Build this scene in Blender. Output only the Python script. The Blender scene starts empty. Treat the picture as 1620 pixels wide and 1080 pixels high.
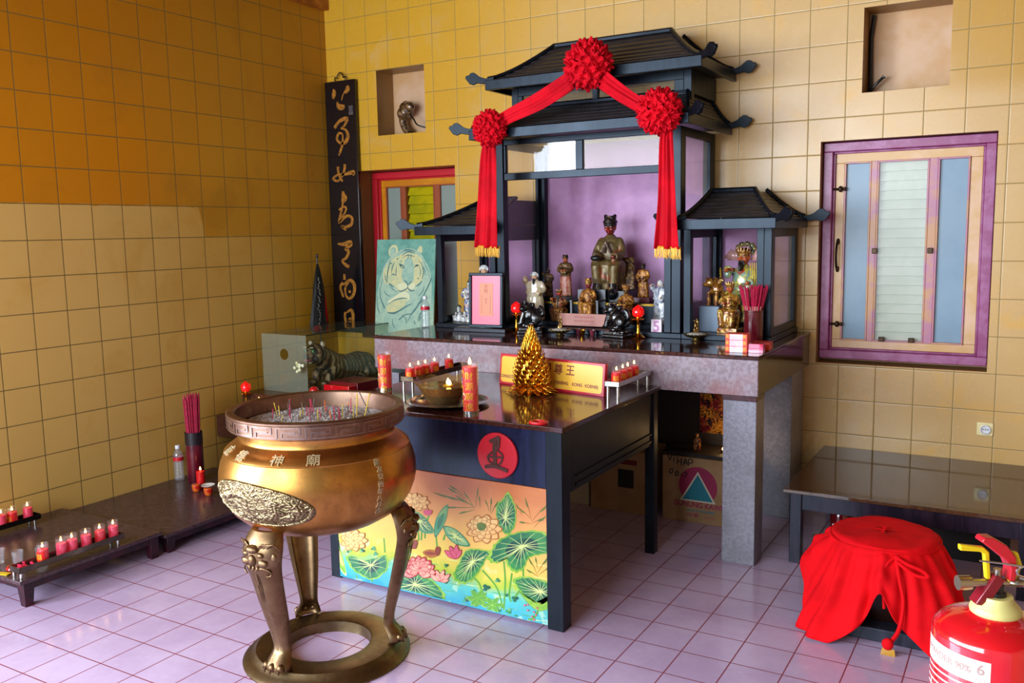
import bpy, math, random
from math import sin, cos, pi, radians, sqrt
from mathutils import Matrix, Vector, noise
random.seed(7)
sc = bpy.context.scene
COL = sc.collection

# ---------------------------------------------------------------- camera, light, exposure
CAM = (4.7351, -5.2895, 1.6565); ROT = (1.446754, 0.018132, 0.532197); FPX = 1396.17
cd = bpy.data.cameras.new('camera'); cam = bpy.data.objects.new('camera', cd); COL.objects.link(cam)
cam.location = CAM; cam.rotation_euler = ROT
cd.sensor_width = 36; cd.lens = 36 * FPX / 1620; cd.clip_start = .05
sc.camera = cam
sc.view_settings.view_transform = 'Standard'; sc.view_settings.look = 'None'
sc.view_settings.gamma = 1; sc.view_settings.use_curve_mapping = False
sc.view_settings.exposure = 0.5
w = bpy.data.worlds.new('sky'); sc.world = w; w.use_nodes = True
w.node_tree.nodes['Background'].inputs[0].default_value = (.72, .85, 1.0, 1)
w.node_tree.nodes['Background'].inputs[1].default_value = .4
def area(name, loc, target, sx, sy, power, col):
    l = bpy.data.lights.new(name, 'AREA'); l.shape = 'RECTANGLE'; l.size = sx; l.size_y = sy
    l.energy = power; l.color = col
    o = bpy.data.objects.new(name, l); COL.objects.link(o); o.location = loc
    o.rotation_euler = (Vector(target) - Vector(loc)).to_track_quat('-Z', 'Y').to_euler()
    return o
# daylight coming in from the open courtyard side in front and to the left of the hall
area('courtyard_daylight_front', (1.2, -7.6, 2.1), (1.8, 0, .7), 5.0, 2.6, 400, (.80, .90, 1.0))
area('courtyard_daylight_left', (-2.0, -6.3, 2.0), (2.2, -2.0, .3), 3.0, 2.8, 580, (.74, .85, 1.0))

ROTM = None
def rotmat():
    return Matrix.Rotation(ROT[2], 3, 'Z') @ Matrix.Rotation(ROT[1], 3, 'Y') @ Matrix.Rotation(ROT[0], 3, 'X')
ROTM = rotmat()
def at(px, py, ax, v):
    """point of the plane axis=v that the photograph shows at a pixel (used to measure the place)"""
    d = ROTM @ Vector(((px - 810) / FPX, -(py - 540) / FPX, -1.0))
    i = 'xyz'.index(ax); t = (v - CAM[i]) / d[i]
    return Vector(CAM) + d * t

# ---------------------------------------------------------------- materials
def lin(c):
    if isinstance(c, str): c = tuple(int(c[i:i + 2], 16) / 255 for i in (0, 2, 4))
    elif max(c) > 1.01: c = tuple(k / 255 for k in c)
    return tuple((k / 12.92 if k <= .04045 else ((k + .055) / 1.055) ** 2.4) for k in c[:3]) + (1,)
class NT:
    def __init__(s, name):
        s.m = bpy.data.materials.new(name); s.m.use_nodes = True
        s.t = s.m.node_tree; s.b = s.t.nodes['Principled BSDF']; s.out = s.t.nodes['Material Output']
    def n(s, typ, **kw):
        n = s.t.nodes.new(typ)
        for k, v in kw.items():
            if k.startswith('i_'):
                key = k[2:]; key = int(key) if key.isdigit() else key
                s.put(n.inputs[key], v)
            else: setattr(n, k, v)
        return n
    def put(s, sock, v):
        if isinstance(v, bpy.types.NodeSocket): s.t.links.new(v, sock)
        elif isinstance(v, bpy.types.Node): s.t.links.new(v.outputs[0], sock)
        else: sock.default_value = v
    def M(s, op, a, b=None, c=None):
        n = s.n('ShaderNodeMath', operation=op); s.put(n.inputs[0], a)
        if b is not None: s.put(n.inputs[1], b)
        if c is not None: s.put(n.inputs[2], c)
        return n.outputs[0]
    def pos(s):
        g = s.n('ShaderNodeNewGeometry'); x = s.n('ShaderNodeSeparateXYZ', i_0=g.outputs['Position'])
        return g.outputs['Position'], x.outputs[0], x.outputs[1], x.outputs[2]
    def obj(s):
        g = s.n('ShaderNodeTexCoord'); return g.outputs['Object']
    def noise(s, vec, scale, detail=4, rough=.6, dist=0):
        return s.n('ShaderNodeTexNoise', i_Vector=vec, i_Scale=scale, i_Detail=detail, i_Roughness=rough, i_Distortion=dist).outputs[0]
    def mix(s, f, a, b):
        n = s.n('ShaderNodeMix', data_type='RGBA'); s.put(n.inputs[0], f); s.put(n.inputs[6], a); s.put(n.inputs[7], b)
        return n.outputs[2]
    def ramp(s, f, stops):
        n = s.n('ShaderNodeValToRGB', i_0=f); r = n.color_ramp
        while len(r.elements) < len(stops): r.elements.new(.5)
        for e, (p_, c) in zip(r.elements, stops): e.position = p_; e.color = c if len(c) == 4 else lin(c)
        return n.outputs[0]
    def step(s, v, lo, hi):
        return s.n('ShaderNodeMapRange', i_0=v, i_1=lo, i_2=hi, interpolation_type='SMOOTHSTEP').outputs[0]
    def bump(s, h, strength=.3, dist=.01):
        n = s.n('ShaderNodeBump', i_Height=h, i_Strength=strength, i_Distance=dist); s.put(s.b.inputs['Normal'], n.outputs[0]); return n
    def set(s, **kw):
        for k, v in kw.items(): s.put(s.b.inputs[k.replace('_', ' ')], v)
        return s
MATS = {}
def mat(name, col, rough=.5, metal=0, spec=.5, var=None, vs=20, bump=0, bs=60, coat=0, emit=None, es=1, alpha=None, sheen=0, detail=4):
    """plain material; var = second colour mixed in by noise of scale vs"""
    if name in MATS: return MATS[name]
    s = NT(name); c = lin(col); o = s.obj()
    if var is not None:
        f = s.noise(o, vs, detail); f = s.step(f, .38, .62); s.put(s.b.inputs['Base Color'], s.mix(f, c, lin(var)))
    else: s.put(s.b.inputs['Base Color'], c)
    s.set(Roughness=rough, Metallic=metal)
    s.b.inputs['Specular IOR Level'].default_value = spec
    if coat: s.b.inputs['Coat Weight'].default_value = coat; s.b.inputs['Coat Roughness'].default_value = .06
    if sheen: s.b.inputs['Sheen Weight'].default_value = sheen
    if bump: s.bump(s.noise(o, bs, 5), bump, .01)
    if emit is not None:
        s.b.inputs['Emission Color'].default_value = lin(emit); s.b.inputs['Emission Strength'].default_value = es
    MATS[name] = s.m; return s.m
def glass(name, tint=(1, 1, 1), body=.06, col=(200, 215, 210), rough=.03, ior=1.5):
    """thin pane: clear, a little milky, with its fresnel reflection"""
    if name in MATS: return MATS[name]
    s = NT(name); t = s.t; t.nodes.remove(s.b)
    tr = s.n('ShaderNodeBsdfTransparent', i_0=(*tint, 1)); df = s.n('ShaderNodeBsdfDiffuse', i_0=lin(col))
    gl = s.n('ShaderNodeBsdfGlossy', i_Roughness=rough)
    m1 = s.n('ShaderNodeMixShader', i_0=body); s.put(m1.inputs[1], tr.outputs[0]); s.put(m1.inputs[2], df.outputs[0])
    lw = s.n('ShaderNodeLayerWeight', i_Blend=.5); f0 = ((ior - 1) / (ior + 1)) ** 2
    fr = s.M('MULTIPLY_ADD', s.M('POWER', lw.outputs['Facing'], 5.0), 1 - f0, f0)
    m2 = s.n('ShaderNodeMixShader', i_0=fr); s.put(m2.inputs[1], m1.outputs[0]); s.put(m2.inputs[2], gl.outputs[0])
    t.links.new(m2.outputs[0], s.out.inputs[0]); MATS[name] = s.m; return s.m

def tile_grid(s, u, v, u0, v0, T, lw):
    a = s.M('DIVIDE', s.M('SUBTRACT', u, u0), T); b = s.M('DIVIDE', s.M('SUBTRACT', v, v0), T)
    fa = s.M('FRACT', a); fb = s.M('FRACT', b)
    da = s.M('MINIMUM', fa, s.M('SUBTRACT', 1.0, fa)); db = s.M('MINIMUM', fb, s.M('SUBTRACT', 1.0, fb))
    d = s.M('MULTIPLY', s.M('MINIMUM', da, db), T)
    line = s.step(d, lw * .5, lw * .5 + .0012)      # 0 in the joint, 1 on the tile
    cell = s.n('ShaderNodeCombineXYZ', i_0=s.M('FLOOR', a), i_1=s.M('FLOOR', b))
    wn = s.n('ShaderNodeTexWhiteNoise', noise_dimensions='2D', i_Vector=cell.outputs[0])
    return line, wn.outputs[0], d
TZ0, TT = 3.2546, .1999
def wall_back_mat():
    s = NT('yellow_wall_tile_back'); P, x, y, z = s.pos()
    line, wn, d = tile_grid(s, x, z, .1914, TZ0, TT, .003)
    n1 = s.noise(P, 1.3, 3); n2 = s.noise(P, 3.2, 5, .65, .6); n3 = s.noise(P, 30, 3)
    base = s.mix(s.step(s.M('ADD', x, s.M('MULTIPLY', n1, 1.6)), 1.6, 4.2), lin('D4A22E'), lin('C8A266'))
    base = s.mix(s.M('MULTIPLY', s.step(n2, .5, .72), .55), base, lin('D8A026'))
    base = s.mix(s.M('MULTIPLY', s.step(n2, .48, .26), .4), base, lin('D2B27E'))
    # ochre damp stains near the upper right of the wall
    st = s.M('MULTIPLY', s.step(z, 2.28, 2.42), s.step(s.M('ADD', x, s.M('MULTIPLY', n2, .3)), 4.35, 4.5))
    base = s.mix(s.M('MULTIPLY', st, .75), base, lin('B98A2C'))
    base = s.mix(s.M('MULTIPLY', s.M('SUBTRACT', wn, .5), .16), base, lin('A07828'))
    base = s.mix(s.M('MULTIPLY', s.step(n3, .55, .7), .08), base, lin('A57A30'))
    c = s.mix(line, lin('86703A'), base)
    s.set(Base_Color=c, Roughness=s.M('ADD', s.M('MULTIPLY', line, -.35), s.M('MULTIPLY_ADD', n2, .12, .56)))
    hgt = s.M('ADD', s.step(d, .0, .006), s.M('MULTIPLY', s.noise(P, 9, 2), .35)); s.bump(hgt, .22, .004)
    return s.m
def wall_left_mat():
    s = NT('yellow_wall_tile_left'); P, x, y, z = s.pos()
    line, wn, d = tile_grid(s, s.M('MULTIPLY', y, -1.0), z, .0589, TZ0, TT, .004)
    n2 = s.noise(P, 2.2, 5, .65, .5); n3 = s.noise(P, 14, 4)
    base = s.mix(s.step(s.M('ADD', y, s.M('MULTIPLY', n2, .9)), -1.7, .3), lin('D4AC5E'), lin('BE8A1E'))
    base = s.mix(s.M('MULTIPLY', s.step(n2, .52, .7), .35), base, lin('C08A2C'))
    edge = s.M('MULTIPLY', s.M('SUBTRACT', n3, .5), .05)
    zz = s.M('ADD', z, edge)
    hi = s.M('MULTIPLY', s.step(y, -1.30, -1.24), -TT)
    thr = s.M('ADD', hi, TZ0 - TT * 7)
    k = s.M('SUBTRACT', zz, thr); st = s.step(k, -.004, .004)
    dark = s.mix(s.step(s.M('ADD', y, s.M('MULTIPLY', n2, .8)), -1.6, -.5), lin('C87E06'), lin('BC8620'))
    dark = s.mix(s.M('MULTIPLY', s.step(z, 2.1, 2.9), .45), dark, lin('A0660A'))  # shade below the ceiling painted into the upper tile colour
    dark = s.mix(s.M('MULTIPLY', s.step(n2, .5, .68), .3), dark, lin('8F5A10'))
    base = s.mix(st, base, dark)
    base = s.mix(s.M('MULTIPLY', s.M('SUBTRACT', wn, .5), .14), base, lin('7A5418'))
    c = s.mix(line, lin('6E5A2C'), base)
    s.set(Base_Color=c, Roughness=s.M('ADD', s.M('MULTIPLY', line, -.32), s.M('MULTIPLY_ADD', n2, .1, .6)))
    s.bump(s.step(d, .0, .006), .2, .004)
    return s.m
def floor_mat():
    s = NT('lavender_floor_tile'); P, x, y, z = s.pos()
    line, wn, d = tile_grid(s, x, s.M('MULTIPLY', y, -1.0), 3.2145 - .1962 * 20, 1.3295 - .1962 * 12, .1962, .004)
    n2 = s.noise(P, 2.5, 5); n3 = s.noise(P, 40, 4)
    base = s.mix(s.step(n2, .35, .65), lin('BAA2C2'), lin('C8B2D0'))
    base = s.mix(s.M('MULTIPLY', wn, .14), base, lin('AE90B2'))
    base = s.mix(s.M('MULTIPLY', s.step(n3, .52, .75), .15), base, lin('D2C6DC'))
    c = s.mix(line, lin('863C48'), base)
    s.set(Base_Color=c, Roughness=s.M('MULTIPLY_ADD', s.M('SUBTRACT', 1.0, line), .4, s.M('MULTIPLY_ADD', n2, .08, .10)))
    s.bump(s.M('ADD', s.step(d, .0, .005), s.M('MULTIPLY', s.noise(P, 6, 2), .4)), .12, .003)
    return s.m
def granite(name, a, b, c_, rough=.12, scale=55):
    s = NT(name); P, x, y, z = s.pos()
    n1 = s.noise(P, scale, 5, .7); n2 = s.noise(P, 5, 4, .6); v = s.n('ShaderNodeTexVoronoi', i_Vector=P, i_Scale=scale * 2.2)
    c = s.mix(s.step(n1, .40, .6), lin(a), lin(b)); c = s.mix(s.M('MULTIPLY', s.step(n2, .42, .66), .6), c, lin(c_))
    c = s.mix(s.M('MULTIPLY', s.step(v.outputs[0], .25, .1), .5), c, lin('1c1010'))
    s.set(Base_Color=c, Roughness=s.M('MULTIPLY_ADD', n2, .1, rough)); MATS[name] = s.m; return s.m
def wood_dark(name, a='080A10', b='10141C', rough=.34, coat=.0):
    s = NT(name); P, x, y, z = s.pos()
    m = s.n('ShaderNodeMapping', i_0=P); m.inputs['Scale'].default_value = (1, 1, .12)
    n1 = s.noise(m.outputs[0], 35, 5, .65); n2 = s.noise(P, 6, 4)
    c = s.mix(s.step(n1, .35, .65), lin(a), lin(b)); c = s.mix(s.M('MULTIPLY', s.step(n2, .5, .7), .25), c, lin('1A202A'))
    s.set(Base_Color=c, Roughness=s.M('MULTIPLY_ADD', n2, .2, rough - .1)); s.b.inputs['Coat Weight'].default_value = coat
    s.b.inputs['Coat Roughness'].default_value = .15; s.b.inputs['Specular IOR Level'].default_value = .28; s.b.inputs['Specular Tint'].default_value = (.7, .85, 1, 1)
    s.bump(n1, .12, .002); MATS[name] = s.m; return s.m

# ---------------------------------------------------------------- mesh helpers
class MB:
    def __init__(s): s.v = []; s.f = []; s.mi = []; s.T = Matrix.Identity(4); s.m = 0
    def add(s, vs, fs, m=None):
        k = len(s.v); m = s.m if m is None else m
        s.v += [tuple(s.T @ Vector(p)) for p in vs]
        for f in fs: s.f.append([k + i for i in f]); s.mi.append(m)
        return s
    def box(s, x0, x1, y0, y1, z0, z1, m=None):
        return s.add([(x, y, z) for z in (z0, z1) for y in (y0, y1) for x in (x0, x1)],
                     [(0, 2, 3, 1), (4, 5, 7, 6), (0, 1, 5, 4), (2, 6, 7, 3), (0, 4, 6, 2), (1, 3, 7, 5)], m)
    def obox(s, c, sx, sy, sz, rz=0, rx=0, ry=0, m=None):
        T = s.T; s.T = T @ Matrix.Translation(c) @ Matrix.Rotation(rz, 4, 'Z') @ Matrix.Rotation(ry, 4, 'Y') @ Matrix.Rotation(rx, 4, 'X')
        s.box(-sx / 2, sx / 2, -sy / 2, sy / 2, -sz / 2, sz / 2, m); s.T = T; return s
    def lathe(s, prof, c=(0, 0, 0), seg=32, m=None, mod=None, arc=None):
        vs = []; fs = []; n = len(prof)
        for j in range(seg):
            a = 2 * pi * j / seg
            for i, (r, z) in enumerate(prof):
                if mod: r, z = mod(r, z, a, i)
                vs.append((c[0] + r * cos(a), c[1] + r * sin(a), c[2] + z))
        for j in range(seg):
            k = (j + 1) % seg
            for i in range(n - 1): fs.append((j * n + i, k * n + i, k * n + i + 1, j * n + i + 1))
        if prof[0][0] > 1e-6: fs.append([j * n for j in range(seg)][::-1])
        if prof[-1][0] > 1e-6: fs.append([j * n + n - 1 for j in range(seg)])
        return s.add(vs, fs, m)
    def ring(s, prof, c=(0, 0, 0), seg=32, m=None, mod=None):
        """closed profile swept round z (no caps)"""
        vs = []; fs = []; n = len(prof)
        for j in range(seg):
            a = 2 * pi * j / seg
            for i, (r, z) in enumerate(prof):
                if mod: r, z = mod(r, z, a, i)
                vs.append((c[0] + r * cos(a), c[1] + r * sin(a), c[2] + z))
        for j in range(seg):
            k = (j + 1) % seg
            for i in range(n): fs.append((j * n + i, k * n + i, k * n + (i + 1) % n, j * n + (i + 1) % n))
        return s.add(vs, fs, m)
    def tube(s, pts, r, seg=10, m=None, cap=True, flat=1.0):
        pts = [Vector(p) for p in pts]; n = len(pts)
        if not hasattr(r, '__len__'): r = [r] * n
        vs = []; fs = []; up = None
        for i, p in enumerate(pts):
            d = (pts[min(i + 1, n - 1)] - pts[max(i - 1, 0)]); d = d.normalized() if d.length > 1e-9 else Vector((0, 0, 1))
            if up is None: up = d.orthogonal().normalized()
            up = (up - d * up.dot(d)); up = up.normalized() if up.length > 1e-6 else d.orthogonal().normalized()
            b = d.cross(up)
            for k in range(seg):
                a = 2 * pi * k / seg; vs.append(p + (up * cos(a) + b * sin(a) * flat) * r[i])
        for i in range(n - 1):
            for k in range(seg):
                l = (k + 1) % seg; fs.append((i * seg + k, i * seg + l, (i + 1) * seg + l, (i + 1) * seg + k))
        if cap: fs.append([k for k in range(seg)][::-1]); fs.append([(n - 1) * seg + k for k in range(seg)])
        return s.add(vs, fs, m)
    def ell(s, c, rx, ry, rz, seg=16, rings=10, rot=None, m=None, mod=None):
        vs = [(0, 0, -1)]; fs = []
        for i in range(1, rings):
            t = pi * i / rings
            for j in range(seg): a = 2 * pi * j / seg; vs.append((sin(t) * cos(a), sin(t) * sin(a), -cos(t)))
        vs.append((0, 0, 1))
        for j in range(seg): k = (j + 1) % seg; fs.append((0, 1 + k, 1 + j)); fs.append((len(vs) - 1, 1 + (rings - 2) * seg + j, 1 + (rings - 2) * seg + k))
        for i in range(rings - 2):
            for j in range(seg): k = (j + 1) % seg; fs.append((1 + i * seg + j, 1 + i * seg + k, 1 + (i + 1) * seg + k, 1 + (i + 1) * seg + j))
        R = rot or Matrix.Identity(3); C = Vector(c); o = []
        for v in vs:
            q = Vector((v[0] * rx, v[1] * ry, v[2] * rz))
            if mod: q = Vector(mod(q, v))
            o.append(C + R @ q)
        return s.add(o, fs, m)
    def loft(s, secs, cap=True, closed=True, m=None):
        n = len(secs[0]); vs = [p for q in secs for p in q]; fs = []
        for i in range(len(secs) - 1):
            for k in range(n if closed else n - 1):
                l = (k + 1) % n; fs.append((i * n + k, i * n + l, (i + 1) * n + l, (i + 1) * n + k))
        if cap and closed: fs.append([k for k in range(n)][::-1]); fs.append([(len(secs) - 1) * n + k for k in range(n)])
        return s.add(vs, fs, m)
    def prism(s, poly, fn, d0, d1, m=None):
        """poly = [(u,v)], fn(u,v,w) -> xyz"""
        n = len(poly); vs = [fn(u, v, d0) for u, v in poly] + [fn(u, v, d1) for u, v in poly]
        fs = [list(range(n))[::-1], list(range(n, 2 * n))] + [(i, (i + 1) % n, n + (i + 1) % n, n + i) for i in range(n)]
        return s.add(vs, fs, m)
    def build(s, name, mats, parent=None, smooth=True, bevel=0, sub=0, remesh=0, solid=0, autos=35):
        if not isinstance(mats, (list, tuple)): mats = [mats]
        off = Vector((0, 0, 0))
        if parent is not None:
            q = parent
            while q.parent: q = q.parent
            off = Vector(q.location)
        else:
            xs = [v[0] for v in s.v]; ys = [v[1] for v in s.v]; zs = [v[2] for v in s.v]
            off = Vector(((min(xs) + max(xs)) / 2, (min(ys) + max(ys)) / 2, min(zs)))
        me = bpy.data.meshes.new(name)
        me.from_pydata([tuple(Vector(v) - off) for v in s.v], [], s.f)
        for m in mats: me.materials.append(m)
        me.polygons.foreach_set('material_index', s.mi)
        me.validate(); 
        import bmesh
        bm = bmesh.new(); bm.from_mesh(me); bmesh.ops.recalc_face_normals(bm, faces=bm.faces)
        bm.to_mesh(me); bm.free()
        if smooth:
            me.polygons.foreach_set('use_smooth', [True] * len(me.polygons))
            if autos and not remesh and not sub: me.set_sharp_from_angle(angle=radians(autos))
        o = bpy.data.objects.new(name, me); COL.objects.link(o)
        if parent is not None: o.parent = parent
        else: o.location = off
        if bevel:
            b = o.modifiers.new('bevel', 'BEVEL'); b.width = bevel; b.segments = 2; b.limit_method = 'ANGLE'; b.angle_limit = radians(40)
        if solid:
            b = o.modifiers.new('solid', 'SOLIDIFY'); b.thickness = solid; b.offset = 0
        if remesh:
            b = o.modifiers.new('remesh', 'REMESH'); b.mode = 'VOXEL'; b.voxel_size = remesh; b.use_smooth_shade = True
            b = o.modifiers.new('smooth', 'SMOOTH'); b.factor = .5; b.iterations = 3
        if sub:
            b = o.modifiers.new('sub', 'SUBSURF'); b.levels = sub; b.render_levels = sub
        return o
def thing(name, label, cat, loc=(0, 0, 0), group=None):
    o = bpy.data.objects.new(name, None); COL.objects.link(o); o.location = loc; o.empty_display_size = .05
    o['label'] = label; o['category'] = cat
    if group: o['group'] = group
    return o
def tag(o, label, cat, group=None):
    o['label'] = label; o['category'] = cat
    if group: o['group'] = group
    return o
def struct(o, label=None):
    o['kind'] = 'structure'
    if label: o['label'] = label
    return o
def copy_tree(o, parent=None):
    c = o.copy(); COL.objects.link(c)
    if parent is not None: c.parent = parent
    for ch in o.children: copy_tree(ch, c)
    return c
def place(o, loc, rz=0, s=1, label=None, group=None):
    o.location = loc; o.rotation_euler = (0, 0, rz); o.scale = (s, s, s) if not hasattr(s, '__len__') else s
    if label: o['label'] = label
    if group: o['group'] = group
    return o
def catmull(pts, n=6, closed=False):
    P = [Vector(p) for p in pts]; L = len(P); out = []
    rng = range(L if closed else L - 1)
    for i in rng:
        p0 = P[(i - 1) % L] if closed or i > 0 else P[0]; p1 = P[i]; p2 = P[(i + 1) % L]; p3 = P[(i + 2) % L] if closed or i + 2 < L else P[-1]
        for k in range(n):
            t = k / n
            out.append(.5 * ((2 * p1) + (p2 - p0) * t + (2 * p0 - 5 * p1 + 4 * p2 - p3) * t * t + (3 * p1 - p0 - 3 * p2 + p3) * t ** 3))
    if not closed: out.append(P[-1])
    return out
_tc = {}
def text_geo(txt, size=1.0, depth=0.0, align='CENTER', bold=0):
    key = (txt, size, depth, align, bold)
    if key in _tc: return _tc[key]
    c = bpy.data.curves.new('lettering', 'FONT'); c.body = txt; c.size = size; c.extrude = depth; c.align_x = align; c.align_y = 'CENTER'; c.offset = bold
    o = bpy.data.objects.new('lettering', c); COL.objects.link(o)
    dg = bpy.context.evaluated_depsgraph_get(); dg.update(); e = o.evaluated_get(dg); me = e.to_mesh()
    vs = [tuple(v.co) for v in me.vertices]; fs = [tuple(f.vertices) for f in me.polygons]; e.to_mesh_clear()
    bpy.data.objects.remove(o); bpy.data.curves.remove(c)
    _tc[key] = (vs, fs); return vs, fs
def put_text(mb, txt, size, fn, depth=0, m=None, align='CENTER', bold=0, w=1.0):
    vs, fs = text_geo(txt, size, depth, align, bold)
    mb.add([fn(v[0] * w, v[1], v[2]) for v in vs], fs, m); return mb
def stroke(mb, pts, ws, fn, d, m=None, n=6, thick=0.0):
    """flat brush stroke: pts 2D, ws widths at the points; fn(u,v,w)->xyz"""
    P = catmull([(p[0], p[1], 0) for p in pts], n)
    if not hasattr(ws, '__len__'): ws = [ws] * len(pts)
    W = [q[0] for q in catmull([(a, 0, 0) for a in ws], n)]
    L = []; R = []
    for i, p in enumerate(P):
        a = P[max(i - 1, 0)]; b = P[min(i + 1, len(P) - 1)]; t = (b - a); t = t.normalized() if t.length > 0 else Vector((1, 0, 0)); nn = Vector((-t.y, t.x, 0))
        L.append(p + nn * W[i] / 2); R.append(p - nn * W[i] / 2)
    for i in range(len(P) - 1):
        q = [L[i], L[i + 1], R[i + 1], R[i]]
        if thick: mb.prism([(a.x, a.y) for a in q], fn, d, d + thick, m)
        else: mb.add([fn(a.x, a.y, d) for a in q], [(0, 1, 2, 3)], m)
    return mb
def disc2(mb, c, rx, ry, fn, d, m=None, n=20, rot=0):
    pts = [(c[0] + rx * cos(2 * pi * k / n) * cos(rot) - ry * sin(2 * pi * k / n) * sin(rot), c[1] + rx * cos(2 * pi * k / n) * sin(rot) + ry * sin(2 * pi * k / n) * cos(rot)) for k in range(n)]
    mb.add([fn(u, v, d) for u, v in pts], [tuple(range(n))], m); return mb
# ---------------------------------------------------------------- shared materials
M_back = wall_back_mat(); M_left = wall_left_mat(); M_floor = floor_mat()
M_plaster = mat('pink_plaster', 'D2AE8A', .6, var='C79A66', vs=3, bump=.05)
M_top = granite('polished_red_granite', '2A1512', '4A2620', '38201A', .05)
M_apron = granite('grey_red_granite', '806C72', '94868E', '8A5450', .2)
M_leg = granite('pale_grey_granite', '77747E', '8A8894', '68646C', .25)
M_blk = wood_dark('black_lacquer_wood')
M_blk2 = wood_dark('worn_black_wood', '08070A', '100D12', .4)
M_bench = wood_dark('bench_purple_black_wood', '160F1A', '2A1C28', .3)
M_purple = mat('purple_cloth_panel', 'BC86B2', .5, var='B07AA8', vs=9, bump=.05)
M_glass = glass('cabinet_glass', (1, 1, 1), .03)
M_red = mat('red_satin', 'D2081E', .7, spec=.12, var='B8061A', vs=6, bump=.03, bs=200)
M_gold = mat('gold_metal', 'D9A534', .22, 1, var='B87A1C', vs=15)
M_goldthread = mat('gold_thread', 'D9A020', .5, .2)
M_steel = mat('stainless_steel', 'C6C6C2', .22, 1)
M_white = mat('white_ceramic', 'E4E0D8', .2, coat=.5)

# ---------------------------------------------------------------- room
X1, Y1, ZC = 6.6, -7.0, 3.46
def holed(xs, zs, holes, y, name, m, label):
    mb = MB(); xs = sorted(set(xs)); zs = sorted(set(zs))
    for a, b in zip(xs, xs[1:]):
        for c, d in zip(zs, zs[1:]):
            cx, cz = (a + b) / 2, (c + d) / 2
            if any(h[0] < cx < h[1] and h[2] < cz < h[3] for h in holes): continue
            mb.add([(a, y, c), (b, y, c), (b, y, d), (a, y, d)], [(0, 1, 2, 3)])
            mb.add([(a, y + .3, c), (b, y + .3, c), (b, y + .3, d), (a, y + .3, d)], [(0, 3, 2, 1)])
    for x0, x1, z0, z1, dep in holes:      # reveals
        mb.add([(x0, y, z0), (x0, y + dep, z0), (x0, y + dep, z1), (x0, y, z1)], [(0, 1, 2, 3)], 1)
        mb.add([(x1, y, z0), (x1, y + dep, z0), (x1, y + dep, z1), (x1, y, z1)], [(3, 2, 1, 0)], 1)
        mb.add([(x0, y, z0), (x1, y, z0), (x1, y + dep, z0), (x0, y + dep, z0)], [(0, 1, 2, 3)], 1)
        mb.add([(x0, y, z1), (x1, y, z1), (x1, y + dep, z1), (x0, y + dep, z1)], [(3, 2, 1, 0)], 1)
        mb.add([(x0, y + dep, z0), (x1, y + dep, z0), (x1, y + dep, z1), (x0, y + dep, z1)], [(0, 1, 2, 3)], 2)
    o = mb.build(name, m, smooth=False); struct(o, label); return o
WL = (.25, 1.158, .86, 2.132, .28); WR = (3.662, 4.545, .866, 2.128, .17)
NL = (.478, .914, 2.381, 2.852, .2); NR = (3.873, 4.308, 2.378, 2.83, .2)
holes = [WL, WR, NL, NR]
M_rev = mat('shade_brown_reveal_tile', '96703A', .4, var='8A6430', vs=4)  # shade inside the recesses painted in as a browner wall colour
holed([0, X1] + [h[0] for h in holes] + [h[1] for h in holes], [0, ZC] + [h[2] for h in holes] + [h[3] for h in holes],
      holes, 0, 'wall_back', [M_back, M_rev, M_plaster], 'yellow tiled back wall with two windows and two square niches')
mb = MB(); mb.box(-.15, 0, -4.4, 0.3, 0, ZC)
mb.build('wall_left', M_left, smooth=False); struct(bpy.data.objects['wall_left'], 'yellow tiled left wall with an orange brown stained upper part')
mb = MB(); mb.box(-2.5, X1, Y1 - 1, .3, -.1, 0); struct(mb.build('floor', M_floor, smooth=False), 'glossy lavender floor tiles with dark red joints')
mb = MB(); mb.box(-.3, X1 + .2, Y1, .3, ZC, ZC + .1); struct(mb.build('ceiling', mat('ceiling_boards', '7A5A34', .7, var='6A4C2A', vs=4), smooth=False))
mb = MB(); mb.box(X1, X1 + .15, Y1, .3, 0, ZC); struct(mb.build('wall_right', mat('right_wall_paint', 'A08050', .6, var='94744A', vs=3), smooth=False))
mb = MB(); mb.box(0, .05, -.9, -.005, 3.34, 3.42); mb.tube([(0.02, -.03, 3.37), (.05, -.16, 3.40)], [.012, .02], 6)
struct(mb.build('trim_1', mat('orange_timber', 'B06A1C', .5, var='8A4A10', vs=6), smooth=False), 'orange timber trim at the top of the room corner')

# ---------------------------------------------------------------- windows
M_mag = mat('magenta_frame_paint', '8E3A6A', .35, var='A05A86', vs=14, bump=.06)
M_cream = mat('cream_sash_paint', 'D8B08A', .35, var='CDA060', vs=5, bump=.04)
M_frost = mat('sky_tinted_frosted_glass', '7690A2', .3, spec=.35, var='8098A8', vs=3)  # bluish sky reflection painted into the pane colour
M_louv = mat('pale_louvre_glass', 'CED2BC', .4, var='BEC6AC', vs=5)
M_redf = mat('red_window_paint', 'C81E2C', .35); M_orf = mat('orange_window_paint', 'E09A10', .35, var='C87A10', vs=5)
M_brf = mat('brown_mullion_paint', '9A4A26', .4); M_ylou = mat('yellow_louvre', 'C0B010', .3, var='9E9A14', vs=6); M_gfrost = mat('grey_green_glass', '8A968C', .2)
M_hinge = mat('aged_bronze', '3A2A1C', .35, .8)
M_clear = glass('clear_louvre_cover', (1, 1, 1), .12, (215, 225, 215), .25, 1.35)
def frame_bars(mb, x0, x1, z0, z1, w, y0, y1, m=None):
    mb.box(x0, x1, y0, y1, z1 - w, z1, m); mb.box(x0, x1, y0, y1, z0, z0 + w, m)
    mb.box(x0, x0 + w, y0, y1, z0 + w, z1 - w, m); mb.box(x1 - w, x1, y0, y1, z0 + w, z1 - w, m)
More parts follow.
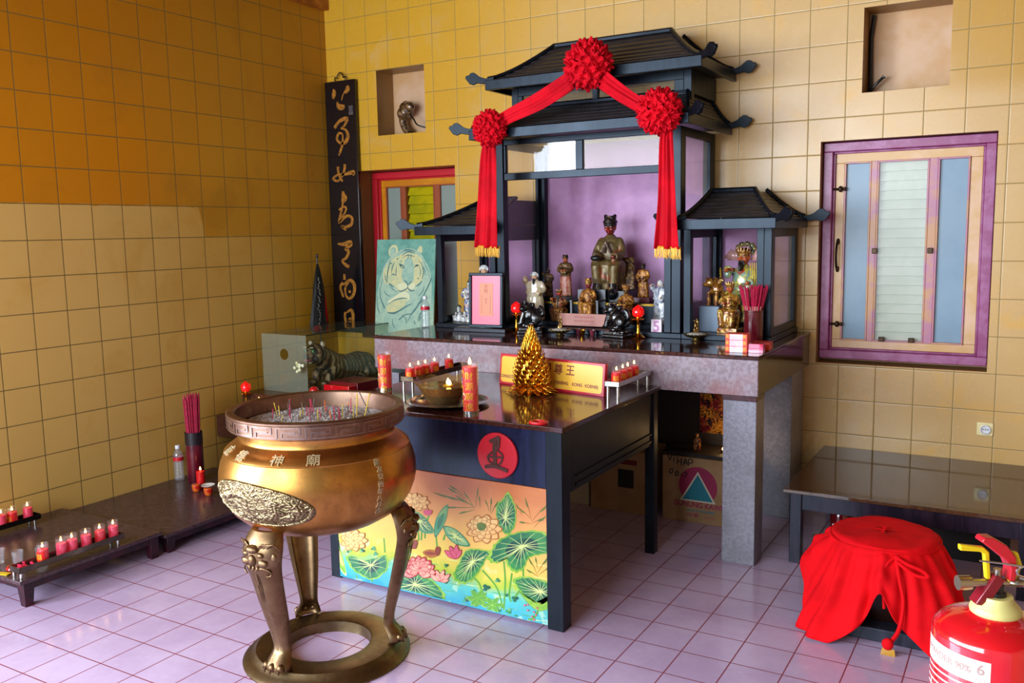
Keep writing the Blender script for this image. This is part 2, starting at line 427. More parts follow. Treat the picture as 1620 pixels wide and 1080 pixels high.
def window(name, W, fm, sm, mm, lm, gm, label, fw=.05, sw=.085, right_w=.085):
    x0, x1, z0, z1, dep = W; t = thing(name, label, 'window', ((x0 + x1) / 2, dep, z0)); t['kind'] = 'structure'; del t['category']
    yb = dep - .1
    m = MB(); frame_bars(m, x0 + .005, x1 - .005, z0 + .02, z1 - .005, fw, yb - .005, dep - .005)
    frame_bars(m, x0 + .005 + fw, x1 - .005 - fw, z0 + .02 + fw, z1 - .005 - fw, .012, yb + .02, dep - .005); m.build('outer_frame', fm, t, bevel=.004)
    a0, a1, c0, c1 = x0 + .005 + fw + .012, x1 - .005 - fw - .012, z0 + .03 + fw, z1 - .015 - fw
    W3 = a1 - a0; sa = a0 + .05; 
    m = MB(); m.box(a0, a1, yb + .035, yb + .065, c1 - .055, c1); m.box(a0, a1, yb + .035, yb + .065, c0, c0 + .05)
    m.box(a0, a0 + .048, yb + .035, yb + .065, c0 + .05, c1 - .055); m.box(a1 - .06, a1, yb + .035, yb + .065, c0 + .05, c1 - .055); m.build('sash_frame', sm, t, bevel=.003)
    g0, g1 = a0 + .048, a1 - .06; L = g1 - g0; p1 = g0 + L * .225; p2 = g0 + L * .275; p3 = g0 + L * .69; p4 = g0 + L * .755
    m = MB(); m.box(p1, p2, yb + .028, yb + .062, c0 + .045, c1 - .05); m.box(p3, p4, yb + .028, yb + .062, c0 + .045, c1 - .05)
    for q0, q1 in ((g0, p1), (p2, p3), (p4, g1)): frame_bars(m, q0, q1, c0 + .045, c1 - .05, .01, yb + .026, yb + .06)
    m.build('mullion', mm, t, bevel=.002)
    for q0, q1 in ((g0, p1), (p4, g1)):
        m = MB(); m.box(q0, q1, yb + .045, yb + .051, c0 + .045, c1 - .05); m.build('pane', gm, t, smooth=False)
    m = MB(); n = 19 if lm is M_louv else 15; zz0, zz1 = c0 + .05, c1 - .055
    for i in range(n):
        z = zz0 + (zz1 - zz0) * (i + .5) / n; h = (zz1 - zz0) / n
        m.obox(((p2 + p3) / 2, yb + .07, z), p3 - p2, .006, h * 1.12, rx=radians(-24))
    m.build('louvre_panel', lm, t, bevel=.001)
    return t, (a0, a1, c0, c1, yb, g0, p1, p2, p3, p4, g1)
t, q = window('window_2', WR, M_mag, M_cream, mat('pink_brown_mullion', 'B07088', .35, var='C08A5A', vs=8), M_louv, M_frost, 'magenta framed window with frosted panes painted with sky reflection and pale louvres in the right of the back wall')
a0, a1, c0, c1, yb, g0, p1, p2, p3, p4, g1 = q
m = MB(); m.box(p2 + .01, p3 - .01, yb + .034, yb + .037, c0 + .05, c1 - .055); m.build('cover_glass', M_clear, t, smooth=False)
for z in (c1 - .2, c0 + .14):
    m = MB(); m.tube([(a0 - .02, yb + .02, z), (a0 + .05, yb + .02, z)], .007, 8); m.ell((a0 + .03, yb + .015, z), .012, .01, .018); m.ell((a0 + .055, yb + .018, z), .008, .008, .012)
    m.build('hinge', M_hinge, t)
m = MB(); hx = a0 + .022; hz = (c0 + c1) / 2 - .02
m.tube(catmull([(hx, yb + .03, hz + .085), (hx, yb - .005, hz + .06), (hx, yb - .02, hz), (hx, yb - .005, hz - .06), (hx, yb + .03, hz - .085)], 6), .007, 8)
m.ell((hx, yb + .03, hz + .08), .01, .008, .018); m.ell((hx, yb + .03, hz - .08), .01, .008, .018); m.build('handle', M_hinge, t)
for x, z in ((p2 + .0, .5), (p3 + .02, .5)): m = MB(); m.box(x - .015, x + .012, yb + .01, yb + .03, (c0 + c1) / 2 - .01, (c0 + c1) / 2 + .02); m.build('latch', M_hinge, t, bevel=.003)
for x in (p2 + .05, p3 - .06): m = MB(); m.box(x - .015, x + .015, yb + .005, yb + .03, c0 + .05, c0 + .075); m.build('latch', M_hinge, t, bevel=.003)
window('window_1', WL, M_redf, M_orf, M_brf, M_ylou, M_gfrost, 'red and orange framed window with yellow louvres behind the left shrine cabinet')

# niche contents, socket
mb = MB()
c = at(645, 190, 'y', .1)
for i in range(9):
    mb.ell((c.x + random.uniform(-.05, .03), .12 + random.uniform(-.03, .03), c.z + .06 + random.uniform(-.05, .05)), .045, .035, .03 + random.random() * .02, 10, 7, rot=Matrix.Rotation(random.random() * 3, 3, 'Y'))
mb.tube(catmull([(c.x - .05, .12, c.z + .06), (c.x - .06, .12, c.z), (c.x - .035, .12, c.z - .06), (c.x + .0, .12, 2.395)], 5), [.03] * 15 + [.04], 8)
lamp = thing('wrapped_spotlight', 'crumpled brown plastic wrapped spotlight with a black cable in the left wall niche', 'lamp', (c.x, .12, 2.382))
mb.build('wrapped_body', mat('crumpled_brown_plastic', '8A6A40', .12, .3, var='3A2814', vs=40, coat=1, bump=.8, bs=50), lamp, remesh=.006)
mb = MB(); mb.tube(catmull([(c.x + .02, .1, c.z + .05), (c.x + .07, .08, c.z + .0), (c.x + .12, .07, c.z - .05), (.912, .1, c.z - .08)], 6), .006, 8); mb.build('cable', mat('black_rubber', '101010', .4), lamp)
mb = MB(); mb.tube(catmull([(3.9, .18, 2.43), (3.9, .14, 2.41), (3.93, .13, 2.44), (3.965, .14, 2.475)], 6), [.008] * 18 + [.012], 8); mb.tube([(3.89, .17, 2.40), (3.885, .18, 2.7), (3.9, .17, 2.82)], .012, 8)
tag(mb.build('wall_cable', mat('black_rubber', '101010', .4)), 'short black cable end hanging in the upper right wall niche', 'cable')
so = thing('wall_socket', 'cream round pin wall socket on the back wall above the right bench', 'socket', (4.55, 0, .558))
m = MB(); m.box(4.51, 4.59, -.012, 0, .52, .594); m.build('cover_plate', mat('cream_plastic', 'EAD9A0', .3), so, bevel=.006)
m = MB(); m.ring([(.026, 0), (.026, .01), (.022, .012), (.02, .004), (.02, 0)], seg=24)
m.v = [(4.553 + v[0], -.012 - v[2], .556 + v[1]) for v in m.v]; m.box(4.535, 4.571, -.014, -.012, .538, .574); m.build('socket_ring', mat('white_plastic', 'D8D8DC', .3), so)
m = MB()
for dx in (-.011, 0, .011): m.lathe([(0, 0), (.003, 0), (.003, .002), (0, .002)], (dx, 0, 0), 8)
m.v = [(4.553 + v[0], -.0142 - v[2], .556 + v[1]) for v in m.v]; m.build('pin_hole', mat('black_rubber', '101010', .4), so)

# ---------------------------------------------------------------- high granite altar
AZ = 1.045
al = thing('granite_altar', 'long red granite altar table against the back wall carrying the shrine cabinets', 'altar', (2.46, -.56, 0))
m = MB(); m.box(1.285, 3.63, -1.122, -.002, AZ - .02, AZ); m.build('altar_top', M_top, al, bevel=.004)
m = MB(); m.box(1.29, 3.626, -1.118, -1.095, .848, AZ - .02); m.box(3.603, 3.626, -1.095, -.002, .848, AZ - .02, 1); m.box(1.29, 1.312, -1.095, -.002, .848, AZ - .02)
m.build('apron', [M_apron, granite('polished_brown_granite', '3A2A1A', '4A3820', '352414', .06)], al, bevel=.003)
m = MB(); m.box(3.45, 3.62, -1.115, -.96, .822, .848); m.build('leg_collar', M_top, al, bevel=.002)
def aleg(x0, x1, y0, y1): 
    m = MB(); m.box(x0, x1, y0, y1, .0, .822 if y0 < -.9 else .848); m.build('leg', M_leg, al, bevel=.003)
aleg(3.455, 3.618, -1.108, -.962); aleg(3.40, 3.6, -.3, -.02); aleg(1.30, 1.46, -1.108, -.962); aleg(1.3, 1.46, -.18, -.02)
m = MB(); m.box(1.5, 3.4, -.3, -.28, 0, .8); 
struct(m.build('trim_2', mat('dark_brown_board', '1A100A', .6)), 'dark brown board closing the back of the space under the altar')

# ---------------------------------------------------------------- low offering table
OZ = .868
ot = thing('offering_table', 'black offering table with painted lotus front and red disc, in front of the altar', 'table', (2.49, -1.65, 0))
m = MB(); m.box(1.84, 3.135, -2.2, -1.128, OZ - .022, OZ); m.build('table_top', M_top, ot, bevel=.003)
m = MB(); m.box(1.858, 3.045, -2.18, -2.16, .60, OZ - .022); m.build('front_panel', wood_dark('blue_black_lacquer', '12152A', '1C2040', .3, 0), ot, bevel=.002)
m = MB(); m.box(3.05, 3.125, -2.192, -2.12, 0, OZ - .022); m.build('post', M_blk, ot, bevel=.002)
m = MB(); m.box(1.845, 1.905, -2.18, -2.12, 0, OZ - .022); m.build('post', M_blk, ot, bevel=.002)
for x in (1.87, 3.075): m = MB(); m.box(x, x + .05, -1.18, -1.13, 0, OZ - .022); m.build('post', M_blk2, ot, bevel=.002)
for x in (3.095, 1.86): m = MB(); m.box(x, x + .02, -2.12, -1.18, .572, OZ - .022); m.build('side_apron', M_blk2, ot, bevel=.002)
m = MB(); m.box(3.1, 3.12, -2.05, -1.2, .59, .6); m.box(3.115, 3.121, -2.05, -1.2, .63, .635); m.build('side_moulding', M_blk2, ot)
m = MB(); m.box(1.882, 1.9, -2.12, -1.13, .01, .572); m.build('added_shade_panel', M_blk2, ot, bevel=.002)  # unseen left panel, added to darken the space under the table
# red disc with the character
def fy(cx, cz, y): return lambda u, v, w_: (cx + u, y - w_, cz + v)
m = MB(); f = fy(2.819, .718, -2.182); n = 40
m.prism([(.099 * cos(2 * pi * k / n), .099 * sin(2 * pi * k / n)) for k in range(n)], f, 0, .014)
dd = m.build('red_disc', mat('red_lacquer', 'C81C2C', .35), ot, bevel=.004)
m = MB(); S = .0032 * .97
def dpt(x, y): return ((x - 858) / 3.085 * .0031 , -(y - 182) / 3.085 * .0031)
for pts, ws in (([(825, 125), (850, 112), (872, 100)], .016), ([(852, 110), (848, 160), (852, 235)], .019), ([(868, 160), (888, 178), (880, 208), (862, 222)], .008), ([(836, 168), (816, 188), (822, 210), (845, 218)], .008),
                ([(820, 190), (885, 186)], .008), ([(800, 236), (850, 228), (912, 240)], .015), ([(872, 100), (868, 140), (856, 160)], .014)):
    stroke(m, [dpt(*q) for q in pts], ws, f, .0142, thick=.003 + .0004 * len(m.f) / 60)
m.build('carved_character', mat('dark_brown_paint', '4A2018', .5), dd)
# ---------------------------------------------------------------- painted lotus panel on the table front
m = MB(); m.box(1.905, 3.05, -2.186, -2.166, .012, .60); 
def paint_bg():
    s = NT('painted_panel_ground'); P, x, y, z = s.pos()
    n = s.noise(P, 6, 4, .6, .8); a = s.M('ADD', s.M('DIVIDE', z, .6), s.M('MULTIPLY', s.M('SUBTRACT', n, .5), .35))
    a = s.M('ADD', a, s.M('MULTIPLY', s.M('SUBTRACT', x, 2.5), .05))
    c = s.ramp(a, [(0, (40, 150, 190)), (.16, (90, 190, 180)), (.24, (170, 190, 60)), (.36, (225, 200, 90)), (.55, (240, 190, 100)), (.8, (232, 158, 96)), (1, (205, 120, 70))])
    n2 = s.noise(P, 14, 3); c = s.mix(s.M('MULTIPLY', s.M('MULTIPLY', s.step(n2, .55, .6), s.step(a, .45, .3)), .6), c, lin((190, 225, 190)))
    s.set(Base_Color=c, Roughness=.35); return s.m
pp = m.build('painted_panel', paint_bg(), ot, bevel=.002)
GR = [mat('leaf_green', '3C8A4A', .35, var='1E6A48', vs=12), mat('dark_leaf_green', '0E5A44', .35, var='083C38', vs=20), mat('lime_green', '9CC24A', .35, var='6CA832', vs=14),
      mat('vein_cream', 'D8E890', .4), mat('lotus_pink', 'E88C80', .35, var='F2B49A', vs=14), mat('lotus_crimson', 'B02A3A', .4), mat('petal_peach', 'F2C880', .4, var='EEB870', vs=10),
      mat('stem_green', '5C9A3A', .4), mat('olive_grass', '4A6A2A', .4, var='6A7A2A', vs=12), mat('outline_brown', 'B06A30', .4), mat('leaf_teal', '4A9A74', .4, var='86B870', vs=8), mat('duck_brown', '8A3A2A', .4), mat('petal_rose', 'D8607A', .4)]
m = MB(); L0 = [0]
def fz(u, v, w_): return (u, -2.1862 - w_, v)
def C(x, y):
    p = at(510 + x / 3.085, 660 + y / 3.085, 'y', -2.187); return (p.x, max(p.z, .02))
def lay(): L0[0] += .000006; return L0[0]
def poly(pts, mi, smooth=True, n=5):
    P = [C(*q) for q in pts]
    if smooth: P = [(q.x, q.y) for q in catmull([(a, b, 0) for a, b in P], n, True)]
    P = [(min(max(u, 1.907), 3.048), min(max(v, .014), .598)) for u, v in P]
    cx = sum(a for a, b in P) / len(P); cy = sum(b for a, b in P) / len(P); d = lay()
    m.add([fz(u, v, d) for u, v in P] + [fz(cx, cy, d)], [(i, (i + 1) % len(P), len(P)) for i in range(len(P))], mi)
def line(pts, w_, mi, n=6):
    stroke(m, [C(*q) for q in pts], w_, lambda u, v, w2: fz(min(max(u, 1.907), 3.048), min(max(v, .014), .598), w2), lay(), mi, n)
def leaf(pts, c, mi=0, rim=2, dark=1, veins=True, ruf=6):
    P = catmull([(a, b, 0) for a, b in pts], 5, True)
    R = []
    for i, q in enumerate(P):
        d = Vector((q.x - c[0], q.y - c[1], 0)); k = 1 + .035 * sin(i * 2.1) * (ruf / 6); R.append((c[0] + d.x * k, c[1] + d.y * k))
    poly(R, rim, False); poly([(c[0] + (a - c[0]) * .90, c[1] + (b - c[1]) * .90) for a, b in R], mi, False)
    poly([(c[0] + (a - c[0]) * .5, c[1] + (b - c[1]) * .5) for a, b in R], dark, False)
    if veins:
        for i in range(0, len(R), max(1, len(R) // 16)):
            a, b = R[i]; mx = c[0] + (a - c[0]) * .5 + random.uniform(-6, 6); my = c[1] + (b - c[1]) * .5 + random.uniform(-6, 6)
            line([c, (mx, my), (c[0] + (a - c[0]) * .86, c[1] + (b - c[1]) * .86)], [.003, .002, .001], 3, 3)
def petals(c, R, n, fill, edge, a0=0, a1=2 * pi, layers=3, sq=.8, wd=.34):
    for k in range(layers):
        r = R * (1 - k * .27)
        for i in range(n - k):
            a = a0 + (a1 - a0) * (i + .5 * (k % 2)) / (n - k - (0 if a1 - a0 > 6 else 1)); tx, ty = c[0] + r * cos(a), c[1] + r * sin(a) * sq
            px, py = -sin(a) * r * wd, cos(a) * r * wd * sq; bx, by = c[0] + r * .5 * cos(a), c[1] + r * .5 * sin(a) * sq
            sh = [c, (bx + px, by + py), (tx, ty), (bx - px, by - py)]; poly(sh, edge)
            g = (sum(q[0] for q in sh) / 4, sum(q[1] for q in sh) / 4); poly([(g[0] + (q[0] - g[0]) * .84, g[1] + (q[1] - g[1]) * .84) for q in sh], fill)
# water streaks
for _ in range(26):
    x = random.uniform(420, 1120); y = random.uniform(690, 1000); line([(x, y), (x + 30, y + 6), (x + 70, y + 12)], [.001, .004, .001], 3 if random.random() < .5 else 10, 3)
for pts in ([(885, 700), (892, 800), (885, 940)], [(925, 760), (912, 860), (920, 900)], [(980, 730), (975, 820), (930, 890)], [(780, 745), (850, 830), (880, 930)], [(735, 780), (765, 810), (778, 850)], [(1060, 930), (1030, 980), (1005, 1005)],
            [(465, 540), (470, 590), (465, 600)], [(490, 490), (485, 560), (482, 600)], [(555, 580), (560, 640)], [(590, 600), (600, 570)], [(165, 770), (170, 810)], [(240, 780), (245, 830)], [(300, 590), (305, 660)], [(440, 520), (445, 590)], [(520, 475), (505, 530), (500, 590)]): line(pts, .009, 7)
# grass blades
for (x, y, dx, dy) in [(740, 440, -50, -80), (740, 440, -90, -60), (735, 430, -140, -50), (730, 425, -190, -60), (745, 445, 15, -110), (745, 450, -80, 20), (740, 440, -150, 0), (820, 470, 5, -80), (815, 460, -20, -60), (825, 470, 30, -60), (770, 440, -5, -60),
                       (1020, 500, -60, -60), (1020, 500, -30, -110), (1020, 510, 80, -90), (1020, 520, 60, -30), (1030, 540, 60, -60), (1020, 520, -60, -10), (1050, 760, 50, -80), (1055, 770, 70, -50), (1050, 770, -45, -90), (1055, 780, -60, -40), (1050, 740, -10, -60), (700, 400, -90, -60), (690, 380, -70, -50), (975, 480, -30, -60)]:
    line([(x, y), (x + dx * .5, y + dy * .55), (x + dx, y + dy)], [.001, .0035, .0004], 8 if x < 900 else 9, 4)
    line([(x + dx * .45, y + dy * .5), (x + dx * .75, y + dy * .7), (x + dx * 1.02, y + dy * 1.0)], [.001, .008, .001], 8, 4)
# leaves
leaf([(115, 680), (150, 675), (190, 695), (235, 690), (280, 680), (312, 672), (318, 740), (250, 792), (190, 772), (140, 735)], (237, 722))
leaf([(58, 590), (80, 620), (100, 680), (118, 770), (90, 745), (65, 680)], (88, 680), 2, 3, 6, False, 0)
leaf([(340, 835), (372, 785), (420, 752), (470, 750), (525, 785), (575, 830), (600, 885), (520, 892), (440, 872), (380, 852)], (450, 815))
leaf([(340, 835), (440, 872), (520, 892), (600, 885), (560, 905), (450, 895), (380, 870)], (480, 880), 2, 2, 2, False)
leaf([(405, 440), (460, 458), (510, 498), (545, 560), (490, 562), (440, 520)], (470, 505), 0, 10, 1, True, 0)
leaf([(550, 585), (548, 520), (572, 462), (612, 425), (608, 482), (585, 540)], (575, 510), 10, 0, 0, False, 0)
leaf([(590, 532), (640, 540), (690, 580), (720, 628), (660, 622), (615, 590)], (650, 580), 10, 0, 0, True, 0)
leaf([(905, 362), (932, 405), (946, 460), (940, 530), (905, 572), (868, 545), (848, 480), (852, 425), (882, 395)], (893, 493))
leaf([(808, 695), (825, 640), (870, 592), (950, 560), (1050, 552), (1115, 580), (1132, 625), (1125, 660), (1050, 672), (1005, 690), (985, 735), (945, 757), (905, 730), (890, 690), (850, 712)], (977, 627))
leaf([(640, 770), (665, 710), (700, 650), (750, 640), (820, 655), (800, 690), (770, 745), (715, 805), (665, 808)], (735, 705))
leaf([(930, 795), (985, 775), (1060, 790), (1120, 820), (1132, 880), (1085, 915), (1010, 885), (965, 850)], (1065, 850))
leaf([(960, 850), (1010, 885), (1085, 905), (1132, 880), (1110, 930), (1060, 945), (1010, 915)], (1060, 918), 2, 10, 2, False)
for (x, y) in [(760, 870), (800, 830), (830, 900), (790, 885), (900, 865), (940, 885), (910, 945), (860, 935), (700, 890), (740, 850), (855, 795), (600, 800), (605, 722), (180, 625), (250, 640), (260, 665), (195, 650), (945, 975), (130, 650)]:
    r = random.uniform(9, 20)
    for k in range(3): a = k * 2.1 + x; poly([(x + r * .6 * cos(a) + r * .6 * cos(b), y + r * .5 * sin(a) + r * .5 * sin(b)) for b in (0, 1.57, 3.14, 4.7)], random.choice([0, 1, 0, 10]))
for (x, y) in [(770, 890), (830, 915), (755, 880)]: petals((x, y), 55, 6, 7, 2, layers=1, wd=.22)
# flowers
petals((790, 545), 92, 9, 6, 9); petals((770, 520), 55, 7, 6, 9, layers=2); petals((475, 415), 52, 8, 6, 9, layers=2); petals((155, 600), 70, 9, 6, 9); petals((440, 395), 40, 6, 6, 9, layers=1)
petals((470, 760), 88, 9, 4, 5, pi * 1.02, pi * 1.98, 3, 1.0, .3); petals((480, 735), 60, 6, 4, 5, pi * 1.05, pi * 1.95, 2, .9, .3)
petals((576, 800), 62, 4, 4, 5, pi * 1.2, pi * 1.8, 2, 1.0, .2); petals((655, 690), 72, 3, 12, 5, pi * 1.2, pi * 1.5, 2, 1.0, .2); petals((515, 478), 34, 3, 12, 12, pi * 1.3, pi * 1.7, 1, 1.0, .3)
poly([(755, 520), (780, 512), (800, 525), (792, 548), (765, 548)], 8)
for (x, y, s_) in ((440, 622, .7), (552, 655, 1)):   # two ducks
    poly([(x - 60 * s_, y), (x - 30 * s_, y - 12), (x, y - 4), (x + 18 * s_, y + 14), (x - 20 * s_, y + 30 * s_), (x - 48 * s_, y + 18)], 9); poly([(x - 52 * s_, y + 4), (x - 20, y - 2), (x + 2, y + 12), (x - 25, y + 16)], 11)
    poly([(x, y + 10), (x + 2, y - 20), (x + 16, y - 26), (x + 26, y - 12), (x + 16, y + 18)], 11)
for _ in range(14): x, y = 1010 + random.uniform(-45, 45), 950 + random.uniform(-40, 55); poly([(x - 5, y), (x, y - 5), (x + 5, y), (x, y + 5)], 12)
m.build('lotus_painting', GR, pp, smooth=False)

# ---------------------------------------------------------------- shrine cabinets
def roof(parent, x0, x1, y0, ze, X0, X1, Y0, zt, yb=-.012, n=9, fas=.055, name='roof', fin=.128, bl=True, br=True, flat_top=True):
    secs = []
    for i in range(n):
        for t, dz in ((i / n, .006), ((i + .82) / n, .0), ((i + 1) / n - .02, -.004)):
            tt = min(t, 1); f = tt ** 1.35; xl = x0 + (X0 - x0) * tt; xr = x1 + (X1 - x1) * tt; y = y0 + (Y0 - y0) * tt; z = ze + fas + (zt - ze - fas) * f + dz
            secs.append([(xl, yb, z), (xl, y, z), (xr, y, z), (xr, yb, z)])
    m = MB(); m.loft(secs, cap=False, closed=False)
    b = [(x0, yb, ze + .03), (x0, y0, ze + .03), (x1, y0, ze + .03), (x1, yb, ze + .03)]; m.add(b, [(0, 1, 2, 3)]); m.add(secs[-1], [(3, 2, 1, 0)])
    r = m.build(name, M_roof, parent, smooth=False)
    m = MB(); m.box(x0 - .01, x1 + .01, y0 - .02, y0, ze, ze + fas); m.box(x0 - .01, x0 + .012, y0, yb, ze, ze + fas); m.box(x1 - .012, x1 + .01, y0, yb, ze, ze + fas)
    m.build('fascia', M_fas, r, bevel=.003)
    def hip(c0, c1, dirv):
        d = Vector((dirv[0], dirv[1], 0)).normalized(); P = []
        for k in range(9):
            t = k / 8; q = Vector(c0).lerp(Vector(c1), t); q.z = c1[2] + (c0[2] - c1[2]) * (1 - t) ** 1.35 + .012; P.append(q)
        m = MB(); m.tube(P, [.013] * 9, 6)
        # cloud shaped end board
        o = Vector(c1) + Vector((0, 0, .008)); S = fin / .1
        out = [(-.03, -.012), (.0, -.022), (.03, -.02), (.05, -.016), (.07, -.024), (.088, -.018), (.1, -.002), (.108, .008), (.104, .02), (.09, .022), (.082, .032), (.066, .034), (.054, .026), (.036, .012), (.01, .004), (-.03, .012)]
        nn = Vector((-d.y, d.x, 0))
        m.prism([(a * S, b_ * S) for a, b_ in out], lambda u, v, w_: o + d * u + Vector((0, 0, v)) + nn * w_, -.01, .01)
        m.build('hip_ridge', M_blk, r, bevel=.002)
    zc = ze + fas
    hip((X0, Y0, zt), (x0, y0, zc), (-.93, -.36)); hip((X1, Y0, zt), (x1, y0, zc), (.8, -.6))
    if bl: hip((X0, yb - .03, zt), (x0, yb - .03, zc), (-1, 0))
    if br: hip((X1, yb - .03, zt), (x1, yb - .03, zc), (1, 0))
    m = MB(); m.tube([(X0, Y0, zt + .008), (X1, Y0, zt + .008)], .014, 6); m.build('ridge_cap', M_blk, r)
    return r
M_roof = mat('grey_brown_roof_slats', '2A2628', .4, var='221E20', vs=14, bump=.05)
M_fas = wood_dark('blue_grey_fascia', '10141C', '1A222C', .32, 0)
def cab(t, x0, x1, y0, z0, z1, pw, yb=-.012):
    for x in (x0, x1 - pw):
        for y in (y0, yb - pw): m = MB(); m.box(x, x + pw, y, y + pw, z0 + .03, z1); m.build('post', M_blk, t, bevel=.003)
    m = MB(); m.box(x0 - .008, x1 + .008, y0 - .012, yb, z0, z0 + .03); m.build('base_board', M_blk, t, bevel=.003)
    for s_, x in ((1, x0), (-1, x1 - .022)):
        m = MB(); ya, yc = y0 + pw, yb - pw; m.box(x, x + .022, ya, yc, z1 - .05, z1); m.box(x, x + .022, ya, yc, z0 + .03, z0 + .07)
        m.box(x, x + .022, ya, ya + .02, z0 + .07, z1 - .05); m.box(x, x + .022, yc - .03, yc, z0 + .07, z1 - .05); sf = m.build('side_frame', M_blk, t, bevel=.002)
        m = MB(); m.box(x + .009, x + .013, ya + .02, yc - .03, z0 + .07, z1 - .05); m.build('side_pane', M_glass, sf, smooth=False)
    m = MB(); m.box(x0 + pw, x1 - pw, yb - .012, yb, z0 + .03, z1); m.build('back_panel', M_purple, t, smooth=False)
ms = thing('shrine_cabinet', 'tall black two roofed glass shrine cabinet in the middle of the granite altar', 'shrine', (2.46, -.31, AZ))
MX0, MX1, MY = 1.862, 3.052, -.6
cab(ms, MX0, MX1, MY, AZ, 2.21, .055)
m = MB(); m.box(MX0 + .055, MX1 - .055, MY + .01, MY + .04, 1.965, 2.008); m.box(MX0 + .055, MX1 - .055, MY + .01, MY + .04, 2.175, 2.21); m.box(2.405, 2.452, MY + .01, MY + .04, 2.008, 2.175)
m.box(MX0 + .055, MX0 + .07, MY + .01, MY + .04, 2.008, 2.175); m.box(MX1 - .12, MX1 - .055, MY + .01, MY + .04, 2.008, 2.175); tf = m.build('transom_frame', M_blk, ms, bevel=.003)
M_tglass = glass('transom_glass', (1, 1, 1), .10, (215, 190, 150), .05, 1.33)
for a, b in ((MX0 + .07, 2.405), (2.452, MX1 - .12)): m = MB(); m.box(a, b, MY + .022, MY + .026, 2.008, 2.175); m.build('transom_pane', M_tglass, tf, smooth=False)
for x in (MX1 - .102,): m = MB(); m.box(x, x + .04, MY + .012, MY + .04, AZ + .03, 1.965); m.build('door_stile', M_blk, ms, bevel=.002)
roof(ms, 1.80, 3.145, -.76, 2.2, 1.93, 3.03, -.44, 2.405, n=7)
m = MB()
UX0, UX1, UY = 1.90, 3.055, -.45
uf = MB(); uf.box(UX0, UX0 + .045, UY, UY + .05, 2.36, 2.53); uf.box(UX1 - .045, UX1, UY, UY + .05, 2.36, 2.53); uf.box(UX0 + .045, UX1 - .045, UY, UY + .03, 2.48, 2.53)
uf.box(2.45, 2.485, UY, UY + .03, 2.40, 2.48); uf.box(UX0 + .045, UX0 + .075, UY, UY + .03, 2.36, 2.48); uf.box(UX1 - .1, UX1 - .045, UY, UY + .03, 2.36, 2.48)
uf.box(UX0, UX0 + .03, UY + .05, -.012, 2.40, 2.53); uf.box(UX1 - .03, UX1, UY + .05, -.012, 2.40, 2.53); uf = uf.build('upper_storey', M_blk, ms, bevel=.002)
for a, b in ((UX0 + .075, 2.45), (2.485, UX1 - .1)): m = MB(); m.box(a, b, UY + .014, UY + .018, 2.38, 2.48); m.build('upper_pane', M_tglass, uf, smooth=False)
roof(ms, 1.835, 3.165, -.62, 2.505, 2.10, 2.86, -.25, 2.79, n=8, fas=.058)
# stepped shelves inside
m = MB(); m.box(1.93, 2.99, -.36, -.03, 1.075, 1.215); m.build('shelf_step', M_blk, ms, bevel=.002)
m = MB(); m.box(1.93, 2.99, -.366, -.36, 1.2, 1.213); m.build('shelf_edge', mat('brass_edge', '8A6A20', .3, .8), ms)
lc = thing('shrine_cabinet', 'small black roofed cabinet on the left end of the altar with white porcelain figures', 'shrine', (1.63, -.31, AZ), group='side shrine cabinets')
cab(lc, 1.40, 1.848, -.6, AZ, 1.648, .042); roof(lc, 1.345, 1.835, -.72, 1.642, 1.6, 1.835, -.3, 1.86, n=8, bl=False, br=False)
rc = thing('shrine_cabinet', 'small black roofed cabinet on the right end of the altar with flag bearing figures', 'shrine', (3.31, -.31, AZ), group='side shrine cabinets')
cab(rc, 3.068, 3.55, -.6, AZ, 1.652, .042); roof(rc, 3.085, 3.592, -.72, 1.648, 3.12, 3.37, -.28, 1.86, n=8, bl=False)
m = MB(); m.box(3.47, 3.508, -.598, -.57, AZ + .03, 1.652); m.build('door_stile', M_blk, rc, bevel=.002)

# ---------------------------------------------------------------- red scarf with rosettes
rs = thing('rosette_scarf', 'red satin garland with three ruffled rosettes and gold fringed tails draped over the tall shrine', 'garland', (2.45, -.84, 1.5))
def rosette(c, R, name='rosette'):
    m = MB(); m.ell(c, R * .8, R * .5, R * .8, 24, 16)
    rnd = random.Random(int(c[0] * 100)); N = 64
    for i in range(N):      # ruffled petals folded all over the ball
        zz = 1 - 2 * (i + .5) / N; a = i * 2.39996; q = Vector((sqrt(1 - zz * zz) * cos(a), zz, sqrt(1 - zz * zz) * sin(a)))
        if q.y > .45: continue
        nrm = Vector((q.x, q.y * 1.2, q.z)).normalized(); u = nrm.orthogonal().normalized(); u.rotate(Matrix.Rotation(rnd.random() * 6, 3, nrm)); v = nrm.cross(u)
        ct = Vector(c) + Vector((q.x * R * .8, q.y * R * .55, q.z * R * .8)); vs = [ct - nrm * .01]; K = 22; ph = rnd.random() * 6
        for ringi, rr in enumerate((.16, .28)):
            for k in range(K):
                b = 2 * pi * k / K; wav = sin(b * 5 + ph) * .07 + sin(b * 3 + ph * 2) * .05
                vs.append(ct + (u * cos(b) + v * sin(b)) * R * (rr + wav * .3 * ringi) + nrm * R * (.06 + ringi * .13 + wav * (ringi + .4)))
        fs = [(0, 1 + k, 1 + (k + 1) % K) for k in range(K)] + [(1 + k, 1 + K + k, 1 + K + (k + 1) % K, 1 + (k + 1) % K) for k in range(K)]
        m.add(vs, fs)
    return m.build(name, M_red, rs, solid=.003, autos=0)
cL, cM, cR = at(775, 203, 'y', -.83), at(931, 102, 'y', -.72), at(1043, 176, 'y', -.83)
rosette(cL, .098); rosette(cM, .128); rosette(cR, .112)
